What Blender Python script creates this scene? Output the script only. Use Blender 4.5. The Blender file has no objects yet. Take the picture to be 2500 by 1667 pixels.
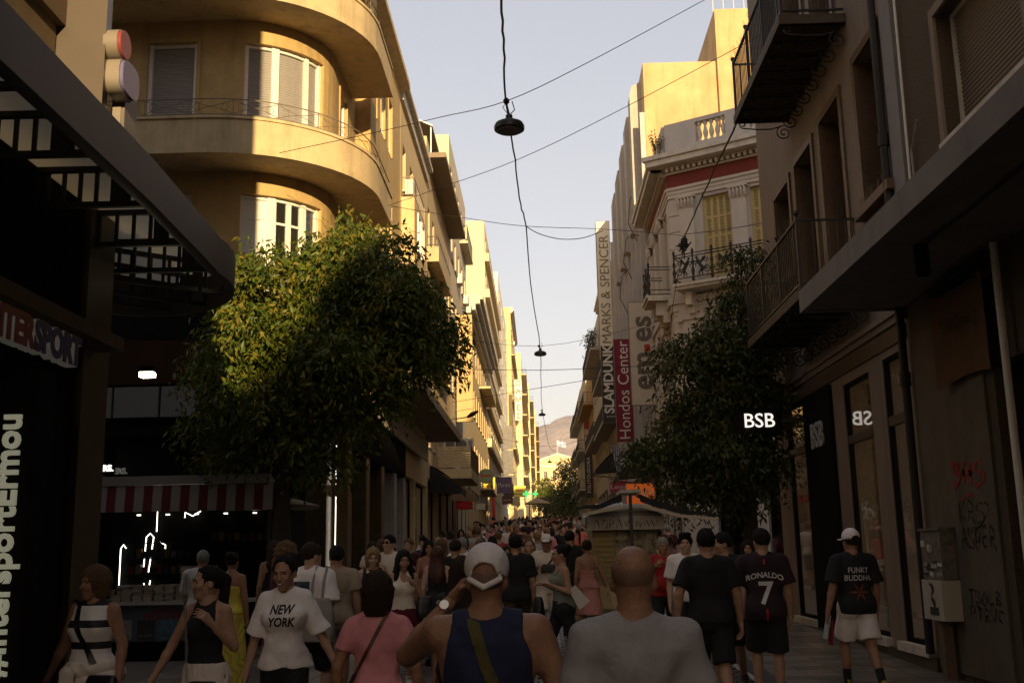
import bpy, bmesh, math, random
import numpy as np
from mathutils import Matrix, Vector
from mathutils.bvhtree import BVHTree

R = math.radians
sc = bpy.context.scene
COL = sc.collection

# ------------------------------------------------------------------ camera
cam_d = bpy.data.cameras.new('camera')
cam_d.sensor_width = 36.0
cam_d.lens = 37.44
cam_d.clip_start = 0.1
cam_d.clip_end = 6000.0
cam = bpy.data.objects.new('camera', cam_d)
COL.objects.link(cam)
sc.camera = cam
_f, _W, _H = 2600.0, 2500.0, 1667.0
_d = Vector((1320 - _W / 2, -(1350 - _H / 2), -_f)).normalized()      # where the street runs to
_roll = R(1.1)
_u = Vector((-math.sin(_roll), math.cos(_roll), 0))
_u.z = -(_u.x * _d.x + _u.y * _d.y) / _d.z
_u.normalize()
_x = _d.cross(_u)
cam.matrix_world = Matrix.Translation((0, 0, 1.66)) @ Matrix((_x, _d, _u)).to_4x4()

# ------------------------------------------------------------------ light
SUN_EL, SUN_AZ = R(11.5), R(9.5)       # low sun behind the camera, slightly to the right
world = bpy.data.worlds.new('World')
sc.world = world
world.use_nodes = True
_n = world.node_tree.nodes
_l = world.node_tree.links
_n.clear()
_sky = _n.new('ShaderNodeTexSky')
_sky.sky_type = 'NISHITA'
_sky.sun_disc = False
_sky.sun_elevation = SUN_EL
_sky.sun_rotation = math.pi - SUN_AZ
_sky.altitude = 80
_sky.air_density = 1.0
_sky.dust_density = 1.0
_sky.ozone_density = 1.0
_mx = _n.new('ShaderNodeMix')
_mx.data_type = 'RGBA'
_mx.blend_type = 'MULTIPLY'
_mx.inputs[0].default_value = 1.0
_mx.inputs[7].default_value = (1.5, 1.26, 1.17, 1)      # warm white balance
_bg = _n.new('ShaderNodeBackground')
_bg.inputs[1].default_value = 0.15
_out = _n.new('ShaderNodeOutputWorld')
_gm = _n.new('ShaderNodeGamma')
_gm.inputs[1].default_value = 0.48
_l.new(_sky.outputs[0], _gm.inputs[0])
_l.new(_gm.outputs[0], _mx.inputs[6])
_l.new(_mx.outputs[2], _bg.inputs[0])
_l.new(_bg.outputs[0], _out.inputs[0])

sun_d = bpy.data.lights.new('sun', 'SUN')
sun_d.energy = 3.6
sun_d.angle = R(0.53)
sun_d.color = (1.0, 0.72, 0.38)
sun = bpy.data.objects.new('sun', sun_d)
COL.objects.link(sun)
_sd = Vector((math.sin(SUN_AZ) * math.cos(SUN_EL), -math.cos(SUN_AZ) * math.cos(SUN_EL), math.sin(SUN_EL)))
sun.rotation_euler = _sd.to_track_quat('Z', 'Y').to_euler()
sun.location = (3, -30, 30)

vs = sc.view_settings
vs.view_transform = 'Standard'
vs.look = 'None'
vs.exposure = 1.2
vs.gamma = 1.0
vs.use_curve_mapping = False
sc.cycles.max_bounces = 6
sc.cycles.transparent_max_bounces = 12
sc.cycles.use_denoising = True
sc.cycles.sample_clamp_indirect = 6.0

rnd = random.Random(11)
_GY = [-60, 0, 8, 14, 22, 30, 40, 65, 100, 200, 300, 700]
_GZ = [-0.3, 0, .03, .13, .32, .58, .98, 1.95, 3.25, 7.0, 10.0, 12.0]
def gz(y):
    return float(np.interp(y, _GY, _GZ))

# ------------------------------------------------------------------ materials
MATS = {}
def mat(name, col, rough=.7, var=.12, scale=6.0, bump=0.0, bscale=40.0, metal=0.0, spec=.4, emit=None, es=1.0, dirt=0.0, trans=0.0):
    """Procedural surface: noise-varied base colour, optional fine relief, streaky weathering."""
    if name in MATS:
        return MATS[name]
    m = bpy.data.materials.new(name)
    m.use_nodes = True
    nt = m.node_tree
    N, L = nt.nodes, nt.links
    b = N['Principled BSDF']
    b.inputs['Roughness'].default_value = rough
    b.inputs['Metallic'].default_value = metal
    b.inputs['Specular IOR Level'].default_value = spec
    c = (*col, 1)
    tc = N.new('ShaderNodeTexCoord')
    if var > 0 or dirt > 0:
        nz = N.new('ShaderNodeTexNoise')
        nz.inputs['Scale'].default_value = scale
        nz.inputs['Detail'].default_value = 6
        nz.inputs['Roughness'].default_value = .65
        L.new(tc.outputs['Object'], nz.inputs['Vector'])
        rp = N.new('ShaderNodeValToRGB')
        rp.color_ramp.elements[0].position = .3
        rp.color_ramp.elements[1].position = .7
        rp.color_ramp.elements[0].color = tuple(max(0, x * (1 - var)) for x in col) + (1,)
        rp.color_ramp.elements[1].color = tuple(min(1, x * (1 + var)) for x in col) + (1,)
        L.new(nz.outputs['Fac'], rp.inputs[0])
        src = rp.outputs[0]
        if dirt > 0:
            mp = N.new('ShaderNodeMapping')
            mp.inputs['Scale'].default_value = (1.6, 1.6, .16)
            L.new(tc.outputs['Object'], mp.inputs['Vector'])
            n2 = N.new('ShaderNodeTexNoise')
            n2.inputs['Scale'].default_value = 1.7
            n2.inputs['Detail'].default_value = 8
            n2.inputs['Roughness'].default_value = .7
            L.new(mp.outputs[0], n2.inputs['Vector'])
            r2 = N.new('ShaderNodeValToRGB')
            r2.color_ramp.elements[0].position = .48
            r2.color_ramp.elements[1].position = .72
            r2.color_ramp.elements[0].color = (0, 0, 0, 1)
            r2.color_ramp.elements[1].color = (dirt, dirt, dirt, 1)
            L.new(n2.outputs['Fac'], r2.inputs[0])
            mx = N.new('ShaderNodeMix')
            mx.data_type = 'RGBA'
            mx.inputs[7].default_value = tuple(x * .38 for x in col) + (1,)
            L.new(r2.outputs[0], mx.inputs[0])
            L.new(src, mx.inputs[6])
            src = mx.outputs[2]
        L.new(src, b.inputs['Base Color'])
    else:
        b.inputs['Base Color'].default_value = c
    if bump > 0:
        n3 = N.new('ShaderNodeTexNoise')
        n3.inputs['Scale'].default_value = bscale
        n3.inputs['Detail'].default_value = 6
        L.new(tc.outputs['Object'], n3.inputs['Vector'])
        bp = N.new('ShaderNodeBump')
        bp.inputs['Strength'].default_value = bump
        bp.inputs['Distance'].default_value = .02
        L.new(n3.outputs['Fac'], bp.inputs['Height'])
        L.new(bp.outputs[0], b.inputs['Normal'])
    if emit:
        b.inputs['Emission Color'].default_value = (*emit, 1)
        b.inputs['Emission Strength'].default_value = es
    if trans > 0:
        b.inputs['Transmission Weight'].default_value = trans
    MATS[name] = m
    return m

def glass(name, tint=(.02, .022, .02), refl=.35, clear=.0):
    """Window pane: fresnel reflection over a dark room or over clear glass."""
    if name in MATS:
        return MATS[name]
    m = bpy.data.materials.new(name)
    m.use_nodes = True
    N, L = m.node_tree.nodes, m.node_tree.links
    N.clear()
    out = N.new('ShaderNodeOutputMaterial')
    g = N.new('ShaderNodeBsdfGlossy')
    g.inputs['Roughness'].default_value = .03
    g.inputs['Color'].default_value = (.9, .9, .88, 1)
    d = N.new('ShaderNodeBsdfDiffuse')
    d.inputs['Color'].default_value = (*tint, 1)
    base = d
    if clear > 0:
        t = N.new('ShaderNodeBsdfTransparent')
        t.inputs['Color'].default_value = (.75, .75, .72, 1)
        mm = N.new('ShaderNodeMixShader')
        mm.inputs[0].default_value = clear
        L.new(d.outputs[0], mm.inputs[1])
        L.new(t.outputs[0], mm.inputs[2])
        base = mm
    fr = N.new('ShaderNodeFresnel')
    fr.inputs['IOR'].default_value = 1.5
    ad = N.new('ShaderNodeMath')
    ad.operation = 'MULTIPLY_ADD'
    ad.inputs[1].default_value = 1.0
    ad.inputs[2].default_value = refl - .04
    ad.use_clamp = True
    L.new(fr.outputs[0], ad.inputs[0])
    mx = N.new('ShaderNodeMixShader')
    L.new(ad.outputs[0], mx.inputs[0])
    L.new(base.outputs[0], mx.inputs[1])
    L.new(g.outputs[0], mx.inputs[2])
    L.new(mx.outputs[0], out.inputs[0])
    MATS[name] = m
    return m

def stripes(name, c1, c2, axis, period, duty=.5, rough=.7, coord='Object'):
    """Two-colour cloth stripes along one axis (print on fabric)."""
    if name in MATS:
        return MATS[name]
    m = bpy.data.materials.new(name)
    m.use_nodes = True
    N, L = m.node_tree.nodes, m.node_tree.links
    b = N['Principled BSDF']
    b.inputs['Roughness'].default_value = rough
    tc = N.new('ShaderNodeTexCoord')
    sp = N.new('ShaderNodeSeparateXYZ')
    L.new(tc.outputs[coord], sp.inputs[0])
    dv = N.new('ShaderNodeMath'); dv.operation = 'DIVIDE'; dv.inputs[1].default_value = period
    L.new(sp.outputs[axis], dv.inputs[0])
    fr = N.new('ShaderNodeMath'); fr.operation = 'FLOORED_MODULO'; fr.inputs[1].default_value = 1.0
    L.new(dv.outputs[0], fr.inputs[0])
    gt = N.new('ShaderNodeMath'); gt.operation = 'GREATER_THAN'; gt.inputs[1].default_value = duty
    L.new(fr.outputs[0], gt.inputs[0])
    mx = N.new('ShaderNodeMix'); mx.data_type = 'RGBA'
    mx.inputs[6].default_value = (*c1, 1)
    mx.inputs[7].default_value = (*c2, 1)
    L.new(gt.outputs[0], mx.inputs[0])
    L.new(mx.outputs[2], b.inputs['Base Color'])
    MATS[name] = m
    return m

# ------------------------------------------------------------------ geometry helpers
class G:
    """Collects boxes, tubes, sheets; build() links them as one mesh object."""
    def __init__(self):
        self.v = []; self.f = []; self.mi = []
    def add(self, vs, fs, mi=0):
        o = len(self.v)
        self.v.extend(tuple(p) for p in vs)
        self.f.extend(tuple(i + o for i in f) for f in fs)
        self.mi.extend([mi] * len(fs))
        return self
    def box(self, x0, x1, y0, y1, z0, z1, mi=0):
        v = [(x0, y0, z0), (x1, y0, z0), (x1, y1, z0), (x0, y1, z0), (x0, y0, z1), (x1, y0, z1), (x1, y1, z1), (x0, y1, z1)]
        return self.add(v, [(0, 3, 2, 1), (4, 5, 6, 7), (0, 1, 5, 4), (1, 2, 6, 5), (2, 3, 7, 6), (3, 0, 4, 7)], mi)
    def obox(self, c, ux, uy, uz, mi=0):
        c, ux, uy, uz = Vector(c), Vector(ux), Vector(uy), Vector(uz)
        v = [c + sx * ux + sy * uy + szz * uz for szz in (-1, 1) for sx, sy in ((-1, -1), (1, -1), (1, 1), (-1, 1))]
        return self.add(v, [(0, 3, 2, 1), (4, 5, 6, 7), (0, 1, 5, 4), (1, 2, 6, 5), (2, 3, 7, 6), (3, 0, 4, 7)], mi)
    def bar(self, a, b, w, h=None, mi=0):
        a, b = Vector(a), Vector(b)
        h = h or w
        d = (b - a)
        L = d.length
        d = d / L
        up = Vector((0, 0, 1)) if abs(d.z) < .95 else Vector((0, 1, 0))
        s = d.cross(up).normalized()
        t = s.cross(d)
        return self.obox((a + b) / 2, s * w / 2, d * L / 2, t * h / 2, mi)
    def quad(self, a, b, c, d, mi=0):
        return self.add([a, b, c, d], [(0, 1, 2, 3)], mi)
    def tube(self, pts, r, n=6, mi=0, cap=True, closed=False):
        pts = [Vector(p) for p in pts]
        rs = r if isinstance(r, (list, tuple)) else [r] * len(pts)
        vs, fs = [], []
        m = len(pts)
        prev = None
        for i, p in enumerate(pts):
            a = pts[i - 1] if (i > 0 or closed) else pts[i]
            b = pts[(i + 1) % m] if (i < m - 1 or closed) else pts[i]
            d = (b - a)
            d = d.normalized() if d.length > 1e-9 else Vector((0, 0, 1))
            if prev is None:
                up = Vector((0, 0, 1)) if abs(d.z) < .9 else Vector((1, 0, 0))
                s = d.cross(up).normalized()
            else:
                s = (prev - d * prev.dot(d)).normalized()
            prev = s
            t = d.cross(s)
            for k in range(n):
                an = 2 * math.pi * k / n
                vs.append(p + (s * math.cos(an) + t * math.sin(an)) * rs[i])
        for i in range(m if closed else m - 1):
            j = (i + 1) % m
            for k in range(n):
                k2 = (k + 1) % n
                fs.append((i * n + k, i * n + k2, j * n + k2, j * n + k))
        if cap and not closed:
            fs.append(tuple(range(n - 1, -1, -1)))
            fs.append(tuple((m - 1) * n + k for k in range(n)))
        return self.add(vs, fs, mi)
    def lathe(self, prof, n=16, c=(0, 0, 0), mi=0, axis='z'):
        vs, fs = [], []
        for r, z in prof:
            for k in range(n):
                a = 2 * math.pi * k / n
                p = (r * math.cos(a), r * math.sin(a), z) if axis == 'z' else (r * math.cos(a), z, r * math.sin(a))
                vs.append((p[0] + c[0], p[1] + c[1], p[2] + c[2]))
        for i in range(len(prof) - 1):
            for k in range(n):
                k2 = (k + 1) % n
                fs.append((i * n + k, i * n + k2, (i + 1) * n + k2, (i + 1) * n + k))
        fs.append(tuple(range(n - 1, -1, -1)))
        fs.append(tuple((len(prof) - 1) * n + k for k in range(n)))
        return self.add(vs, fs, mi)
    def prism(self, poly, z0, z1, mi=0):
        """poly: list of (x, y) counter-clockwise seen from above."""
        n = len(poly)
        vs = [(x, y, z0) for x, y in poly] + [(x, y, z1) for x, y in poly]
        fs = [tuple(range(n - 1, -1, -1)), tuple(range(n, 2 * n))]
        fs += [(i, (i + 1) % n, n + (i + 1) % n, n + i) for i in range(n)]
        return self.add(vs, fs, mi)
    def slab(self, poly, y0, y1, mi=0):
        """poly: (x, z) outline extruded along y."""
        n = len(poly)
        vs = [(x, y0, z) for x, z in poly] + [(x, y1, z) for x, z in poly]
        fs = [tuple(range(n)), tuple(range(2 * n - 1, n - 1, -1))]
        fs += [(i, n + i, n + (i + 1) % n, (i + 1) % n) for i in range(n)]
        return self.add(vs, fs, mi)
    def ribbon(self, path, prof, mi=0, caps=True):
        """Sweep a (offset, z) profile along an xy path; offset is to the path's right."""
        vs, fs = [], []
        m, n = len(path), len(prof)
        for i, (x, y) in enumerate(path):
            a = path[max(0, i - 1)]; b = path[min(m - 1, i + 1)]
            dx, dy = b[0] - a[0], b[1] - a[1]
            l = math.hypot(dx, dy)
            nx, ny = dy / l, -dx / l
            for o, z in prof:
                vs.append((x + nx * o, y + ny * o, z))
        for i in range(m - 1):
            for k in range(n):
                k2 = (k + 1) % n
                fs.append((i * n + k, (i + 1) * n + k, (i + 1) * n + k2, i * n + k2))
        if caps:
            fs.append(tuple(range(n)))
            fs.append(tuple((m - 1) * n + k for k in range(n - 1, -1, -1)))
        return self.add(vs, fs, mi)
    def xf(self, M):
        self.v = [tuple(M @ Vector(p)) for p in self.v]
        return self
    def mesh(self, name, mats, smooth=False, ang=40):
        me = bpy.data.meshes.new(name)
        me.from_pydata(self.v, [], self.f)
        if not isinstance(mats, (list, tuple)):
            mats = [mats]
        for m in mats:
            me.materials.append(m)
        if len(mats) > 1:
            me.polygons.foreach_set('material_index', self.mi)
        if smooth:
            me.shade_smooth()
            me.set_sharp_from_angle(angle=R(ang))
        me.update()
        return me
    def build(self, name, mats, parent=None, M=None, smooth=False, ang=40):
        return link(name, self.mesh(name, mats, smooth, ang), parent, M)

def link(name, data, parent=None, M=None):
    o = bpy.data.objects.new(name, data)
    COL.objects.link(o)
    if parent is not None:
        o.parent = parent
    if M is not None:
        o.matrix_basis = M
    return o

def tag(o, label=None, cat=None, group=None, kind=None):
    if label: o['label'] = label
    if cat: o['category'] = cat
    if group: o['group'] = group
    if kind: o['kind'] = kind
    return o

def thing(name, label, cat, loc=(0, 0, 0), group=None, rz=0.0):
    o = bpy.data.objects.new(name, None)
    o.empty_display_size = .2
    COL.objects.link(o)
    o.location = loc
    o.rotation_euler = (0, 0, rz)
    return tag(o, label, cat, group)

def rel(root, M):
    """World matrix -> basis of a child of an Empty."""
    W = Matrix.Translation(root.location) @ root.rotation_euler.to_matrix().to_4x4()
    return W.inverted() @ M

def frame(o, u, n=None):
    """Facade frame: x along the wall (to the right seen from outside), y into it, z up."""
    u = Vector(u).normalized()
    z = Vector((0, 0, 1))
    inn = z.cross(u)
    return Matrix.Translation(o) @ Matrix((u, inn, z)).transposed().to_4x4()
def FL(x, y0, z=0.0):     # wall on the left of the street, x runs up the street
    return frame((x, y0, z), (0, 1, 0))
def FRt(x, y1, z=0.0):    # wall on the right of the street, x runs back to the camera
    return frame((x, y1, z), (0, -1, 0))
def FF(x0, y, z=0.0):     # wall facing the camera
    return frame((x0, y, z), (1, 0, 0))

def wall(W, H, ops=(), depth=.22, g=None):
    """Wall sheet with rectangular openings (x0, x1, z0, z1) and their reveals, local frame."""
    g = g or G()
    xs = sorted({0, W} | {min(max(o[k], 0), W) for o in ops for k in (0, 1)})
    zs = sorted({0, H} | {min(max(o[k], 0), H) for o in ops for k in (2, 3)})
    for i in range(len(xs) - 1):
        for j in range(len(zs) - 1):
            cx, cz = (xs[i] + xs[i + 1]) / 2, (zs[j] + zs[j + 1]) / 2
            if any(o[0] < cx < o[1] and o[2] < cz < o[3] for o in ops):
                continue
            g.quad((xs[i], 0, zs[j]), (xs[i + 1], 0, zs[j]), (xs[i + 1], 0, zs[j + 1]), (xs[i], 0, zs[j + 1]))
    for x0, x1, z0, z1 in ops:
        d = depth
        g.quad((x0, 0, z0), (x0, d, z0), (x1, d, z0), (x1, 0, z0))
        g.quad((x0, 0, z1), (x1, 0, z1), (x1, d, z1), (x0, d, z1))
        g.quad((x0, 0, z0), (x0, 0, z1), (x0, d, z1), (x0, d, z0))
        g.quad((x1, 0, z0), (x1, d, z0), (x1, d, z1), (x1, 0, z1))
    return g

_MC = {}
def cached(key, fn):
    if key not in _MC:
        _MC[key] = fn()
    return _MC[key]

def text_mesh(s, size=1.0, ext=.01, bold=0.0, shear=0.0, sx=1.0, align='CENTER', m=None, spacing=1.0, sxy=None):
    """Lettering as a mesh lying in x (reading) / z (up), front at y = -ext."""
    cu = bpy.data.curves.new('lettering', 'FONT')
    cu.body = s
    cu.size = size
    cu.extrude = ext
    cu.offset = bold
    cu.shear = shear
    cu.align_x = align
    cu.align_y = 'CENTER'
    cu.space_character = spacing
    cu.resolution_u = 3
    o = bpy.data.objects.new('lettering', cu)
    COL.objects.link(o)
    dg = bpy.context.evaluated_depsgraph_get()
    me = bpy.data.meshes.new_from_object(o.evaluated_get(dg))
    bpy.data.objects.remove(o)
    bpy.data.curves.remove(cu)
    me.transform(Matrix.Rotation(R(90), 4, 'X') @ Matrix.Diagonal((sx, 1, 1, 1)))
    me.materials.clear()
    if m is not None:
        me.materials.append(m)
    me.name = 'lettering'
    return me

def text(s, parent, M, size, m, name='lettering', **kw):
    return link(name, text_mesh(s, size, m=m, **kw), parent, M)

def T(x, y, z): return Matrix.Translation((x, y, z))
def RX(a): return Matrix.Rotation(R(a), 4, 'X')
def RY(a): return Matrix.Rotation(R(a), 4, 'Y')
def RZ(a): return Matrix.Rotation(R(a), 4, 'Z')
# ------------------------------------------------------------------ people
class SDF:
    """Distance field on a grid; surface() turns it into one smooth closed mesh."""
    def __init__(self, lo, hi, res):
        self.lo = np.array(lo, np.float32); self.res = res
        n = np.ceil((np.array(hi) - self.lo) / res).astype(int) + 1
        self.n = n
        self.F = np.full(n, .3, np.float32)
        self.ax = [self.lo[i] + res * np.arange(n[i], dtype=np.float32) for i in range(3)]
    def sub(self, lo, hi):
        s, g = [], []
        for i in range(3):
            a = max(0, int((lo[i] - self.lo[i]) / self.res) - 1)
            b = min(self.n[i], int((hi[i] - self.lo[i]) / self.res) + 3)
            if b - a < 1:
                return None, None
            s.append(slice(a, b)); g.append(self.ax[i][a:b])
        return tuple(s), (g[0][:, None, None], g[1][None, :, None], g[2][None, None, :])
    def union(self, s, d, k):
        a = self.F[s]
        if k > 0:
            h = np.clip(.5 + .5 * (a - d) / k, 0, 1)
            self.F[s] = a * (1 - h) + d * h - k * h * (1 - h)
        else:
            self.F[s] = np.minimum(a, d)
    def cap(self, a, b, ra, rb=None, k=.02, cut=None):
        rb = ra if rb is None else rb
        a = np.array(a, np.float32); b = np.array(b, np.float32)
        m = max(ra, rb) + k + self.res * 2
        s, g = self.sub(np.minimum(a, b) - m, np.maximum(a, b) + m)
        if s is None: return self
        ab = b - a; L2 = max(float(ab @ ab), 1e-9)
        t = np.clip(((g[0] - a[0]) * ab[0] + (g[1] - a[1]) * ab[1] + (g[2] - a[2]) * ab[2]) / L2, 0, 1)
        d = np.sqrt((g[0] - a[0] - t * ab[0]) ** 2 + (g[1] - a[1] - t * ab[1]) ** 2 + (g[2] - a[2] - t * ab[2]) ** 2) - (ra + (rb - ra) * t)
        if cut:      # flat end at b
            u = ab / math.sqrt(L2)
            d = np.maximum(d, (g[0] - b[0]) * u[0] + (g[1] - b[1]) * u[1] + (g[2] - b[2]) * u[2])
        self.union(s, d, k)
        return self
    def ell(self, c, r, k=.02, carve=False):
        m = max(r) + k + self.res * 2
        s, g = self.sub([c[i] - r[i] - k - self.res * 3 for i in range(3)], [c[i] + r[i] + k + self.res * 3 for i in range(3)])
        if s is None: return self
        q = np.sqrt(((g[0] - c[0]) / r[0]) ** 2 + ((g[1] - c[1]) / r[1]) ** 2 + ((g[2] - c[2]) / r[2]) ** 2)
        d = (q - 1) * min(r)
        if carve:
            self.F[s] = np.maximum(self.F[s], -d)
        else:
            self.union(s, d, k)
        return self
    def loft(self, tab, k=.02, infl=0.0, z0=None, z1=None, sh=0.0, p=2.0):
        """Upright elliptical loft; tab rows are (z, half width, half depth, centre x, centre y)."""
        tab = np.array(sorted(tab), np.float32)
        za = tab[0, 0] if z0 is None else z0
        zb = tab[-1, 0] if z1 is None else z1
        wm = tab[:, 1].max() + infl + np.abs(tab[:, 3]).max() + .06; dm = tab[:, 2].max() + infl + np.abs(tab[:, 4]).max() + .06
        s, g = self.sub((-wm, -dm, za - .03), (wm, dm, zb + .03))
        if s is None: return self
        z = g[2][0, 0]
        f = lambda c: np.interp(z, tab[:, 0], tab[:, c]).astype(np.float32)[None, None, :]
        wx, wy, cx, cy = f(1) + infl, f(2) + infl, f(3), f(4)
        ex, ey = np.abs(g[0] - cx) / wx, np.abs(g[1] - cy) / wy
        d = ((ex ** p + ey ** p) ** (1 / p) - 1) * np.minimum(wx, wy)
        d = np.maximum(d, np.maximum(za - g[2], g[2] - zb))
        self.union(s, d, k)
        return self
    def plane(self, n, p):
        """Keep the side where (x - p).n < 0."""
        g = (self.ax[0][:, None, None], self.ax[1][None, :, None], self.ax[2][None, None, :])
        self.F = np.maximum(self.F, (g[0] - p[0]) * n[0] + (g[1] - p[1]) * n[1] + (g[2] - p[2]) * n[2])
        return self
    def fold(self, amp, fx=26, fz=17, ph=0.0):
        x, y, z = self.ax[0][:, None, None], self.ax[1][None, :, None], self.ax[2][None, None, :]
        self.F = self.F + amp * (np.sin(fx * x + 2.3 * np.sin(fz * z * .6 + ph) + ph) * np.sin(fz * z + 3 * x + 1.7 * np.sin(14 * x + ph))
                                 + .6 * np.sin(fz * 1.9 * z - 17 * np.abs(x) + 9 * y + ph * 2))
        return self
    def strands(self, amp, n=34, c=(0, 0)):
        x, y, z = self.ax[0][:, None, None], self.ax[1][None, :, None], self.ax[2][None, None, :]
        a = np.arctan2(x - c[0], y - c[1])
        self.F = self.F + amp * np.sin(n * a + 4 * np.sin(9 * z) + 2 * np.sin(23 * z + 3 * a))
        return self
    def surface(self):
        F = np.pad(self.F, 1, constant_values=.1)
        S = F < 0
        n = np.array(F.shape)
        c = np.zeros(n - 1, np.int8)
        for i in (0, 1):
            for j in (0, 1):
                for k in (0, 1):
                    c += S[i:n[0] - 1 + i, j:n[1] - 1 + j, k:n[2] - 1 + k]
        act = (c > 0) & (c < 8)
        ii = np.argwhere(act)
        if len(ii) == 0:
            return np.zeros((0, 3)), np.zeros((0, 4), int)
        P = np.zeros((len(ii), 3)); C = np.zeros(len(ii))
        cor = [(i, j, k) for i in (0, 1) for j in (0, 1) for k in (0, 1)]
        vals = {q: F[ii[:, 0] + q[0], ii[:, 1] + q[1], ii[:, 2] + q[2]] for q in cor}
        for q in cor:
            for a in range(3):
                if q[a] == 0:
                    w = list(q); w[a] = 1
                    v0, v1 = vals[q], vals[tuple(w)]
                    m = (v0 < 0) != (v1 < 0)
                    t = np.where(m, v0 / np.where(m, v0 - v1, 1), 0)
                    p = np.array(q, float)[None, :].repeat(len(ii), 0)
                    p[:, a] += t
                    P += p * m[:, None]; C += m
        P = (P / C[:, None] + ii - 1) * self.res + self.lo
        idx = np.full(n - 1, -1, np.int64)
        idx[act] = np.arange(len(ii))
        Q = []
        for a in range(3):
            b, d = (a + 1) % 3, (a + 2) % 3
            sl0 = [slice(None)] * 3; sl1 = [slice(None)] * 3
            sl0[a] = slice(0, n[a] - 1); sl1[a] = slice(1, n[a])
            e = S[tuple(sl0)] != S[tuple(sl1)]
            w = np.argwhere(e)
            w = w[(w[:, b] > 0) & (w[:, d] > 0) & (w[:, b] < n[b] - 1) & (w[:, d] < n[d] - 1)]
            ins = S[w[:, 0], w[:, 1], w[:, 2]]
            def cell(db, dd):
                q = w.copy(); q[:, b] += db; q[:, d] += dd
                return idx[q[:, 0], q[:, 1], q[:, 2]]
            quad = np.stack([cell(-1, -1), cell(0, -1), cell(0, 0), cell(-1, 0)], 1)
            quad[~ins] = quad[~ins][:, ::-1]
            Q.append(quad)
        Q = np.concatenate(Q)
        return P, Q[(Q >= 0).all(1)]

def np_mesh(name, parts, mats, smooth=True):
    """parts: list of (verts, faces, material index) joined into one mesh."""
    me = bpy.data.meshes.new(name)
    V, Fc, mi, o = [], [], [], 0
    for v, f, m in parts:
        V.append(np.asarray(v, float)); Fc.append(np.asarray(f, int) + o); mi += [m] * len(f); o += len(v)
    V = np.concatenate(V); Fc = np.concatenate(Fc)
    me.vertices.add(len(V)); me.vertices.foreach_set('co', V.astype(np.float32).ravel())
    k = Fc.shape[1]
    me.loops.add(Fc.size); me.loops.foreach_set('vertex_index', Fc.astype(np.int32).ravel())
    me.polygons.add(len(Fc)); me.polygons.foreach_set('loop_start', np.arange(0, Fc.size, k, dtype=np.int32))
    for m in mats: me.materials.append(m)
    me.polygons.foreach_set('material_index', np.array(mi, np.int32))
    me.update(calc_edges=True); me.validate()
    if smooth: me.shade_smooth()
    return me

TORSO_M = [(.80, .150, .100, 0, .012), (.88, .168, .118, 0, .015), (.96, .166, .118, 0, .008), (1.06, .152, .110, 0, -.002), (1.16, .158, .114, 0, -.004),
           (1.27, .176, .122, 0, .0), (1.34, .180, .112, 0, .008), (1.40, .140, .085, 0, .015), (1.44, .075, .062, 0, .015), (1.47, .05, .05, 0, .012)]
TORSO_F = [(.80, .150, .100, 0, .015), (.88, .175, .122, 0, .02), (.96, .162, .112, 0, .012), (1.06, .126, .092, 0, .0), (1.14, .128, .094, 0, -.004),
           (1.25, .148, .105, 0, -.004), (1.33, .152, .094, 0, .008), (1.39, .118, .075, 0, .014), (1.43, .062, .055, 0, .014), (1.47, .045, .045, 0, .012)]
SKIN = {}
def V3(*a): return np.array(a, float)

ARM_DOWN = ((.05, .02, -.275), (.01, -.06, -.245))
LEG_ST = ((.01, -.005, -.415), (.0, .02, -.405))
LEG_F = ((.01, -.16, -.385), (.0, .02, -.405))       # stepping forward
LEG_B = ((.01, .10, -.40), (.0, .21, -.345))         # trailing, heel up

def rotp(P, turn, tilt, piv):
    ct, st = math.cos(turn), math.sin(turn)
    cx, sx = math.cos(tilt), math.sin(tilt)
    Q = P - piv
    y, z = Q[:, 1] * cx - Q[:, 2] * sx, Q[:, 1] * sx + Q[:, 2] * cx
    x = Q[:, 0]
    return np.stack([x * ct - y * st, x * st + y * ct, z], 1) + piv

def head_parts(kind, res, sex, face):
    """Skull, face, nose and ears in head space (unturned)."""
    s = SDF((-.125, -.16, 1.40), (.125, .14, 1.74), res)
    s.ell((0, .012, 1.607), (.077, .096, .088), k=.03)
    s.ell((0, -.022, 1.55), (.062 if sex == 'm' else .058, .077, .092), k=.03)
    s.cap((0, -.06, 1.475), (0, -.068, 1.477), .026 if sex == 'm' else .021, k=.035)
    s.cap((0, .02, 1.40), (0, .015, 1.52), .056 if sex == 'm' else .047, k=.03)
    if face or res < .012:
        s.cap((0, -.098, 1.582), (0, -.116, 1.548), .008, .013, k=.014)
        for x in (-1, 1):
            s.ell((x * .03, -.098, 1.588), (.018, .014, .012), carve=True)
            s.cap((x * .012, -.1, 1.606), (x * .045, -.088, 1.604), .009, .007, k=.012)
            s.ell((x * .04, -.075, 1.55), (.022, .02, .022), k=.02)
        s.cap((-.018, -.094, 1.516), (.018, -.094, 1.516), .008, k=.01)
    for x in (-1, 1):
        s.ell((x * .077, .012, 1.562), (.011, .02, .032), k=.006)
    return s.surface()

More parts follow.
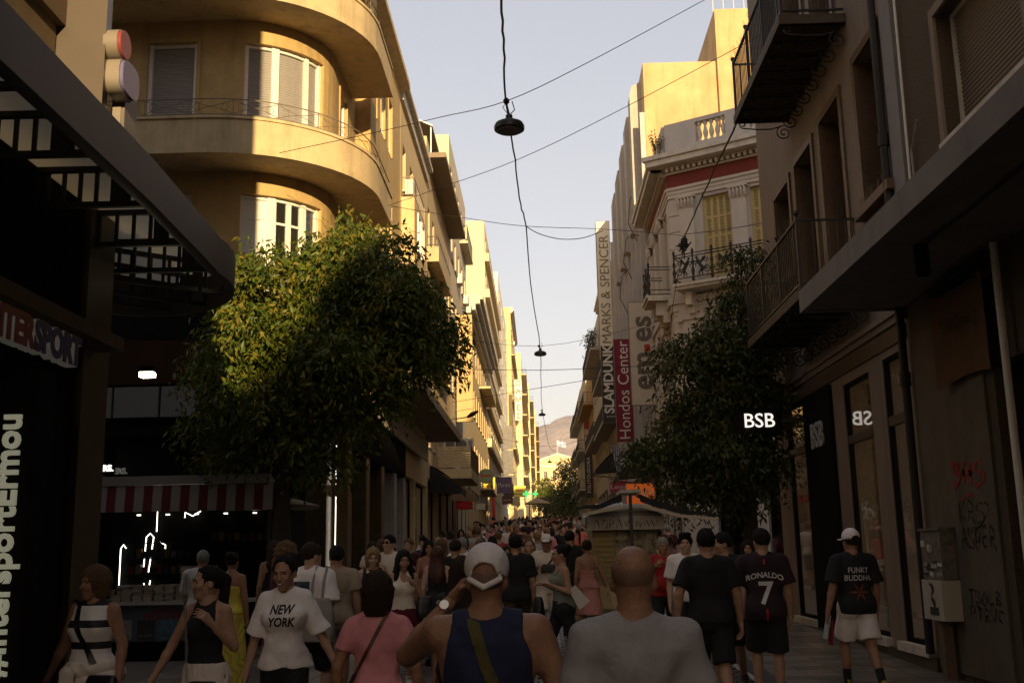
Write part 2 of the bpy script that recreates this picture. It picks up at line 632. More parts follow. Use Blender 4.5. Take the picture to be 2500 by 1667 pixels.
def hair_parts(kind, res, sex):
    kinds = kind.split()
    res = max(res, .008)
    s = SDF((-.20, -.20, 1.0), (.20, .24, 1.80), res)
    k0 = kinds[0]
    if k0 == 'bald': return None
    vol = .009 if k0 in ('short', 'pony', 'bun', 'up') else .016
    if k0 in ('bob', 'curly'): vol = .022
    s.ell((0, .014, 1.612), (.077 + vol, .098 + vol, .09 + vol), k=0)
    if k0 == 'short':
        s.plane((0, -.35, -1), (0, .09, 1.522))
        s.ell((0, -.118, 1.545), (.078, .085, .108), carve=True)
        for x in (-1, 1): s.ell((x * .088, -.012, 1.535), (.03, .045, .05), carve=True)
    elif k0 == 'quiff':
        s.cap((-.045, -.05, 1.69), (.045, -.055, 1.695), .035, k=.03)
        s.plane((0, -.35, -1), (0, .09, 1.525))
        s.ell((0, -.118, 1.545), (.078, .085, .105), carve=True)
        for x in (-1, 1): s.ell((x * .088, -.012, 1.535), (.03, .045, .05), carve=True)
    elif k0 == 'bob':
        s.loft([(1.43, .075, .055, 0, .05), (1.5, .098, .085, 0, .035), (1.6, .105, .11, 0, .02)], k=.03)
        s.ell((0, -.118, 1.535), (.074, .09, .115), carve=True)
    elif k0 == 'long':
        s.loft([(1.16, .03, .03, 0, .10), (1.26, .10, .045, 0, .095), (1.38, .125, .055, 0, .075), (1.48, .112, .075, 0, .045), (1.6, .095, .10, 0, .02)], k=.03)
        if 'front' in kinds:
            for x in (-1, 1): s.cap((x * .075, -.02, 1.58), (x * .105, -.075, 1.22), .035, .03, k=.03)
        s.ell((0, -.12, 1.54), (.066, .09, .112), carve=True)
    elif k0 == 'curly':
        s.loft([(1.40, .09, .05, 0, .06), (1.5, .125, .085, 0, .04), (1.6, .115, .115, 0, .02)], k=.03)
        s.ell((0, -.118, 1.535), (.07, .09, .112), carve=True)
    elif k0 in ('pony', 'bun', 'up'):
        s.plane((0, -.35, -1), (0, .09, 1.525))
        s.ell((0, -.100, 1.572), (.083, .096, .116), carve=True)
        for x in (-1, 1): s.ell((x * .088, -.015, 1.55), (.03, .05, .05), carve=True)
        if k0 == 'pony':
            s.cap((0, .10, 1.65), (0, .145, 1.60), .03, .035, k=.02)
            s.cap((0, .145, 1.60), (0, .125, 1.40), .035, .04, k=.02)
            s.cap((0, .125, 1.40), (0, .105, 1.16), .04, .02, k=.02)
        else:
            s.ell((0, .115, 1.66), (.05, .045, .05), k=.01)
    s.strands(.005 if k0 != 'curly' else .008, 30 if k0 != 'curly' else 17, (0, .03))
    if k0 == 'curly': s.fold(.007, 60, 55)
    return s.surface()

def hand_parts(wrist, d, palmn, side, curl=.5, res=.006):
    """Palm, four fingers and thumb beyond a wrist; d is the forearm direction, palmn faces out of the palm."""
    d = d / np.linalg.norm(d)
    n = palmn - d * (palmn @ d); n /= np.linalg.norm(n)
    w = np.cross(d, n)            # across the palm
    B = lambda a, b, c: wrist + d * a + w * b + n * c
    pts = []
    s = SDF(wrist - .2, wrist + .2, res)
    s.cap(B(-.03, 0, 0), B(.02, 0, 0), .025, .026, k=.02)
    for b in (-.024, -.008, .008, .024):
        s.cap(B(.015, b * .7, 0), B(.085, b, 0), .015, .012, k=.012)
    for i, b in enumerate((-.028, -.0095, .0095, .027)):
        L = (.030, .034, .032, .025)[i]
        p = B(.088, b, 0); ang = .25
        for j in range(3):
            ang += curl * (.55, .75, .5)[j]
            ll = L * (1.15, .8, .65)[j]
            q = p + (d * math.cos(ang) + n * math.sin(ang)) * ll + w * (b * .12)
            s.cap(p, q, .0092 - .0012 * j, .0084 - .0012 * j, k=.002)
            p = q
    t0, t1 = B(.02, -.022, .006), B(.055, -.048, .02)
    s.cap(t0, t1, .014, .0115, k=.008)
    s.cap(t1, B(.088, -.048, .032 + .012 * curl), .0105, .0085, k=.003)
    return s.surface()

def person(label, loc, head, h=1.70, sex='m', build=1.0, res=.02, skin=None, arms=None, legs=('st', 'st'), top=None, bottom=None,
           hair='short', hairm=None, shoes=None, turn=0, tilt=0, face=False, hands=True, lean=0.0, cat='person', name='person', group=None, hand_res=.007, footz=None):
    """One pedestrian. Local front is -y; the body is one mesh, hair, clothes and shoes are its children."""
    sk = skin or SKIN['mid']
    tab = TORSO_M if sex == 'm' else TORSO_F
    B = build
    tab = [(z, w * (B if z > .7 else 1), d * (1 + (B - 1) * 1.3) * (1.0), cx, cy) for z, w, d, cx, cy in tab]
    tab = [(r[0], r[1] if r[0] < 1.395 else r[1] * (1 / B) ** .5, r[2], r[3], r[4]) for r in tab]
    shx = (.178 if sex == 'm' else .152) * (1 + (B - 1) * .9)
    k = 1.0 if sex == 'm' else .84
    kb = k * (1 + (B - 1) * .9)
    arms = arms or (ARM_DOWN, ARM_DOWN)
    LG = {'st': LEG_ST, 'f': LEG_F, 'b': LEG_B}
    J = {}
    for i, s in enumerate((-1, 1)):          # -1 = local -x
        sh = V3(s * shx, .012, 1.372)
        e = sh + V3(s * arms[i][0][0], arms[i][0][1], arms[i][0][2])
        w = e + V3(s * arms[i][1][0], arms[i][1][1], arms[i][1][2])
        lg = LG[legs[i]] if isinstance(legs[i], str) else legs[i]
        hp = V3(s * .088 * (1 + (B - 1) * .5), .012, .885)
        kn = hp + V3(s * lg[0][0], lg[0][1], lg[0][2])
        an = kn + V3(s * lg[1][0], lg[1][1], lg[1][2])
        J[s] = (sh, e, w, hp, kn, an)
    zmin = min(J[s][5][2] for s in (-1, 1)) - .065
    allp = np.array([p for s in (-1, 1) for p in J[s]])
    lo = np.minimum(allp.min(0) - .2, (-.3, -.26, zmin - .03)); hi = np.maximum(allp.max(0) + .2, (.3, .26, 1.5))
    hi[2] = max(1.5, allp[:, 2].max() + .15)
    def arm_(S, infl=0.0, frac=None, flare=0.0, kk=.03):
        for s in (-1, 1):
            sh, e, w = J[s][:3]
            r0, r1, r2 = .054 * kb + infl, .043 * kb + infl, .029 * k + infl
            if frac is None:
                S.cap(sh, e, r0, r1, k=kk); S.cap(e, e + (w - e) * .35, r1, r1 * .98, k=.015); S.cap(e + (w - e) * .3, w, r1 * .97, r2, k=.015)
            elif frac <= 1:
                S.cap(sh, sh + (e - sh) * frac, r0, r0 + (r1 - r0) * frac + flare, k=kk, cut=True)
            else:
                S.cap(sh, e, r0, r1, k=kk); S.cap(e, e + (w - e) * (frac - 1), r1, r2 + (r1 - r2) * (2 - frac) + flare, k=.02, cut=True)
    def leg_(S, infl=0.0, frac=None, flare=0.0, kk=.03):
        for s in (-1, 1):
            hp, kn, an = J[s][3:]
            r0, r1, r2 = (.086 + infl) * (1 + (B - 1) * .6), .054 + infl, .036 + infl
            if sex == 'f': r0 += .003; r1 -= .003; r2 -= .004
            if frac is None:
                S.cap(hp, kn, r0, r1, k=kk); S.cap(kn, an, r1 * .95, r2, k=.015); S.cap(kn + (an - kn) * .18 + V3(0, .015, 0), kn + (an - kn) * .48 + V3(0, .012, 0), r1 * .9, r1 * .78, k=.03)
            elif frac <= 1:
                S.cap(hp, hp + (kn - hp) * frac, r0, r0 + (r1 - r0) * frac + flare, k=kk, cut=True)
            else:
                S.cap(hp, kn, r0, r1 + flare * .5, k=kk); S.cap(kn, kn + (an - kn) * (frac - 1), r1 + flare * .5, max(r2, r1 + (r2 - r1) * (frac - 1)) + flare, k=.03, cut=True)
    # ---- body
    S = SDF(lo, hi, res)
    S.loft(tab, k=.03)
    S.cap((0, .018, 1.36), (0, .012, 1.50), .058 * k + .006, .052 * k + .004, k=.04)
    for s in (-1, 1):
        S.cap((s * .05, .018, 1.42), (s * (shx - .02), .012, 1.378), .04, .05 * kb, k=.03)
    if sex == 'f':
        for s in (-1, 1): S.ell((s * .068, -.085, 1.245), (.06, .05, .058), k=.03)
    elif B > 1.08:
        S.ell((0, -.06 * B, 1.05), (.15 * B, .11 * B, .16), k=.05)
    for s in (-1, 1):
        S.ell((s * .075, .075, .89), (.085, .07, .085), k=.04)
    arm_(S); leg_(S)
    parts = [(*S.surface(), 0)]
    foot = []
    for s in (-1, 1):
        kn, an = J[s][4], J[s][5]
        fz = an[2] - .065
        pitch = 0.0
        if an[1] - kn[1] > .12: pitch = .75
        foot.append((an, pitch, s))
    if hands:
        for s in (-1, 1):
            e, w = J[s][1], J[s][2]
            dd = w - e
            inward = V3(-s, 0.0, 0.0) if abs(dd[2]) > .1 else V3(0, 0, -1)
            pv, pf = hand_parts(w + dd / np.linalg.norm(dd) * .015, dd, inward + V3(0, .25, 0) * (1 if s < 0 else 1), s, .55, hand_res)
            if len(pv): parts.append((pv, pf, 0))
    hp_ = head_parts(hair, min(res, .012) if res < .02 else res * .6, sex, face)
    piv = V3(0, .012, 1.47)
    hv = rotp(hp_[0], turn, tilt, piv)
    parts.append((hv, hp_[1], 0))
    sc_ = h / 1.70
    gx, gy = loc[0], loc[1]
    off = V3(0, 0, -zmin)
    def fin(ps):
        out = []
        for v, f, m in ps:
            v = v + off
            if lean:
                v = v.copy(); v[:, 1] -= lean * np.maximum(0, v[:, 2] - .85)
            out.append((v * sc_, f, m))
        return out
    body = link(name, np_mesh(name, fin(parts), [sk]))
    zz = gz(gy) if footz is None else footz
    body.location = (gx, gy, zz)
    body.rotation_euler = (0, 0, head)
    tag(body, label, cat, group)
    def child(nm, ps, m):
        ps = [p for p in ps if p is not None and len(p[1])]
        if not ps: return None
        return link(nm, np_mesh(nm, fin([(p[0], p[1], 0) for p in ps]), [m] if not isinstance(m, list) else m), body)
    # ---- clothes
    info = {'body': body, 'J': J, 'off': off, 'sc': sc_, 'tab': tab, 'lean': lean}
    if top:
        S = SDF(lo, hi, res)
        inf = top.get('loose', .022)
        z0, z1 = top.get('hem', .86), top.get('neck', 1.435)
        tt = [(z, w * (1 + top.get('drape', 0.0) * (1 if z < 1.2 else 0)), d, cx, cy) for z, w, d, cx, cy in tab]
        S.loft(tt, k=.03, infl=inf, z0=z0, z1=z1)
        if sex == 'f':
            for s in (-1, 1): S.ell((s * .068, -.085, 1.245), (.062 + inf, .052 + inf, .06 + inf), k=.04)
        elif B > 1.08:
            S.ell((0, -.06 * B, 1.05), (.15 * B + inf, .11 * B + inf, .16), k=.05)
        if z0 < .93:
            for s in (-1, 1): S.ell((s * .075, .078, .90), (.09 + inf, .076 + inf, .11 + inf), k=.05)
        if z1 > 1.40:
            for s in (-1, 1): S.cap((s * .05, .018, 1.42), (s * (shx - .02), .012, 1.378), .04 + inf * .7, .05 * kb + inf * .7, k=.03)
        S.plane((0, 0, -1), (0, 0, z0))
        sl = top.get('sleeve', .62)
        if top.get('armhole'):                  # sleeveless: shoulder caps cut away
            for s in (-1, 1):
                S.plane((s * .985, 0, .17), (s * (shx - top.get('strapx', .028)), 0, 1.37))
        if top.get('vneck'):
            S.ell((0, -.13, 1.44), (.075, .10, top['vneck']), carve=True)
        if top.get('scoop'):                    # open neck and shoulders
            S.plane((0, 0, 1), (0, 0, top['scoop']))
        S.ell((0, -.03, 1.475), (.064 * k, .075, .062), carve=True)
        if sl > 0 and not top.get('armhole') and not top.get('scoop'):
            arm_(S, inf * .75 + .004, sl, top.get('flare', .022), kk=.025)
        S.fold(top.get('fold', .003), ph=rnd.random() * 6)
        t = child(top.get('name', 'shirt'), [S.surface()], top['m'])
        info['top'] = t
        if top.get('straps'):
            gg = []
            for s in (-1, 1):
                q = SDF((-.3, -.3, 1.1), (.3, .3, 1.5), max(.008, res * .6))
                q.cap((s * .075, -.10, top['scoop'] - .02), (s * .085, .0, 1.425), .012, k=0); q.cap((s * .085, .0, 1.425), (s * .075, .1, top['scoop'] - .02), .012, k=0)
                gg.append(q.surface())
            for q in gg: child('strap', [q], top['m'])
    if bottom:
        S = SDF(lo, hi, res)
        kind = bottom['kind']
        wz = bottom.get('waist', 1.0)
        if kind in ('shorts', 'trousers'):
            inf = bottom.get('loose', .008)
            S.loft(tab, k=.03, infl=inf, z0=.80, z1=wz)
            for s in (-1, 1): S.ell((s * .075, .075, .89), (.085 + inf, .07 + inf, .085 + inf), k=.04)
            leg_(S, inf, bottom.get('len', .85 if kind == 'shorts' else 1.92), bottom.get('flare', .03 if kind == 'shorts' else .012))
            S.plane((0, 0, 1), (0, 0, wz))
        else:
            hem = bottom.get('hem', .45)
            cy0 = (J[-1][4][1] + J[1][4][1]) / 2
            wd = bottom.get('wide', .2)
            sp = abs(J[-1][5][1] - J[1][5][1]) * (.5 if hem < .5 else .25)
            t2 = [(hem, wd, wd * .8 + sp, 0, cy0 * .8), ((hem + .9) / 2, (wd + .18) / 2, (wd * .8 + .13) / 2 + sp * .5, 0, cy0 * .4 + .01)] + [r for r in tab if .86 < r[0] < 1.1]
            S.loft(t2, k=.02, infl=bottom.get('loose', .010), z0=hem, z1=wz)
            for s in (-1, 1): S.ell((s * .075, .075, .89), (.094, .078, .094), k=.04)
            S.plane((0, 0, 1), (0, 0, wz)); S.plane((0, 0, -1), (0, 0, hem))
            S.strands(bottom.get('pleat', .005), 13, (0, 0))
        S.fold(bottom.get('fold', .003 if kind in ('shorts', 'trousers') else .0015), 30, 13 if kind in ('shorts', 'trousers') else 5, rnd.random() * 6)
        info['bottom'] = child(bottom.get('name', {'shorts': 'shorts', 'trousers': 'trousers'}.get(kind, 'skirt')), [S.surface()], bottom['m'])
    # ---- feet
    ss = []
    for an, pitch, s in foot:
        q = SDF(an - .3, an + .3, max(.008, res * .6))
        cp, sp_ = math.cos(pitch), math.sin(pitch)
        def rt(y, z): return an + V3(s * .008 if y < -.05 else 0, y * cp - z * sp_, y * sp_ + z * cp)
        q.cap(rt(.035, -.042), rt(-.06, -.045), .036, .034, k=.02)
        q.cap(rt(-.06, -.045), rt(-.15, -.05), .036, .027, k=.02)
        q.cap(rt(0, -.03), rt(.005, .035), .036, .036, k=.02)
        nn = V3(0, sp_, -cp)
        q.plane(tuple(nn), tuple(rt(0, -.066)))
        ss.append(q.surface())
    for q in ss: child('shoe' if shoes is not None else 'foot', [q], shoes or sk)
    # ---- hair and face
    if hair != 'bald' and not hair.startswith('cap'):
        hs = hair_parts(hair, res * .7, sex)
        if hs is not None:
            child('hair', [(rotp(hs[0], turn, tilt, piv), hs[1])], hairm)
    if face:
        def small(nm, fn, m):
            q = SDF((-.09, -.16, 1.48), (.09, .0, 1.66), .004)
            fn(q)
            v, f = q.surface()
            child(nm, [(rotp(v, turn, tilt, piv), f)], m)
        for x in (-1, 1): small('eye', lambda q: q.ell((x * .031, -.0845, 1.586), (.0125, .009, .0055), k=0), mat('eye dark', (.012, .01, .008), .25, 0))
        for x in (-1, 1): small('eyebrow', lambda q: q.cap((x * .014, -.1065, 1.6065), (x * .046, -.094, 1.6075), .0045, .003, k=0), hairm or mat('brow', (.03, .02, .012), .8, 0))
        if face == 'smile':
            small('lips', lambda q: [q.cap((-.022, -.090, 1.5205), (0, -.1, 1.514), .005, .007, k=.003), q.cap((.022, -.090, 1.5205), (0, -.1, 1.514), .005, .007, k=.003)], mat('lip', (.34, .12, .095), .45, .05))
            small('teeth', lambda q: q.ell((0, -.1065, 1.5165), (.018, .007, .005), k=0), mat('teeth', (.75, .72, .66), .3, 0))
        else:
            small('lips', lambda q: [q.cap((-.018, -.094, 1.516), (.018, -.094, 1.516), .0075, .0075, k=.0), ], mat('lip', (.34, .12, .095), .45, .05))
    info['fin'] = fin; info['rot'] = lambda P: rotp(np.asarray(P, float), turn, tilt, piv)
    info['child'] = child
    return info

def bvh_of(o):
    me = o.data
    v = [p.co.copy() for p in me.vertices]
    return BVHTree.FromPolygons(v, [tuple(p.vertices) for p in me.polygons])

def print_on(info, garment, s, size, m, x, z, front=True, name='lettering', arc=0.0, lift=.005, **kw):
    """Flat print that follows a garment: each vertex is laid on the cloth."""
    me = text_mesh(s, size, ext=.0, m=m, **kw) if isinstance(s, str) else s
    bm = bmesh.new(); bm.from_mesh(me)
    bmesh.ops.triangulate(bm, faces=bm.faces)
    for _ in range(3):
        es = [e for e in bm.edges if e.calc_length() > .028]
        if not es: break
        bmesh.ops.subdivide_edges(bm, edges=es, cuts=1, use_grid_fill=False)
        bmesh.ops.triangulate(bm, faces=bm.faces)
    bm.to_mesh(me); bm.free()
    lay_on(info, garment, me, x, z, front, arc, lift)
    return link(name, me, info['body'])

def patch(w, h, m, n=6):
    """Flat rectangle of cloth print, to be laid on a garment."""
    g = G()
    for i in range(n):
        for j in range(n):
            x0, x1, z0, z1 = -w / 2 + w * i / n, -w / 2 + w * (i + 1) / n, -h / 2 + h * j / n, -h / 2 + h * (j + 1) / n
            g.quad((x0, 0, z0), (x1, 0, z0), (x1, 0, z1), (x0, 0, z1))
    return g.mesh('print', m)

def strap_on(info, garment, pts, w, m, parent, front=True, th=.006, name='strap'):
    """Band lying on the cloth along (x, z) points in the wearer's frame."""
    b = bvh_of(garment)
    sg = -1 if front else 1
    P = []
    for i in range(len(pts) - 1):
        n = max(2, int(math.hypot(pts[i + 1][0] - pts[i][0], pts[i + 1][1] - pts[i][1]) / .03))
        for k in range(n): P.append((pts[i][0] + (pts[i + 1][0] - pts[i][0]) * k / n, pts[i][1] + (pts[i + 1][1] - pts[i][1]) * k / n))
    P.append(pts[-1])
    g = G(); vs = []
    ly = None
    for i, (x, z) in enumerate(P):
        a, c = P[max(0, i - 1)], P[min(len(P) - 1, i + 1)]
        dx, dz = c[0] - a[0], c[1] - a[1]; l = math.hypot(dx, dz)
        nx, nz = -dz / l * w / 2, dx / l * w / 2
        for s_ in (1, -1):
            h = b.ray_cast(Vector((x + nx * s_, sg, z + nz * s_)), Vector((0, -sg, 0)))
            y = h[0].y if h[0] is not None else (ly if ly is not None else sg * .1)
            ly = y
            vs.append((x + nx * s_, y + sg * .004, z + nz * s_)); vs.append((x + nx * s_, y + sg * (.004 + th), z + nz * s_))
    n = len(P)
    fs = []
    for i in range(n - 1):
        o = 4 * i
        fs += [(o + 1, o + 3, o + 7, o + 5), (o, o + 1, o + 5, o + 4), (o + 2, o + 6, o + 7, o + 3)]
    g.add(vs, fs)
    return g.build(name, m, parent)

def carried(name, label, cat, info):
    """Empty that shares its carrier's place, for a bag or strap worn on the body."""
    b = info['body']
    o = thing(name, label, cat, tuple(b.location))
    o.rotation_euler = b.rotation_euler
    return o

def lay_on(info, garment, me, x, z, front=True, arc=0.0, lift=.004):
    b = bvh_of(garment)
    sg = -1 if front else 1
    for v in me.vertices:
        px, pz = v.co.x, v.co.z - arc * v.co.x ** 2
        if not front: px = -px
        hit = b.ray_cast(Vector((x + px, sg * 1.0, z + pz)), Vector((0, -sg, 0)))
        y = hit[0].y if hit[0] is not None else sg * .12
        v.co = (x + px, y + sg * lift, z + pz)
# ------------------------------------------------------------------ shared surfaces
M_CREAM = mat('cream render', (.50, .35, .145), .85, .12, 2.5, .25, 60, dirt=.4)
M_CREAM2 = mat('balcony render', (.58, .45, .25), .85, .12, 2.0, .2, 60, dirt=.6)
M_WHITE = mat('white paint', (.74, .71, .64), .6, .05, 8)
M_SHUT = mat('grey roller shutter', (.30, .28, .26), .55, .06, 9)
M_IRON = mat('black iron', (.022, .02, .018), .5, .2, 30)
M_IRONG = mat('weathered grey iron', (.20, .17, .13), .6, .2, 30)
M_BLACK = mat('black cladding', (.010, .009, .008), .75, .2, 4, spec=.04)
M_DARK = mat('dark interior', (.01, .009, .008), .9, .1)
M_CONC = mat('grey concrete', (.34, .31, .27), .9, .15, 3, .3, 50, dirt=.4)
M_PALE = mat('pale render', (.72, .64, .48), .85, .08, 2, .15, 60, dirt=.3)
M_STONE = mat('cornice stone', (.62, .56, .46), .85, .14, 3, .3, 40, dirt=.5)
M_BEIGE = mat('beige render', (.25, .19, .142), .85, .09, 2, .12, 80, dirt=.4)
M_BROWN = mat('brown timber', (.11, .065, .035), .55, .25, 9)
M_ROUGH = mat('rough brown stucco', (.105, .078, .048), .95, .25, 30, 1.0, 55)
M_GOLD = mat('bronze cladding', (.16, .11, .05), .28, .25, 5, metal=.8)
M_ROOF = mat('roof tile', (.26, .13, .08), .8, .2, 5)
M_AC = mat('air conditioner casing', (.62, .58, .50), .5, .05)
M_ACG = mat('air conditioner grille', (.12, .11, .10), .6, .05)
GL = glass('window glass', (.02, .02, .018), .10)
GLM = glass('mirror glass', (.015, .013, .01), .42)
GLS = glass('shop glass', (.008, .007, .006), .20, .75)
M_LAMP = mat('lit lamp', (1, .95, .85), .5, 0, emit=(1, .82, .55), es=14)
M_TUBE = mat('lit white tube', (1, 1, 1), .5, 0, emit=(1, .93, .82), es=1.7)

def window(root, F, x0, x1, z0, z1, kind='case', fm=None, pm=None, depth=.15, sill=None, shutm=None):
    w, h = round(x1 - x0, 2), round(z1 - z0, 2)
    fm = fm or M_WHITE
    pm = pm or GL
    t = .055
    def mk():
        g = G()
        g.box(0, t, -.03, .04, 0, h); g.box(w - t, w, -.03, .04, 0, h)
        g.box(t, w - t, -.03, .04, 0, t); g.box(t, w - t, -.03, .04, h - t, h)
        if kind in ('case', 'french'):
            g.box(w / 2 - .035, w / 2 + .035, -.025, .035, t, h - t)
            zz = h * (.72 if kind == 'case' else .76)
            g.box(t, w / 2 - .035, -.02, .03, zz, zz + .04); g.box(w / 2 + .035, w - t, -.02, .03, zz, zz + .04)
        return g.mesh('window', fm)
    o = link('window', cached(('w', kind, w, h, fm.name), mk), root, rel(root, F @ T(x0, depth, z0)))
    def mp():
        g = G()
        if kind == 'roller':
            n = max(6, int((h - .12) / .055))
            zs = np.linspace(.1, h - t, n * 2 + 1)
            for i in range(n * 2):
                ya, yb = (.0, .012) if i % 2 == 0 else (.012, .0)
                g.quad((t, ya, zs[i]), (w - t, ya, zs[i]), (w - t, yb, zs[i + 1]), (t, yb, zs[i + 1]))
            return g.mesh('shutter', shutm or M_SHUT)
        if kind == 'louver':
            n = 2 if w < .9 else 4
            pw = (w - 2 * t) / n
            for i in range(n):
                a = t + i * pw
                st = .05
                g.box(a, a + st, -.02, .02, t, h - t); g.box(a + pw - st, a + pw, -.02, .02, t, h - t)
                hs = np.linspace(t, h - t, 5)
                for q in hs: g.box(a + st, a + pw - st, -.018, .018, max(t, q - .04), min(h - t, q + .04))
                for q in range(4):
                    zz = np.arange(hs[q] + .05, hs[q + 1] - .05, .05)
                    for z_ in zz: g.quad((a + st, -.012, z_), (a + pw - st, -.012, z_), (a + pw - st, .012, z_ + .042), (a + st, .012, z_ + .042))
            return g.mesh('shutter', shutm or M_WHITE)
        g.quad((t, .01, t), (w - t, .01, t), (w - t, .01, h - t), (t, .01, h - t))
        return g.mesh('pane', pm)
    nm = 'pane' if kind in ('case', 'french', 'plain') else 'shutter'
    link(nm, cached(('p', kind, w, h, pm.name, (shutm or M_SHUT).name), mp), o)
    if kind in ('roller', 'louver'):
        pass
    if sill:
        link('sill', cached(('s', w, depth, sill.name), lambda: G().box(-.08, w + .08, -depth - .08, .03, -.08, 0).mesh('sill', sill)), o)
    return o

def railing_mesh(L, h=.95, step=.11, r=.009, m=None, ends=None, deco=False, posts=2.0):
    g = G()
    g.bar((0, 0, h), (L, 0, h), .045, .03); g.bar((0, 0, .08), (L, 0, .08), .03, .03)
    for i in range(1, int(L / step)):
        x = i * step
        g.box(x - r, x + r, -r, r, .095, h - .015)
    n = max(1, int(round(L / posts)))
    for i in range(n + 1):
        x = L * i / n
        g.box(x - .02, x + .02, -.02, .02, 0, h + .06)
    for d in ends or ():
        for z_ in (h, .08): g.bar((d, 0, z_), (d, ends[d], z_), .035, .03)
        k = int(abs(ends[d]) / step)
        for i in range(1, k):
            y = ends[d] * i / k
            g.box(d - r, d + r, y - r, y + r, .095, h - .015)
    return g.mesh('railing', m or M_IRON)

def balcony(root, F, x0, x1, z, proj=.9, th=.16, m=None, rm=None, solid=0.0, h=.95, step=.11):
    L = x1 - x0
    g = G().box(0, L, -proj, 0, 0, th)
    if solid:
        g.box(0, L, -proj, -proj + .1, th, th + solid); g.box(0, .1, -proj + .1, 0, th, th + solid); g.box(L - .1, L, -proj + .1, 0, th, th + solid)
    o = g.build('balcony', m or M_CONC, root, rel(root, F @ T(x0, -.002, z)))
    rh = h - solid
    me = railing_mesh(L, rh, step, m=rm, ends={0.0: proj - .06, L: proj - .06})
    link('railing', me, o, T(0, -proj + .05, th + solid - (.0 if not solid else .02)))
    return o

def ac_unit(root, F, x, z, y=-.35):
    def mk():
        g = G().box(0, .8, 0, .3, 0, .55, 0)
        g.lathe([(.21, 0), (.21, -.012), (.19, -.014)], 20, (.3, 0, .27), 1, 'y')
        for i in range(6): g.box(.58, .76, -.008, 0, .1 + i * .06, .13 + i * .06, 1)
        return g.mesh('air_conditioner', [M_AC, M_ACG])
    return link('air_conditioner', cached('ac', mk), root, rel(root, F @ T(x, y, z)))

def cornice(F, W, z, prof, m, root, name='cornice', x0=0.0):
    """prof: list of (outward offset, height) steps, stacked from z up."""
    g = G()
    for (o, a, b) in prof:
        g.box(x0 - o * .0, x0 + W, -o, -.001, z + a, z + b)
    return g.build(name, m, root, rel(root, F))

def shopfront(root, F, W, z0, h, bays, fm, pm, depth=.35, name='shop_window', lintel=None):
    """Ground-floor glazing: each bay a framed pane with its own glass."""
    bw = W / bays
    for i in range(bays):
        a, b = i * bw + .12, (i + 1) * bw - .12
        window(root, F, a, b, z0 + .25, z0 + h, 'plain', fm, pm, depth).name = name

def block(name, label, side, x, y0, y1, top, m, depth=9.0, cols=3, fh=3.3, gh=4.0, win=(1.0, 1.9), kind='case', fm=None, seed=0, balc=(), bx=None, ac=0,
          corn=None, end=True, cat='building', endwin=0, group=None, shop=M_BLACK, roofm=None, shutm=None, parapet=.0, rail=True, solid=0.0, bm=None, jut=.9):
    """A street building: facade on the street with real openings, a wall facing the camera, roof, windows, balconies."""
    r = random.Random(seed)
    base = gz(y0) - .6
    W, H = y1 - y0, top - base
    root = thing(name, label, cat, (x, (y0 + y1) / 2, base), group)
    F = FL(x, y0, base) if side < 0 else FRt(x, y1, base)
    g0 = gz((y0 + y1) / 2) - base
    nf = max(1, int((H - g0 - gh) / fh))
    fh = (H - g0 - gh - .3) / nf
    ops, wins = [], []
    cw = W / cols
    sb = [(i * W / max(1, int(W / 3)) + .15, (i + 1) * W / max(1, int(W / 3)) - .15) for i in range(max(1, int(W / 3)))]
    for a, b in sb: ops.append((a, b, g0 + .3, g0 + gh - .6))
    for f in range(nf):
        zf = g0 + gh + f * fh
        for c in range(cols):
            cx = (c + .5) * cw
            isb = f in balc
            z0 = zf + (.12 if isb else .75)
            h = min(win[1] + (.6 if isb else 0), fh - .35 - (z0 - zf))
            o = (cx - win[0] / 2, cx + win[0] / 2, z0, z0 + h)
            ops.append(o); wins.append((o, isb, f))
    g = wall(W, H, ops, .25)
    s = side
    body = g.build('facade_wall', m, root, rel(root, F))
    g = G()
    d = depth
    # the other walls and roof, closed behind the facade
    g.quad((0, 0, 0), (0, 0, H), (0, d, H), (0, d, 0)); g.quad((W, 0, 0), (W, d, 0), (W, d, H), (W, 0, H)); g.quad((0, d, 0), (0, d, H), (W, d, H), (W, d, 0))
    g.quad((0, 0, H), (W, 0, H), (W, d, H), (0, d, H))
    g.build('side_wall', m, root, rel(root, F))
    G().box(.02, W - .02, .9, .95, 0, H - .05).build('room_back', M_DARK, root, rel(root, F))
    for o, isb, f in wins:
        k = kind
        if kind == 'mix': k = r.choice(['case', 'roller', 'case', 'roller'])
        window(root, F, o[0], o[1], o[2], o[3], k, fm or M_WHITE, GL, .17, None if isb else M_STONE, shutm)
    for a, b in sb:
        window(root, F, a, b, g0 + .3, g0 + gh - .6, 'plain', shop, GLM, .2).name = 'shop_window'
    for f in balc:
        if f < nf:
            a, b = bx or (.3, W - .3)
            balcony(root, F, a, b, g0 + gh + f * fh - .05, jut, .16, bm or m, M_IRON, solid)
    for i in range(ac):
        c = r.randrange(cols); f = r.randrange(nf)
        ac_unit(root, F, (c + .5) * cw + win[0] / 2 + .05, g0 + gh + f * fh + .3)
    if corn:
        cornice(F, W + .0, H - .9, corn, M_STONE, root)
    return root, F, H, g0, nf, fh, gh
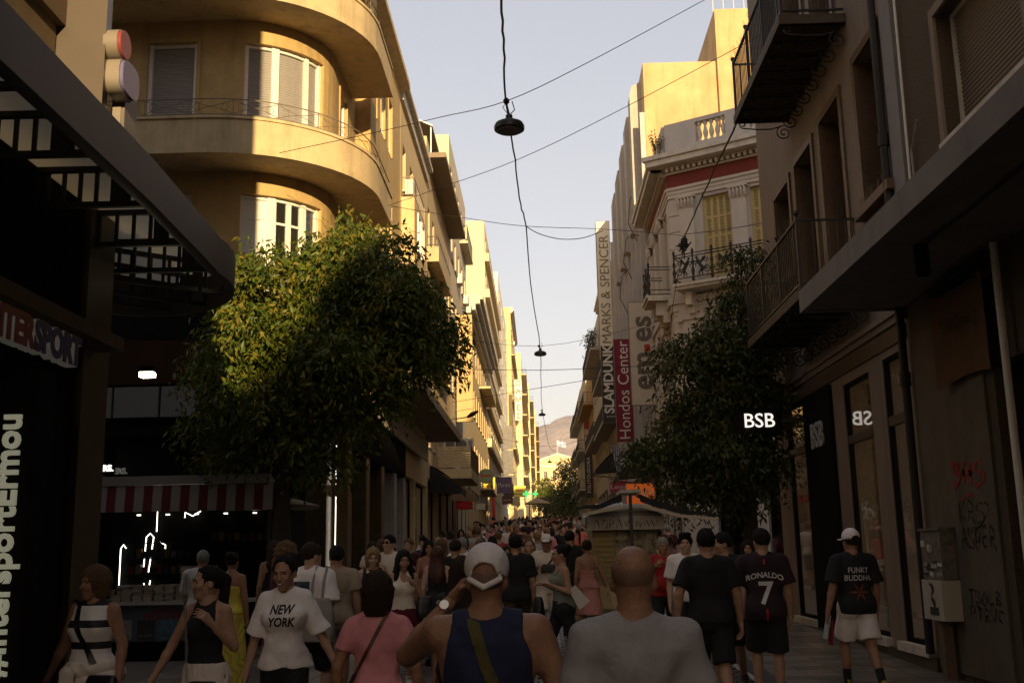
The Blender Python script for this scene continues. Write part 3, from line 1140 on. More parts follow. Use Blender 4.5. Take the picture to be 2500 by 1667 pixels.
# ------------------------------------------------------------------ ground
def ground():
    ys = sorted(set([-60, -20, 0] + [round(y, 2) for y in np.arange(2, 120, 4)] + [130, 160, 200, 250, 300, 400, 700, 1500]))
    def strip(x0, x1, dz, name, m, kind='structure'):
        g = G()
        v = [(x, y, gz(y) + dz) for y in ys for x in (x0, x1)]
        g.add(v, [(2 * i, 2 * i + 1, 2 * i + 3, 2 * i + 2) for i in range(len(ys) - 1)])
        return tag(g.build(name, m), kind=kind)
    m_road = mat('street stone', (.06, .05, .04), .5, .2, 9, .3, 60, spec=.5)
    m_pav = mat('pavement bed', (.10, .085, .068), .65, .2, 4, .25, 30)
    strip(-400, 400, -.02, 'ground', m_pav)
    road = strip(-1.9, 2.6, -.008, 'road', m_road)
    pl = strip(-4.6, -1.9, -.004, 'pavement_left', m_pav)
    pr = strip(2.6, 5.0, -.004, 'pavement_right', m_pav)
    r = random.Random(3)
    # worn setts of the carriageway: the nearest are pieces of their own, the rest one mass
    m_sett = [mat('sett a', (.07, .06, .05), .32, .25, 14, .3, 90, spec=.5), mat('sett b', (.05, .044, .038), .30, .25, 14, .3, 90, spec=.5), mat('sett c', (.09, .078, .062), .36, .25, 14, .3, 90, spec=.5)]
    def sett_geo(g, x, y, w, l, z, t):
        c = .012
        v = [(x - w, y - l, z - .03), (x + w, y - l, z - .03), (x + w, y + l, z - .03), (x - w, y + l, z - .03),
             (x - w + c, y - l + c, z + t), (x + w - c, y - l + c, z + t * .8), (x + w - c, y + l - c, z + t * .9), (x - w + c, y + l - c, z + t)]
        g.add(v, [(4, 5, 6, 7), (0, 1, 5, 4), (1, 2, 6, 5), (2, 3, 7, 6), (3, 0, 4, 7)])
    pm = []
    for mm in m_sett:
        g = G(); sett_geo(g, 0, 0, .068, .068, 0, .012); pm.append(g.mesh('sett', mm))
    rest = [G(), G(), G()]
    n = 0
    y = 11.0
    row = 0
    while y < 34:
        x = -1.82 + (row % 2) * .07
        while x < 2.5:
            j = r.randrange(3)
            if n < 300 and y > 13 and -.2 < x < 2.3:
                link('sett', pm[j], road, T(x, y, gz(y) + r.uniform(-.003, .003)) @ RZ(r.uniform(-4, 4)) @ RX(1.2)); n += 1
            else:
                sett_geo(rest[j], x, y, .066, .066, gz(y), r.uniform(.006, .014))
            x += .147
        y += .147; row += 1
    for j in range(3):
        tag(rest[j].build('setts', m_sett[j], road), kind='stuff')
    # marble slabs on both pavements
    m_sl = [mat('slab a', (.14, .12, .098), .42, .22, 5, .15, 40), mat('slab b', (.11, .096, .078), .45, .22, 5, .15, 40), mat('slab c', (.175, .15, .122), .4, .22, 5, .15, 40)]
    def slabs(par, x0, x1, y0, y1, w, l):
        sm = [G().box(-w / 2 + .004, w / 2 - .004, -l / 2 + .004, l / 2 - .004, -.03, .006).mesh('slab', mm) for mm in m_sl]
        k = 0; y = y0; row = 0
        while y < y1:
            x = x0 + w / 2
            while x < x1 - w / 4 and k < 300:
                link('slab', sm[r.randrange(3)], par, T(x, y + (row % 2) * 0, gz(y) + r.uniform(0, .003)) @ RX(math.degrees(math.atan((gz(y + .3) - gz(y - .3)) / .6)))); k += 1
                x += w
            y += l; row += 1
    slabs(pr, 2.85, 4.9, 7.5, 22.5, .41, .30)
    slabs(pl, -5.2, -2.05, 8.0, 19.0, .45, .55)
    # dark drain channel with pale edge strips along the right pavement
    g = G()
    v = [(x, y, gz(y) + .008) for y in ys if -5 <= y <= 60 for x in (2.62, 2.8)]
    g.add(v, [(2 * i, 2 * i + 1, 2 * i + 3, 2 * i + 2) for i in range(len(v) // 2 - 1)])
    g.build('drain_channel', mat('dark granite', (.05, .04, .034), .5, .3, 12), pr)
    g = G()
    v = [(x, y, gz(y) + .012) for y in ys if -5 <= y <= 60 for x in (2.50, 2.58)]
    g.add(v, [(2 * i, 2 * i + 1, 2 * i + 3, 2 * i + 2) for i in range(len(v) // 2 - 1)])
    g.build('marble_edge_strip', mat('pale marble strip', (.42, .39, .33), .4, .2, 8), pr)
ground()

# ------------------------------------------------------------------ cream corner building with rounded balconies
def cream():
    base = 0.0
    root = thing('corner_apartment_building', 'cream modernist corner building with rounded balconies and grey roller shutters behind the leafy tree', 'building', (-6.5, 23, 0))
    FX, FY, RAD, X0 = -6.5, 21.0, 2.0, -15.0
    L1 = FX - X0; LA = math.pi / 2 * RAD; L2 = 11.5; Wt = L1 + LA + L2
    def dev(p):
        s, d, z = p                    # s along the wall, d into it
        if s <= L1: return (X0 + s, FY + d, z)
        if s <= L1 + LA:
            a = (s - L1) / RAD - math.pi / 2
            rr = RAD - d
            return (FX + rr * math.cos(a), FY + RAD + rr * math.sin(a), z)
        return (FX + RAD - d, FY + RAD + (s - L1 - LA), z)
    def mapped(g):
        g.v = [dev(p) for p in g.v]
        return g
    top = 18.0
    ops, wl = [], []
    floors = [7.0, 10.4, 13.8]         # window sill levels
    for fi, z in enumerate(floors):
        hh = 2.15
        for s0, s1 in ((1.0, 2.0), (3.6, 4.6), (6.85, 7.9)):
            ops.append((s0, s1, z, z + hh)); wl.append((s0, s1, z, hh, fi, 'f'))
        ops.append((L1 + .42, L1 + 2.35, z - .05, z + hh - .02)); wl.append((L1 + .42, L1 + 2.35, z - .05, hh + .03, fi, 'c'))
        ops.append((L1 + LA + .5, L1 + LA + 1.4, z - .25, z + hh)); wl.append((L1 + LA + .5, L1 + LA + 1.4, z - .25, hh + .25, fi, 's'))
        for q in (5.4, 7.0, 8.6):
            ops.append((L1 + LA + q, L1 + LA + q + .75, z + .4, z + hh)); wl.append((L1 + LA + q, L1 + LA + q + .75, z + .4, hh - .4, fi, 's'))
    zb = 5.4
    arc = [L1 + LA * i / 12 for i in range(13)]
    ops2 = [(a, b, c - zb, d - zb) for a, b, c, d in ops]
    # split the sheet finely round the curve
    g = G()
    xs = sorted({0, Wt, *arc} | {o[k] for o in ops2 for k in (0, 1)})
    zs = sorted({0, top - zb} | {o[k] for o in ops2 for k in (2, 3)})
    for i in range(len(xs) - 1):
        for j in range(len(zs) - 1):
            cx, cz = (xs[i] + xs[i + 1]) / 2, (zs[j] + zs[j + 1]) / 2
            hit = any(o[0] < cx < o[1] and o[2] < cz < o[3] for o in ops2)
            if hit: continue
            g.quad((xs[i], 0, zs[j] + zb), (xs[i + 1], 0, zs[j] + zb), (xs[i + 1], 0, zs[j + 1] + zb), (xs[i], 0, zs[j + 1] + zb))
    for x0, x1, z0, z1 in ops2:
        d = .22
        xa = [x for x in xs if x0 <= x <= x1]
        for i in range(len(xa) - 1):
            a, b = xa[i], xa[i + 1]
            g.quad((a, 0, z0 + zb), (a, d, z0 + zb), (b, d, z0 + zb), (b, 0, z0 + zb)); g.quad((a, 0, z1 + zb), (b, 0, z1 + zb), (b, d, z1 + zb), (a, d, z1 + zb))
        g.quad((x0, 0, z0 + zb), (x0, 0, z1 + zb), (x0, d, z1 + zb), (x0, d, z0 + zb)); g.quad((x1, 0, z0 + zb), (x1, d, z0 + zb), (x1, d, z1 + zb), (x1, 0, z1 + zb))
    inv = rel(root, Matrix.Identity(4))
    mapped(g).build('facade_wall', M_CREAM, root, inv, True, 30)
    def bx(s0, s1, d0, d1, z0, z1, nm, m, par, n=1):
        q = G()
        for i in range(n):
            a, b = s0 + (s1 - s0) * i / n, s0 + (s1 - s0) * (i + 1) / n
            q.box(a, b, d0, d1, z0, z1)
        return mapped(q).build(nm, m, par, inv if par is root else None)
    def corr(s0, s1, z0, z1, par, n):
        q = G()
        k = int((z1 - z0) / .055)
        zz = np.linspace(z0, z1, 2 * k + 1)
        for i in range(n):
            a, b = s0 + (s1 - s0) * i / n, s0 + (s1 - s0) * (i + 1) / n
            for j in range(2 * k):
                ya, yb = (.13, .145) if j % 2 == 0 else (.145, .13)
                q.quad((a, ya, zz[j]), (b, ya, zz[j]), (b, yb, zz[j + 1]), (a, yb, zz[j + 1]))
        return mapped(q).build('roller_shutter', M_SHUT, par)
    for s0, s1, z, h, fi, kind in wl:
        q = G()
        t = .075
        n = 8 if kind == 'c' else 1
        for i in range(n):
            a, b = s0 + (s1 - s0) * i / n, s0 + (s1 - s0) * (i + 1) / n
            q.box(a, b, .08, .18, z + h - t, z + h); q.box(a, b, .08, .18, z, z + .07)
        for a in ([s0, s1 - t] if kind != 'c' else [s0, s0 + .58, s0 + 1.42, s1 - t]):
            w = t if a in (s0, s1 - t) else (.17 if a < s0 + 1 else .10)
            q.box(a, a + w, .05, .185, z, z + h)
        wn = mapped(q).build('window', M_WHITE, root, inv)
        # raised plaster surround
        q = G()
        for i in range(n):
            a, b = s0 + (s1 - s0) * i / n, s0 + (s1 - s0) * (i + 1) / n
            q.box(a, b, -.03, -.001, z + h, z + h + .09)
        q.box(s0 - .08, s0, -.03, -.001, z, z + h + .09); q.box(s1, s1 + .08, -.03, -.001, z, z + h + .09)
        mapped(q).build('surround', M_CREAM, wn)
        if fi >= 1:
            if kind == 'c':
                corr(s0 + t, s0 + .58, z + .18, z + h - t, wn, 2); corr(s0 + .75, s0 + 1.42, z + .1, z + h - t, wn, 3); corr(s0 + 1.52, s1 - t, z + .1, z + h - t, wn, 2)
            else:
                corr(s0 + t, s1 - t, z + (.2 if kind == 'f' else .08), z + h - t, wn, 1)
            if kind != 's':
                q = G().box(s0 + t, s1 - t, .16, .17, z + .07, z + .2); mapped(q).build('pane', GL, wn)
        else:
            if kind == 's':
                q = G().box(s0 + t, s1 - t, .13, .14, z + .07, z + h - t); mapped(q).build('pane', GL, wn)
            elif kind == 'f':
                for a, b in ((s0 + t, (s0 + s1) / 2 - .02), ((s0 + s1) / 2 + .02, s1 - t)):
                    q = G().box(a, b, .11, .14, z + .07, z + h - t); q.box(a + .04, b - .04, .09, .11, z + h * .1, z + h * .68); q.box(a + .04, b - .04, .09, .11, z + h * .73, z + h - t - .06)
                    mapped(q).build('shutter', M_WHITE, wn)
            else:
                q = G().box(s0 + t, s0 + .58, .11, .14, z + .07, z + h - t); q.box(s0 + t + .06, s0 + .53, .095, .11, z + .2, z + h * .72); q.box(s0 + t + .06, s0 + .53, .095, .11, z + h * .77, z + h - t - .06)
                mapped(q).build('shutter', M_WHITE, wn)
                q = G()
                for a, b in ((s0 + .75, s0 + 1.07), (s0 + 1.11, s0 + 1.42), (s0 + 1.52, s1 - t)):
                    q.box(a, b, .14, .145, z + .07, z + h - t)
                mapped(q).build('pane', GL, wn)
                q = G().box(s0 + 1.065, s0 + 1.115, .1, .16, z + .07, z + h - t)
                for a, b in ((s0 + .75, s0 + 1.065), (s0 + 1.115, s0 + 1.42)): q.box(a, b, .1, .16, z + h * .74, z + h * .74 + .05); q.box(a, a + .035, .1, .16, z + .07, z + h - t); q.box(b - .035, b, .1, .16, z + .07, z + h - t)
                mapped(q).build('sash', M_WHITE, wn)
    # balconies: a sweep round the corner
    path = [(-15, 19.95), (-12, 19.95), (-9, 19.95), (-6.6, 19.95)] + [(-6.6 + 3.1 * math.cos(a), 23.05 + 3.1 * math.sin(a)) for a in np.linspace(-math.pi / 2, 0, 17)[1:]] + [(-3.5, 24.1), (-3.5, 25.2)]
    for zb_ in (9.62, 13.05, 16.4):
        b = G().ribbon(path, [(0, zb_ + .13), (0, zb_ + .74), (.03, zb_ + .74), (.03, zb_ + .80), (-.15, zb_ + .80), (-.15, zb_ + .2), (-1.12, zb_ + .2), (-1.12, zb_), (.03, zb_), (.03, zb_ + .13)][::-1]).build('balcony', M_CREAM2, root, inv, True, 25)
        # scrolled iron railing
        q = G()
        z0 = zb_ + .82
        pp = []
        for i in range(len(path) - 1):
            a, c = Vector(path[i]), Vector(path[i + 1])
            n = max(1, int((c - a).length / .3))
            for k in range(n): pp.append(a + (c - a) * k / n)
        pp.append(Vector(path[-1]))
        off = []
        for i, p in enumerate(pp):
            a, c = pp[max(0, i - 1)], pp[min(len(pp) - 1, i + 1)]
            d = (c - a).normalized()
            off.append(Vector((p.x - d.y * .06, p.y + d.x * .06)))
        for z_ in (.03, .36): q.tube([(p.x, p.y, z0 + z_) for p in off], .013, 5)
        al = 0.0
        vis = [p for p in off]
        for i in range(0, len(vis) - 3, 3):
            p0, p1, p2, p3 = vis[i], vis[i + 1], vis[i + 2], vis[i + 3]
            if p0.x < -11: continue
            q.tube([(p0.x, p0.y, z0 + .03), (p0.x, p0.y, z0 + .36)], .009, 4)
            for sgn in (0, 1):
                za, zc = (z0 + .05, z0 + .34) if sgn else (z0 + .34, z0 + .05)
                q.tube([(p0.x, p0.y, za), (p1.x, p1.y, za * .62 + zc * .38), ((p1.x + p2.x) / 2, (p1.y + p2.y) / 2, (za + zc) / 2), (p2.x, p2.y, za * .38 + zc * .62), (p3.x, p3.y, zc)], .007, 4)
            for c in (p0.lerp(p1, .55), p3.lerp(p2, .55)):
                d = (p3 - p0).normalized()
                q.tube([(c.x + d.x * .07 * math.cos(t), c.y + d.y * .07 * math.cos(t), z0 + .195 + .08 * math.sin(t)) for t in np.linspace(0, 6.28, 9)], .006, 4)
        q.build('railing', M_IRONG, b)
    # roof parapet and back of the volume
    G().prism([(-15, 21.02), (-6.5, 21.02), (-5.1, 21.62), (-4.52, 23), (-4.52, 34.5), (-15, 34.5)], top - .05, top).build('roof', M_CONC, root, inv)
    g = G(); g.quad((-4.5, 34.5, 0), (-4.5, 34.5, top), (-15, 34.5, top), (-15, 34.5, 0)); g.quad((-15, 21, 0), (-15, 34.5, 0), (-15, 34.5, top), (-15, 21, top))
    g.build('side_wall', M_CREAM, root, inv)
    # parapet cornice on the street side and pier
    G().ribbon([(-4.5, 24), (-4.5, 29), (-4.5, 34.5)], [(0, 17.4), (.35, 17.55), (.35, 17.75), (.12, 17.9), (.12, 18.35), (0, 18.35)][::-1]).build('cornice', M_CREAM2, root, inv)
    G().box(-5.0, -4.1, 25.6, 26.5, 5.4, 18.3).build('pier', M_CREAM, root, inv)
    # inside screen so that windows look into dark rooms
    G().prism([(-14.8, 22), (-6.4, 22), (-5.6, 23), (-5.6, 34.2), (-14.8, 34.2)], .2, 17.8).build('room_back', M_DARK, root, inv)
    # ground-floor shop: black cladding, bronze columns, glossy glass
    g = G()
    g.prism([(-15, 20.7), (-6.4, 20.7), (-4.9, 21.4), (-4.3, 22.8), (-4.3, 34.5), (-4.6, 34.5), (-4.6, 22.9), (-5.1, 21.7), (-6.5, 21.1), (-15, 21.1)], 4.1, 5.45)
    g.box(-15, -6.4, 20.66, 21.05, 5.45, 6.75)
    g.build('shop_fascia', M_BLACK, root, inv)
    for y in (22.0, 24.4, 27.0, 29.6, 32.2, 34.3):
        q = G().box(-4.75, -4.32, y - .28, y + .28, 0, 4.15); q.build('column', M_GOLD if y < 30 else M_CONC, root, inv)
    for i, (a, b) in enumerate(((22.3, 24.1), (24.7, 26.7), (27.3, 29.3), (29.9, 31.9), (32.5, 34.0))):
        q = G().quad((-4.62, a, .3), (-4.62, b, .3), (-4.62, b, 4.1), (-4.62, a, 4.1)); q.build('shop_window', GLM, root, inv)
    for i in range(4):
        a = -14.4 + i * 2.0
        q = G().quad((a, 21.0, .3), (a + 1.8, 21.0, .3), (a + 1.8, 21.0, 4.0), (a, 21.0, 4.0)); q.build('shop_window', glass('dim shop glass', (.01, .009, .008), .042), root, inv)
    # pale upper panels seen in the shop's first-floor display
    g = G()
    wh = mat('pale display panel', (.16, .16, .15), .6, .05)
    for i in range(3):
        x = -9.25 + i * .93
        pts = [(x + .06 + .05 * math.cos(t) + (.78 if abs(t) < 1.6 else 0), 0) for t in (0,)]
        q = G().box(x, x + .88, 20.56, 20.64, 4.42, 5.02); q.build('display_panel', wh, root, inv)
    G().box(-9.3, -6.5, 20.60, 20.65, 5.08, 5.95).build('upper_window', glass('painted brown reflection glass', (.028, .012, .006), .042), root, inv)  # the pane's red-brown reflection is put into its own colour
    # white tube lights inside the dark entrance
    for x, y, z0, z1 in ((-4.25, 22.35, .8, 2.9), (-4.25, 22.35, 3.15, 4.0), (-5.75, 20.62, 1.0, 2.1), (-5.75, 20.62, 2.2, 2.9), (-6.35, 20.62, 2.2, 2.9)):
        q = G().box(x - .007, x + .007, y - .007, y + .007, z0, z1); q.build('tube_light', M_TUBE, root, inv)
    text('DERS.', root, rel(root, FF(-8.50, 20.64, 3.44)), .165, mat('lit letters', (1, 1, 1), .5, 0, emit=(1, .95, .82), es=.7), ext=.02, bold=.006)
    # squiggle of neon over the shop
    for pts in ([(-5.35, 3.55), (-5.1, 3.55)], [(-5.35, 3.75), (-5.1, 3.75)], [(-5.35, 3.55), (-5.45, 3.6), (-5.45, 3.7), (-5.35, 3.75)], [(-5.9, 3.55), (-5.75, 3.72), (-5.7, 3.6), (-5.55, 3.7)]):
        q = G().tube([(x, 20.66, z) for x, z in pts], .018, 6); q.build('neon_tube', M_TUBE, root, inv)
    # projecting canopy slab over the next shops
    return root
cream()

# ------------------------------------------------------------------ dark sports shop in the left foreground
def milky(name, c):
    """Translucent sheet: daylight on top glows through to the underside."""
    m = bpy.data.materials.new(name); m.use_nodes = True
    N, L = m.node_tree.nodes, m.node_tree.links
    N.clear()
    o, d, t, x = N.new('ShaderNodeOutputMaterial'), N.new('ShaderNodeBsdfDiffuse'), N.new('ShaderNodeBsdfTranslucent'), N.new('ShaderNodeMixShader')
    d.inputs[0].default_value = t.inputs[0].default_value = (*c, 1)
    x.inputs[0].default_value = .7
    L.new(d.outputs[0], x.inputs[1]); L.new(t.outputs[0], x.inputs[2]); L.new(x.outputs[0], o.inputs[0])
    return m

def sports_shop():
    root = thing('sports_shop_building', 'dark sports shop building with curved ribbed canopy and lit vertical letters at the left edge', 'building', (-4.5, 4, 0))
    inv = rel(root, Matrix.Identity(4))
    M_TAUPE = mat('taupe stone cladding', (.15, .105, .062), .7, .1, 2, .1, 60, dirt=.3)
    M_BAND = mat('canopy fascia metal', (.06, .05, .045), .5, .08, 3)
    # ground floor: dark glazing and panels
    G().box(-30, -4.0, -12, 9.0, 0, 5.0).build('shop_wall', M_BLACK, root, inv)
    G().box(-4.35, -3.95, 9.05, 9.6, 0, 5.0).build('column', mat('bronze pier', (.10, .068, .03), .45, .15, 3, metal=.3), root, inv)
    G().box(-4.02, -3.7, 6.9, 9.3, 3.5, 3.62).build('ledge', M_TAUPE, root, inv)
    G().box(-4.0, -3.46, 7.22, 7.5, 0, 3.0).build('sign_panel', M_BLACK, root, inv)
    # upper storeys
    g = G()
    g.box(-30, -3.95, -12, 8.3, 6.15, 20.5)
    g.build('upper_wall', M_TAUPE, root, inv)
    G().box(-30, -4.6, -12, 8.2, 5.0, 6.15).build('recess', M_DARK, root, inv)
    G().box(-4.55, -4.02, 7.2, 8.28, 5.0, 6.15).build('pier', M_TAUPE, root, inv)
    g = G()
    for z0, z1, o in ((7.0, 7.12, .12), (7.12, 7.3, .06), (10.2, 10.4, .12), (13.4, 13.6, .12), (16.6, 16.8, .12), (20.2, 20.6, .3)):
        g.box(-3.96, -3.95 + o, -12, 8.32, z0, z1)
    g.build('string_course', M_TAUPE, root, inv)
    for z in (7.6, 10.8, 14.0, 17.2):
        for y in (5.2, 2.2, -.8):
            q = G().box(-3.97, -3.93, y, y + 1.5, z, z + 2.1); q.build('window', GL, root, inv)
    # rounded corner drum that carries the logo
    g = G()
    pts = [(-4.6, 8.3)] + [(-4.6 + 1.0 * math.cos(a), 8.3 + .75 * math.sin(a)) for a in np.linspace(0, math.pi * .5, 9)] + [(-4.6, 8.6)]
    g.prism(pts, 5.15, 20.5)
    g.build('corner_drum', mat('drum cladding', (.11, .09, .07), .4, .08, 2, metal=.3), root, inv, True)
    # logo: three stacked soft shapes standing off the drum
    red, blue, wht = mat('logo red', (.24, .045, .04), .4, .05), mat('logo blue', (.13, .12, .24), .4, .05), mat('logo white edge', (.22, .19, .15), .4, .04)
    def disc(yc, zc, ry, rz, x0, x1, m, n=22, sq=2.0):
        poly = [(yc + ry * math.copysign(abs(math.cos(t)) ** (2 / sq), math.cos(t)), zc + rz * math.copysign(abs(math.sin(t)) ** (2 / sq), math.sin(t))) for t in np.linspace(0, 2 * math.pi, n, endpoint=False)]
        for a, b, mm in ((x0, x1 - .03, wht), (x1 - .03, x1, m)):
            g = G(); k = len(poly)
            s_ = 1.0 if mm is wht else .93
            P = [((p[0] - yc) * s_ + yc, (p[1] - zc) * s_ + zc) for p in poly]
            g.add([(a, *p) for p in P] + [(b, *p) for p in P], [tuple(range(k - 1, -1, -1)), tuple(range(k, 2 * k))] + [(i, (i + 1) % k, k + (i + 1) % k, k + i) for i in range(k)])
            g.build('logo_shape', mm, root, inv, True, 30)
    disc(8.42, 6.02, .13, .13, -3.62, -3.47, red)
    disc(8.55, 5.75, .2, .16, -3.62, -3.46, blue, sq=3)
    disc(8.80, 5.55, .15, .33, -3.66, -3.55, mat('logo grey edge', (.13, .115, .10), .45, .05), sq=3)
    # vertical hashtag letters and the shop name
    lit = mat('lit channel letter', (.42, .42, .33), .4, .03, emit=(.8, .78, .55), es=.09)
    edge = mat('letter side', (.25, .25, .2), .5, .05)
    text('#IntersportErmou', root, inv @ FF(-3.625, 7.20, 1.80) @ RY(-90), .235, lit, ext=.015, bold=.006)
    F2 = frame((-3.66, 7.92, 3.27), (0, 1, 0))
    rd, bl, sd = mat('name red', (.30, .035, .03), .4, .03), mat('name blue', (.06, .05, .20), .4, .03), mat('name white side', (.40, .37, .31), .4, .03, emit=(.7, .62, .5), es=.02)
    text('INTER', root, rel(root, F2 @ T(-.50, -.05, .0)), .30, rd, ext=.004, bold=.016, sx=.86, align='RIGHT')
    text('SPORT', root, rel(root, F2 @ T(-.48, -.05, .0)), .30, bl, ext=.004, bold=.016, sx=.86, align='LEFT')
    text('INTER', root, rel(root, F2 @ T(-.50, .0, .0)), .30, sd, ext=.044, bold=.019, sx=.86, align='RIGHT')
    text('SPORT', root, rel(root, F2 @ T(-.48, .0, .0)), .30, sd, ext=.044, bold=.019, sx=.86, align='LEFT')
    # curved canopy: fascia band, white roof sheet, ladder trusses
    can = thing('canopy', None, None); can.parent = root; can.matrix_basis = inv
    del_keys = [k for k in can.keys()]
    out = [(-2.95, -2), (-2.97, 2), (-3.0, 5), (-3.05, 8), (-3.12, 9.6)] + [(-4.32 + 1.18 * math.cos(a), 10.35 + 1.55 * math.sin(a)) for a in np.linspace(-.15, math.pi * .62, 14)] + [(-5.3, 11.4), (-6.2, 10.7)]
    G().ribbon(out, [(0, 4.42), (.035, 4.44), (.035, 4.80), (0, 4.82), (-.05, 4.82), (-.05, 4.42)][::-1]).build('fascia', M_BAND, can, None, True, 30)
    roof_m = milky('milky roof sheet', (.62, .60, .54))
    poly = [(p[0] - .06, p[1]) for p in out[:-2]] + [(-4.8, 11.6), (-4.5, 11), (-4.3, 9.7), (-4.3, -2)]
    G().prism(poly, 4.80, 4.815).build('roof_sheet', roof_m, can)
    def edge_x(y):
        best = -3.0
        for i in range(len(out) - 1):
            (xa, ya), (xb, yb) = out[i], out[i + 1]
            if ya <= y <= yb: best = xa + (xb - xa) * (y - ya) / max(1e-6, yb - ya); break
        return best
    def truss(a, b, n):
        g = G()
        a, b = Vector(a), Vector(b)
        for z in (4.47, 4.77): g.bar((a.x, a.y, z), (b.x, b.y, z), .05, .045)
        for i in range(n + 1):
            p = a.lerp(b, i / n)
            g.box(p.x - .014, p.x + .014, p.y - .014, p.y + .014, 4.49, 4.75)
        p = a.lerp(b, .16)
        g.box(p.x - .05, p.x + .05, p.y - .02, p.y + .02, 4.45, 4.78)
        g.build('truss', M_IRON, can)
    for y in (3.6, 4.75, 5.9, 7.0, 8.1, 9.2, 10.1):
        truss((edge_x(y) - .06, y, 0), (-4.3 + (.0 if y < 9 else -.25), y - .02, 0), 9)
    for ang, x1, y1 in ((.5, -4.75, 10.0), (1.0, -4.8, 10.6), (1.45, -5.2, 10.9)):
        truss((-4.32 + 1.1 * math.cos(ang), 10.35 + 1.47 * math.sin(ang), 0), (x1, y1, 0), 9)
    G().bar((-4.3, -2, 4.6), (-4.3, 9.8, 4.6), .10, .42).build('beam', M_BLACK, can)
    # two lit spots
    g = G().box(-4.16, -4.02, 10.9, 11.0, 3.55, 3.60); g.build('spot_lamp', M_LAMP, root, inv)
    G().box(-4.17, -4.01, 10.89, 11.02, 3.605, 3.66).build('lamp_housing', M_BLACK, root, inv)
    g = G().lathe([(.035, 0), (.035, .012)], 12, (-3.22, 10.7, 4.5)); g.build('spot_lamp', M_LAMP, root, inv)
sports_shop()
# ------------------------------------------------------------------ right side of the street
def spiral(c, a0, turns, r0, r1, ax, az, n=16):
    """Points of a scroll in the plane spanned by ax and az."""
    out = []
    for i in range(n + 1):
        t = i / n
        a = a0 + turns * 2 * math.pi * t
        r = r0 + (r1 - r0) * t
        out.append(Vector(c) + Vector(ax) * (r * math.cos(a)) + Vector(az) * (r * math.sin(a)))
    return out

def stroke(g, pts, w, M):
    """Painted brush line as a thin raised ribbon on a wall."""
    P = [Vector((p[0], 0, p[1])) for p in pts]
    if len(P) > 2:                                   # hand-drawn: smooth curve instead of straight segments
        Q = []
        for i in range(len(P) - 1):
            a, b = P[i], P[i + 1]; p0 = P[max(0, i - 1)]; p3 = P[min(len(P) - 1, i + 2)]
            for k in range(4):
                t = k / 4
                Q.append(.5 * ((2 * a) + (b - p0) * t + (2 * p0 - 5 * a + 4 * b - p3) * t * t + (3 * a - p0 - 3 * b + p3) * t ** 3))
        P = Q + [P[-1]]
    vs, fs = [], []
    for i, p in enumerate(P):
        d = (P[min(i + 1, len(P) - 1)] - P[max(i - 1, 0)]).normalized()
        n = Vector((-d.z, 0, d.x)) * w * (.38 + .24 * math.sin(i * .9 + len(P)))
        vs += [M @ (p + n), M @ (p - n)]
    for i in range(len(P) - 1): fs.append((2 * i, 2 * i + 1, 2 * i + 3, 2 * i + 2))
    g.add(vs, fs)

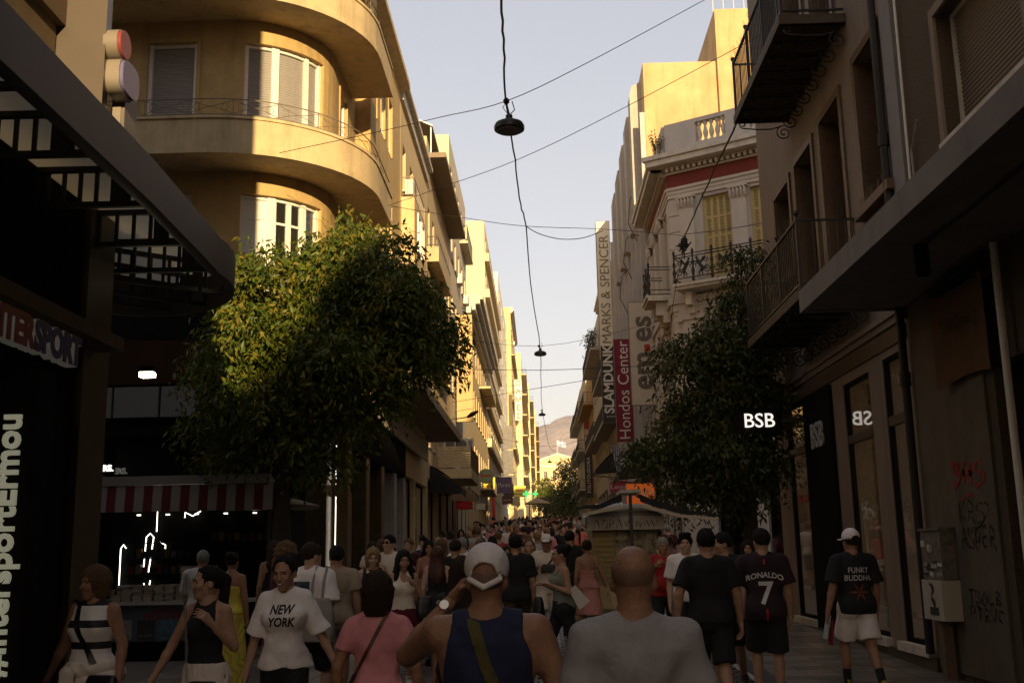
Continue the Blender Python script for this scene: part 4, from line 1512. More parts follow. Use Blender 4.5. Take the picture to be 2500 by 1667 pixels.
def canopied_building():
    root = thing('stucco_building', 'rough brown stucco building with long concrete canopy at the right edge', 'building', (5, 4, 0))
    F = FRt(4.9, 13.75, 0)             # x = 13.75 - Y
    ops = [(1.8, 3.95, 6.3, 7.9), (6.2, 8.4, 6.3, 7.9), (2.35, 3.9, .15, 3.55)]
    wall(26, 19.5, ops, .3).build('facade_wall', M_ROUGH, root, rel(root, F))
    G().box(0, 26, .32, .4, 0, 19.4).build('room_back', M_DARK, root, rel(root, F))
    g = G(); g.quad((0, 0, 19.5), (26, 0, 19.5), (26, 9, 19.5), (0, 9, 19.5)); g.quad((26, 0, 0), (26, 9, 0), (26, 9, 19.5), (26, 0, 19.5)); g.quad((0, 0, 9), (0, 0, 19.5), (0, 9, 19.5), (0, 9, 9))
    g.build('side_wall', M_ROUGH, root, rel(root, F))
    brs = mat('brown roller shutter', (.16, .115, .075), .6, .08, 9)
    for o in ops[:2]:
        w = window(root, F, *o, 'roller', M_STONE, GL, .2, M_STONE, brs)
        q = G().box(o[0] - .12, o[0], -.04, -.001, o[2], o[3] + .12); q.box(o[1], o[1] + .12, -.04, -.001, o[2], o[3] + .12); q.box(o[0], o[1], -.04, -.001, o[3], o[3] + .12)
        q.build('surround', M_BEIGE, root, rel(root, F))
    # canopy slab with a moulded drip edge
    cz = 4.75
    can = G().box(-.1, 26, -1.3, -.002, cz, cz + .2).box(-.16, 26, -1.38, -1.3, cz - .03, cz + .26).box(-.16, -.1, -1.3, -.002, cz - .03, cz + .26).build('canopy', mat('canopy concrete', (.22, .19, .17), .85, .14, 2, .15, 50, dirt=.5), root, rel(root, F))
    # downlight cylinder and its conduit
    c = F.inverted() @ Vector((4.05, 10.85, cz))
    q = G().tube([(c.x, c.y, cz - .32), (c.x, c.y, cz - .002)], .075, 18); q.tube([(c.x, c.y, cz - .335), (c.x, c.y, cz - .321)], .06, 18)
    q.build('downlight', M_BLACK, can, T(0, 0, 0))
    G().tube([(c.x + .07, c.y, cz - .03), (c.x + 1.2, c.y + .02, cz - .03), (c.x + 2.6, c.y + .02, cz - .03)], .014, 6).build('conduit', M_IRON, can)
    # painted pilaster with tags, base and doorway
    G().box(.05, 2.15, -.035, -.001, .2, 4.74).build('painted_pier', mat('grubby painted render', (.125, .10, .07), .85, .18, 3, .2, 40, dirt=.5), root, rel(root, F))
    G().box(2.36, 2.46, .1, .2, .16, 3.54).build('door_frame', M_BROWN, root, rel(root, F))
    G().box(2.46, 3.85, .14, .18, .16, 3.5).build('door', M_BLACK, root, rel(root, F))
    G().tube([(2.95, -.12, .2), (2.95, -.12, 4.74)], .04, 10).build('white_pipe', M_WHITE, root, rel(root, F))
    # pipes up the joint between the buildings
    G().tube([(.62, -.05, 5.0), (.66, -.05, 9), (.66, -.05, 14)], .018, 6).build('cable', M_WHITE, root, rel(root, F))
    G().tube([(.78, -.05, 5.0), (.76, -.05, 6.6), (1.05, -.05, 6.9)], .014, 6).build('cable', M_CONC, root, rel(root, F))
    G().box(.02, .45, -.05, -.001, 5.0, 14).build('pier_upper', mat('grey pilaster', (.27, .25, .24), .85, .08, 3, dirt=.2), root, rel(root, F))
    # tags
    spray = mat('black spray paint', (.012, .011, .01), .6, .1)
    sred = mat('red spray paint', (.26, .02, .015), .6, .1)
    L = {'3': [[(0, .9), (.3, 1), (.5, .8), (.2, .55), (.55, .4), (.45, .05), (.05, 0)]], 'H': [[(.05, 0), (.1, 1)], [(.5, 0), (.5, 1)], [(.0, .45), (.6, .55)]],
         'S': [[(.55, .9), (.2, 1), (.05, .7), (.5, .45), (.5, .1), (0, 0)]], 'K': [[(.1, 1), (.15, 0)], [(.6, .95), (.1, .45), (.6, 0)]], 'R': [[(.1, 0), (.1, 1), (.5, .85), (.4, .5), (.1, .45), (.6, 0)]],
         'A': [[(0, 0), (.3, 1), (.6, 0)], [(.1, .4), (.5, .4)]], 'P': [[(.1, -.1), (.1, 1), (.55, .8), (.4, .45), (.1, .45)]], 'E': [[(.5, 1), (.1, .9), (.1, .1), (.5, 0)], [(.1, .5), (.45, .5)]],
         'T': [[(0, 1), (.6, .95)], [(.3, 1), (.28, -.1)]], 'O': [[(.3, 1), (.05, .6), (.2, 0), (.5, .3), (.5, .8), (.3, 1)]], 'L': [[(.1, 1), (.1, 0), (.5, .05)]], 'B': [[(.1, 0), (.1, 1), (.5, .8), (.1, .5), (.55, .25), (.1, 0)]],
         'V': [[(0, 1), (.3, 0), (.6, 1)]], 'C': [[(.55, .9), (.1, .8), (.05, .2), (.55, 0)]]}
    def tagline(s, x, z, hh, ww, w, m, swash=False):
        q = G()
        M_ = F @ T(x, -.041, z)
        for i, ch in enumerate(s):
            for pl in L[ch]:
                stroke(q, [((i * .72 + a * .95) * ww, (b + .12 * math.sin(i * 2.1 + a * 3)) * hh) for a, b in pl], w, M_)
        if swash: stroke(q, [(len(s) * .7 * ww, hh * .9), ((len(s) + .3) * .72 * ww, hh * .6), (len(s) * .55 * ww, -hh * .25), (len(s) * .3 * ww, -.3 * hh)], w, M_)
        q.build('graffiti', m, root, rel(root, Matrix.Identity(4)))
    tagline('3HS', 1.0, 2.33, .26, .46, .075, sred)
    q = G(); stroke(q, [(1.25, 2.18), (1.5, 2.22), (1.55, 2.19)], .05, F @ T(0, -.041, 0)); q.build('graffiti', sred, root, rel(root, Matrix.Identity(4)))
    tagline('KRS', 1.1, 1.92, .22, .36, .024, spray, True)
    tagline('ASPER', 1.12, 1.62, .22, .27, .03, spray)
    tagline('TSOLB', 1.17, 1.02, .14, .25, .024, spray)
    tagline('PTRVC', 1.17, .84, .14, .26, .024, spray)
    # hanging fabric banner
    b = thing('fabric_banner', 'dark brown curved fabric banner hanging under the right-hand concrete canopy', 'banner', (4.7, 11.8, 4.0))
    g = G(); n = 8
    vs = []
    for i in range(n + 1):
        t = i / n
        y = 12.55 - 1.5 * t
        for zz in (0, 1):
            vs.append((4.72 + .08 * math.sin(3.1 * t), y, 3.45 + .0 * t + 1.1 * zz + .12 * math.sin(math.pi * t) * (1 - 2 * zz) * .6))
    g.add(vs, [(2 * i, 2 * i + 2, 2 * i + 3, 2 * i + 1) for i in range(n)])
    g.build('cloth', mat('brown banner cloth', (.10, .045, .014), .8, .2, 4), b, rel(b, Matrix.Identity(4)))
    G().box(4.68, 4.86, 11.0, 12.6, 4.58, 4.62).build('rod', M_IRON, b, rel(b, Matrix.Identity(4)))
    text('ΤΕΡΙΤΗΣ', b, rel(b, frame((4.70, 11.8, 4.1), (0, -1, 0))), .22, mat('banner letters', (.03, .018, .01), .8, 0), ext=.002)
canopied_building()

def bsb_building():
    root = thing('beige_shop_building', 'beige rendered building with brown framed windows, iron balconies and glazed clothes shop on the right', 'building', (5, 18, 0))
    F = FRt(4.9, 22.0, 0)              # x = 22 - Y
    W, H = 8.25, 19.8
    base_ops = [(1.0, 2.4, .41, 4.35), (2.6, 4.3, .2, 4.3), (5.0, 6.35, .41, 4.2), (7.0, 7.98, .41, 4.25)]
    up = []
    for z in (0, 4.35, 8.7):
        up += [(1.35, 2.55, 6.75 + z, 8.52 + z), (3.1, 4.29, 5.45 + z, 8.6 + z), (4.9, 6.06, 5.45 + z, 8.68 + z), (6.97, 8.1, 6.5 + z, 8.78 + z)]
    wall(W, H, base_ops + up, .38).build('facade_wall', M_BEIGE, root, rel(root, F))
    g = G(); g.quad((0, 0, 0), (0, 0, H), (0, 9, H), (0, 9, 0)); g.quad((0, 0, H), (W, 0, H), (W, 9, H), (0, 9, H)); g.quad((W, 0, 5), (W, 9, 5), (W, 9, H), (W, 0, H))
    g.build('side_wall', M_BEIGE, root, rel(root, F))
    G().box(.05, W - .02, 1.2, 1.25, 4.8, H - .1).build('room_back', M_DARK, root, rel(root, F))
    for o in up:
        w = window(root, F, *o, 'french' if o[3] - o[2] > 2.6 else 'case', M_BROWN, GL, .30)
        q = G(); t = .13
        x0, x1, z0, z1 = 0, o[1] - o[0], 0, o[3] - o[2]
        y = -.30
        q.box(x0 - t, x0, y - .04, y, z0, z1 + t); q.box(x1, x1 + t, y - .04, y, z0, z1 + t); q.box(x0, x1, y - .04, y, z1, z1 + t)
        q.box(x0 - .0, x0 + .02, y, -.04, z0, z1); q.box(x1 - .02, x1, y, -.04, z0, z1)
        q.build('surround', M_BROWN, w)
        if o[3] - o[2] < 2.6:
            G().box(-.2, x1 + .2, -.45, -.02, -.14, 0).build('sill', M_BROWN, w)
    # bird spikes on the near sill
    g = G()
    for i in range(22):
        a = 6.95 + i * .053
        g.bar((a, -.1, 6.5), (a + rnd.uniform(-.03, .03), -.1 + rnd.uniform(-.05, .05), 6.66), .005)
    g.build('bird_spikes', M_IRONG, root, rel(root, F))
    # shop glazing, header and ledge
    head_m = mat('brown shop header', (.085, .05, .03), .5, .15, 6)
    for i, o in enumerate(base_ops):
        if i == 1: continue
        w = window(root, F, *o, 'plain', M_BLACK, GLS, .045); w.name = 'shop_window'
        h = o[3] - o[2]
        G().box(.055, o[1] - o[0] - .055, -.04, .035, h - .95, h - .82).build('transom', head_m, w)
        G().box(-.1, o[1] - o[0] + .1, -.14, .1, -.12, -.0).build('sill', M_STONE, w)
    q = G().box(.85, 8.1, -.03, -.001, 4.36, 4.56); q.build('shop_header', head_m, root, rel(root, F))
    q = G().box(0, W, -.05, -.001, 4.62, 4.72); q.box(0, W, -.09, -.001, 4.72, 4.80); q.build('ledge', M_BEIGE, root, rel(root, F))
    q = G().box(0, W, -.06, -.001, 0, .3); q.build('plinth', mat('brown plinth stone', (.08, .057, .038), .6, .2, 6, .1), root, rel(root, F))
    # black entrance panel with letters
    q = G().box(2.55, 4.35, -.06, .1, .3, 4.32); q.build('entrance_panel', M_BLACK, root, rel(root, F))
    litw = mat('lit white letters', (1, 1, 1), .5, 0, emit=(1, .93, .86), es=.4)
    dimw = mat('pale letters', (.42, .41, .39), .5, 0)
    text('BSB', root, rel(root, F @ T(3.5, -.08, 3.55)), .62, dimw, ext=.015, bold=.004, sx=.85)
    # shop interior: floor, back wall, lamps, two mannequins
    G().box(.3, 8.0, 3.6, 3.65, .25, 4.6).build('shop_back_wall', mat('shop back wall', (.075, .05, .03), .8, .3, 2), root, rel(root, F))
    G().box(.3, 8.0, .4, 3.6, .2, .25).build('shop_floor', mat('shop floor', (.09, .07, .05), .4, .1), root, rel(root, F))
    G().box(.3, 8.0, .4, 3.6, 4.5, 4.55).build('shop_ceiling', mat('shop ceiling', (.10, .08, .06), .9, .1), root, rel(root, F))
    warm = mat('warm shop lamp', (1, .8, .5), .5, 0, emit=(1, .72, .36), es=22)
    for x, y, z in ((1.6, 1.6, 3.2), (2.0, 2.6, 3.4), (5.5, 1.4, 3.25), (5.8, 2.4, 3.45), (6.1, 3.0, 3.1), (7.4, 1.6, 3.3), (7.6, 2.8, 3.4), (5.2, 3.1, 3.3)):
        q = G().lathe([(.05, 0), (.07, .05), (.02, .12)], 10, (x, y, z)); q.build('shop_lamp', warm, root, rel(root, F))
        q = G().tube([(x, y, z + .12), (x, y, 4.5)], .006, 4); q.build('lamp_cord', M_IRON, root, rel(root, F))
    # iron balconies with scrolled brackets
    for zb in (5.3, 9.65):
        x0, x1, pr = 2.85, 6.7, 1.0
        b = G().box(0, x1 - x0, -pr, 0, 0, .05).box(-.03, x1 - x0 + .03, -pr - .03, -pr, -.06, .09).box(-.03, 0, -pr, 0, -.06, .09).box(x1 - x0, x1 - x0 + .03, -pr, 0, -.06, .09).build('balcony', mat('rusty balcony plate', (.075, .055, .035), .7, .25, 8), root, rel(root, F @ T(x0, -.002, zb)))
        link('railing', railing_mesh(x1 - x0, 1.05, .11, .008, M_IRON, {0.0: pr - .04, x1 - x0: pr - .04}, posts=1.3), b, T(0, -pr + .02, .09))
        g = G()
        for i in range(4):
            xx = (x1 - x0) * i / 3
            g.lathe([(.0, 0), (.035, .02), (.045, .05), (.035, .08), (0, .1)], 8, (xx, -pr + .02, 1.2))
        g.build('finials', M_IRON, b)
        g = G()
        for i in range(46):
            a = i * (x1 - x0) / 46
            g.bar((a, -pr + .02, 1.15), (a + .01, -pr + .02 + rnd.uniform(-.1, .1), 1.29), .005)
        g.build('bird_spikes', M_IRONG, b)
        for i in range(8):
            xx = .06 + (x1 - x0 - .12) * i / 7
            q = G()
            X, Z = Vector((0, -1, 0)), Vector((0, 0, 1))
            q.bar((xx, 0, -.05), (xx, -pr, -.05), .03, .03)
            s1 = spiral((xx, -.12, -.30), math.pi * .5, -1.6, .15, .03, X, Z, 20)
            s2 = spiral((xx, -pr + .12, -.12), math.pi * 1.5, 1.2, .07, .02, X, Z, 14)
            q.tube(list(reversed(s1)) + [(xx, -.35, -.22), (xx, -.6, -.22)] + s2, .013, 5)
            q.build('bracket', M_IRON, b)
        G().bar((0, -pr * .55, -.07), (x1 - x0, -pr * .55, -.07), .03).build('tie_bar', M_IRON, b)
    # black downpipe at the near end
    g = G().tube([(8.17, -.10, .35), (8.17, -.10, 3.5), (8.17, -.10, 7), (8.17, -.10, 14)], .055, 10)
    for z in (3.7, 7.0, 10): g.tube([(8.17, -.10, z), (8.17, -.10, z + .18)], .075, 10)
    g.build('downpipe', M_IRON, root, rel(root, F))
    # projecting lit sign
    s = thing('blade_sign', 'black projecting box sign with three glowing white letters beside the right tree', 'sign', (4.0, 19.26, 3.7))
    inv = rel(s, Matrix.Identity(4))
    G().box(3.56, 4.40, 19.20, 19.32, 3.66, 4.16).build('panel', M_BLACK, s, inv)
    G().box(4.40, 4.899, 19.24, 19.28, 3.9, 3.97).build('bracket', M_IRON, s, inv)
    text('BSB', s, inv @ FF(3.985, 19.18, 3.915), .36, litw, ext=.012, bold=.001)
    # utility cabinet
    c = thing('utility_cabinet', 'stickered grey utility box mounted above a white meter box by the tagged wall', 'cabinet', (4.7, 13.2, .1))
    inv = rel(c, Matrix.Identity(4))
    G().box(4.69, 4.862, 12.85, 13.5, 1.27, 1.84).box(4.67, 4.862, 12.82, 13.53, 1.84, 1.87).build('upper_box', mat('stickered grey box', (.15, .13, .105), .6, .5, 14), c, inv)
    G().box(4.64, 4.862, 12.80, 13.45, .80, 1.26).build('meter_box', mat('off white box', (.42, .38, .30), .6, .08, 6), c, inv)
    G().box(4.70, 4.82, 13.05, 13.19, .1, .80).build('post', mat('rusty post', (.12, .08, .05), .8, .4, 15), c, inv)
    r = random.Random(5)
    cols = [mat('sticker white', (.6, .56, .48), .5, .1), mat('sticker black', (.03, .03, .03), .5, .1), mat('sticker grey', (.3, .28, .25), .5, .3, 40)]
    for i in range(12):
        y, z = 12.9 + r.random() * .55, 1.32 + r.random() * .4
        q = G().box(-.004, 0, -.05 - r.random() * .06, .05, -.02, .02 + r.random() * .04); q.build('sticker', cols[i % 3], c, inv @ T(4.688 - i * .0004, y, z) @ RX(r.uniform(-12, 12)))
    q = G(); Mx = T(4.636, 13.1, .86) @ RZ(-90)
    stroke(q, [(-.1, .36), (.02, .3), (-.06, .2), (.04, .12), (-.08, .05)], .07, Mx); q.build('sticker', cols[1], c, inv)
    q = G().box(4.632, 4.638, 12.95, 13.22, .86, .95); q.build('sticker', cols[1], c, inv)
    text('GENIE', c, inv @ frame((4.678, 13.1, 1.42), (0, -1, 0)), .07, cols[0], ext=.001, bold=.002)
bsb_building()

def neoclassical():
    C = Vector((4.9, 36.6, 0))
    u = Vector((math.cos(R(-31.8)), math.sin(R(-31.8)), 0))
    root = thing('neoclassical_building', 'pale neoclassical corner building with red frieze, dentil cornice and yellow louvred shutters', 'building', tuple(C))
    inv0 = rel(root, Matrix.Identity(4))
    FO = frame(C, u)
    FS = FRt(4.9, 43.0, 0)             # x = 43 - Y, corner at x = 6.4
    MW = mat('weathered white render', (.50, .46, .40), .85, .07, 3, .12, 60, dirt=.3)
    MP = mat('pilaster render', (.58, .52, .44), .85, .06, 3, .1, 60, dirt=.15)
    MR = mat('red frieze', (.19, .035, .022), .8, .12, 4, dirt=.1)
    MY = mat('yellow shutter paint', (.52, .40, .17), .7, .12, 10)
    WO, WS = 9.0, 6.4
    def side(F, W, bays, corner_left):
        ops = []
        for c in bays:
            ops += [(c - .53, c + .53, 10.9, 13.85), (c - .53, c + .53, 6.6, 9.0), (c - .62, c + .62, .7, 4.6)]
        wall(W, 14.0, ops, .3).build('facade_wall', MW, root, rel(root, F))
        G().box(.1, W - .1, .6, .65, 0, 16).build('room_back', M_DARK, root, rel(root, F))
        for c in bays:
            window(root, F, c - .53, c + .53, 10.9, 13.85, 'louver', MY, GL, .16, None, MY)
            window(root, F, c - .53, c + .53, 6.6, 9.0, 'french', M_WHITE, GL, .2)
            window(root, F, c - .62, c + .62, .7, 4.6, 'plain', mat('blue grey shop frame', (.16, .18, .18), .6, .1), GLS, .12)
        # entablature: architrave, red frieze, dentils, cornice, parapet
        q = G(); q.box(-.02, W, -.06, -.001, 13.98, 14.12); q.box(-.02, W, -.09, -.001, 14.12, 14.26); q.box(-.02, W, -.14, -.001, 14.26, 14.36); q.build('architrave', MP, root, rel(root, F))
        q = G().box(0, W, -.05, .1, 14.36, 14.86); q.build('frieze', MR, root, rel(root, F))
        q = G().box(-.02, W, -.16, .1, 14.86, 14.92)
        n = int(W / .21)
        for i in range(n): q.box(.02 + i * .21, .13 + i * .21, -.28, -.05, 14.92, 15.06)
        q.box(-.02, W, -.20, .1, 15.06, 15.12); q.build('dentils', MP, root, rel(root, F))
        q = G(); q.box(-.6, W, -.62, .1, 15.12, 15.34); q.box(-.68, W, -.70, .1, 15.34, 15.50); q.box(-.5, W, -.45, .1, 15.50, 15.60); q.build('cornice', M_STONE, root, rel(root, F))
        q = G()
        bo = [(1.2, 2.33)] if F is FO else [(1.5, 3.0)]
        bo += [(3.2, 4.3)] if F is FO else []
        xs = [0] + [v for a in bo for v in a] + [W]
        for i in range(0, len(xs), 2): q.box(xs[i], xs[i + 1], -.16, .12, 15.6, 16.75)
        for a, b in bo: q.box(a, b, -.16, .12, 15.6, 15.85); q.box(a, b, -.16, .12, 16.6, 16.75)
        q.build('parapet', MW, root, rel(root, F))
        for a, b in bo:
            for i in range(5):
                x = a + (b - a) * (i + .5) / 5
                me = cached('baluster', lambda: G().lathe([(.085, 0), (.085, .06), (.05, .1), (.09, .26), (.095, .34), (.05, .52), (.045, .6), (.085, .66), (.085, .75)], 10).mesh('baluster', MP, True))
                link('baluster', me, root, rel(root, F @ T(x, -.02, 15.85)))
        # rusticated corner blocks
        for i in range(14):
            z = 5.4 + i * .61
            if z > 13.6: break
            q = G().box(.0 if corner_left else W - .75, .75 if corner_left else W, -.035, -.001, z + .015, z + .59); q.build('quoin', MP, root, rel(root, F))
        # pilasters with leafy capitals
        for x in ([.68, 2.62, 4.4, 6.2] if F is FO else [.3, 2.2, 4.1]):
            q = G().box(x - .27, x + .27, -.12, -.001, 10.9, 13.5); q.box(x - .33, x + .33, -.16, -.001, 10.6, 10.9); q.build('pilaster', MP, root, rel(root, F))
            q = G().box(x - .27, x + .27, -.13, -.001, 13.5, 13.56).box(x - .35, x + .35, -.22, -.001, 13.88, 13.97)
            for k in range(5):
                a = x - .26 + k * .13
                q.tube([(a, -.12, 13.56), (a, -.17, 13.68), (a + .02, -.22, 13.74), (a, -.2, 13.78)], [.06, .065, .05, .02], 6)
                q.tube([(a, -.12, 13.70), (a, -.16, 13.80), (a - .02, -.22, 13.86)], [.05, .06, .03], 6)
            q.build('capital', MP, root, rel(root, F), True, 60)
        q = G().box(-.06, W, -.18, -.001, 10.1, 10.32); q.box(-.03, W, -.10, -.001, 9.85, 10.1); q.build('string_course', MP, root, rel(root, F)); q = G().box(-.06, W, -.22, -.001, 5.0, 5.3); q.build('string_course', MP, root, rel(root, F))
        for x in ([.68, 2.62, 4.4, 6.2] if F is FO else [.3, 2.2, 4.1]):
            q = G().box(x - .35, x + .35, -.1, -.001, 5.3, 9.5); q.box(x - .45, x + .45, -.17, -.001, 9.5, 9.85); q.tube([(x - .42, -.2, 9.55), (x - .42, -.02, 9.55)], .12, 12); q.tube([(x + .42, -.2, 9.55), (x + .42, -.02, 9.55)], .12, 12)
            q.build('pilaster', MP, root, rel(root, F))
    side(FO, WO, (1.78, 3.52, 5.3), True)
    side(FS, WS, (1.25, 3.15, 5.0), False)
    g = G(); g.prism([(4.9, 36.6), (4.9 + u.x * 9, 36.6 + u.y * 9), (15, 33), (15, 43), (4.9, 43)], 15.55, 15.62); g.build('roof', M_CONC, root, inv0)
    g = G(); g.quad((4.9 + u.x * 9, 36.6 + u.y * 9, 0), (15, 34, 0), (15, 34, 15.6), (4.9 + u.x * 9, 36.6 + u.y * 9, 15.6)); g.quad((4.9, 43, 0), (4.9, 43, 15.6), (15, 43, 15.6), (15, 43, 0)); g.build('side_wall', MW, root, inv0)
    # ornate balcony: slab on consoles, cast panels with winged beasts and scrolls
    for F, x0, x1 in ((FO, .42, 4.6), (FS, 4.3, 5.9)):
        b = G().box(0, x1 - x0, -.85, 0, 0, .18).box(-.05, x1 - x0 + .05, -.92, -.85, .1, .2).build('balcony', M_STONE, root, rel(root, F @ T(x0, -.002, 10.42)))
        q = G()
        L = x1 - x0
        y = -.8
        for z in (.22, .38, 1.12, 1.22): q.bar((0, y, z), (L, y, z), .035, .03); q.bar((0, y, z), (0, 0, z), .03, .03); q.bar((L, y, z), (L, 0, z), .03, .03)
        n = max(2, int(L / .62))
        for i in range(n + 1):
            x = L * i / n
            q.lathe([(.03, .2), (.06, .3), (.035, .42), (.07, .6), (.03, .75), (.065, .9), (.03, 1.0), (.04, 1.25), (.055, 1.3), (.02, 1.4)], 8, (x, y, 0))
        for i in range(n):
            a = L * i / n + .08; w = L / n - .16; s = 1 if i % 2 == 0 else -1
            cx = a + w / 2
            X, Z = Vector((s, 0, 0)), Vector((0, 0, 1))
            q.tube(spiral((cx - s * w * .28, y, .58), 0, 1.5, .15, .03, X, Z, 18), .018, 5)
            q.tube(spiral((cx - s * w * .25, y, .9), 3.1, -1.3, .10, .02, X, Z, 14), .015, 5)
            # rearing beast: haunch, body, chest, neck, head, legs, wing, tail
            q.tube([(cx - s * .02, y, .62), (cx + s * .06, y, .74), (cx + s * .14, y, .9)], [.07, .06, .065], 8)
            q.tube([(cx + s * .14, y, .9), (cx + s * .19, y, 1.0), (cx + s * .2, y, 1.07)], [.05, .035, .035], 8)
            q.tube([(cx + s * .19, y, 1.06), (cx + s * .27, y, 1.03)], [.035, .018], 6)
            q.tube([(cx - s * .02, y, .6), (cx + s * .03, y, .5), (cx - s * .02, y, .42)], [.045, .025, .02], 6)
            q.tube([(cx + s * .02, y, .62), (cx + s * .12, y, .52), (cx + s * .1, y, .42)], [.04, .022, .02], 6)
            q.tube([(cx + s * .15, y, .86), (cx + s * .26, y, .82), (cx + s * .24, y, .72)], [.03, .018, .015], 6)
            q.tube([(cx + s * .16, y, .9), (cx + s * .28, y, .92), (cx + s * .3, y, .84)], [.03, .018, .015], 6)
            q.tube([(cx + s * .06, y, .85), (cx - s * .06, y, .98), (cx - s * .1, y, 1.07)], [.03, .06, .01], 6)
            q.tube([(cx - s * .07, y, .6), (cx - s * .14, y, .7), (cx - s * .12, y, .8)], [.02, .014, .01], 5)
        q.build('railing', M_IRON, b, None, True, 60)
        for x in (.25, L - .45):
            G().slab([(0, 0), (0, -.55)][:0] or [(0, -.02), (.22, -.02), (.22, -.5), (0, -.5)], -.55, -.02).slab([(0, -.5), (.22, -.5), (.22, -.75), (0, -.75)], -.3, -.02).build('console', M_STONE, b, T(x, 0, 0))
    # a dry weed growing from the cornice corner
    w = thing('cornice_weed', 'dry twiggy weed growing from the cornice corner above the red frieze', 'plant', (4.5, 36.2, 15.6))
    g = G()
    for i in range(26):
        a = rnd.uniform(0, 6.28); l = rnd.uniform(.3, .9)
        p = Vector((rnd.uniform(-.15, .15), rnd.uniform(-.15, .15), 0))
        q_ = p + Vector((math.cos(a) * .25 * l, math.sin(a) * .25 * l, l))
        g.tube([p, (p + q_) / 2 + Vector((.03, 0, .05)), q_], [.008, .006, .003], 4)
        for k in range(4):
            c = p.lerp(q_, .4 + .15 * k); g.quad(c, c + Vector((.05, .01, .02)), c + Vector((.07, .02, .06)), c + Vector((.01, 0, .05)))
    g.build('stems', mat('dry weed', (.13, .09, .03), .8, .3, 20), w)
neoclassical()

def fin_building():
    root = thing('office_building', 'pale concrete office block with window grid, curved fins and blank sunlit upper wall', 'building', (5, 52, 1))
    y0, y1, top = 43.1, 62.5, 22.4
    inv = rel(root, Matrix.Identity(4))
    MB = mat('pale weathered blank wall', (.52, .35, .17), .9, .18, .7, .12, 40, dirt=.5)
    MG = mat('grid concrete', (.46, .43, .39), .85, .08, 3, .1, 60, dirt=.3)
    F = FRt(4.9, y1, 0)
    W = y1 - y0
    ops = []
    nb = 9
    cw = W / nb
    for f in range(5):
        for c in range(nb): ops.append((c * cw + .14, (c + 1) * cw - .14, 6.2 + f * 2.75, 8.5 + f * 2.75))
    for c in range(4): ops.append((c * W / 4 + .2, (c + 1) * W / 4 - .2, 1.6, 5.2))
    wall(W, 20.1, ops, .5).build('facade_wall', MG, root, rel(root, F))
    G().box(.1, W - .1, .9, .95, .5, 20).build('room_back', M_DARK, root, rel(root, F))
    for o in ops[:-4]:
        window(root, F, *o, 'case', mat('bronze window frame', (.09, .07, .05), .5, .1), GL, .42)
    for o in ops[-4:]:
        window(root, F, *o, 'plain', M_BLACK, GLS, .3).name = 'shop_window'
    q = G()
    for c in range(nb + 1): q.box(c * cw - .09, c * cw + .09, -.22, -.001, 5.9, 20.1)
    q.build('mullion_piers', MG, root, rel(root, F))
    # blank wall facing the camera, the stepped upper volumes
    G().box(4.92, 16, y0, y1, 14, top).build('upper_block', MB, root, inv)
    G().box(8.1, 17, y0 - .25, y1 - 6, top - 3, 24.7).build('upper_block', MB, root, inv)
    g = G()
    for i in range(14):
        x = 8.1 + i * .45; g.bar((x, y0, 24.7), (x, y0, 26.6), .03)
    for z in (25.6, 26.6): g.bar((8.1, y0, z), (14, y0, z), .03)
    g.build('roof_screen', mat('pale roof mesh', (.5, .48, .45), .6, .05), root, inv)
    # curved concrete fins standing proud of the top storeys
    for i, (y, zt) in enumerate(((44.2, 22.0), (47.2, 21.8), (50.2, 21.6), (53.2, 21.4), (56.2, 21.2))):
        poly = [(-.0, 15.9), (-.45, 16.0), (-.55, 16.4), (-.55, zt - .6), (-.45, zt - .15), (-.15, zt), (.0, zt)]
        g = G().slab([(p[0] + 4.95, p[1]) for p in poly], y, y + .85); g.build('concrete_fin', mat('fin concrete', (.44, .40, .34), .85, .1, 3, dirt=.3), root, inv, True, 30)
    for i, y in enumerate((45.5, 48.6, 51.6)):
        g = G().tube([(4.75, y, 17.5 - i), (4.4, y + .3, 17.2 - i), (4.3, y + .8, 16.2 - i), (4.7, y + 1.0, 15.4 - i)], .018, 5); g.build('loose_cable', M_IRON, root, inv)
fin_building()
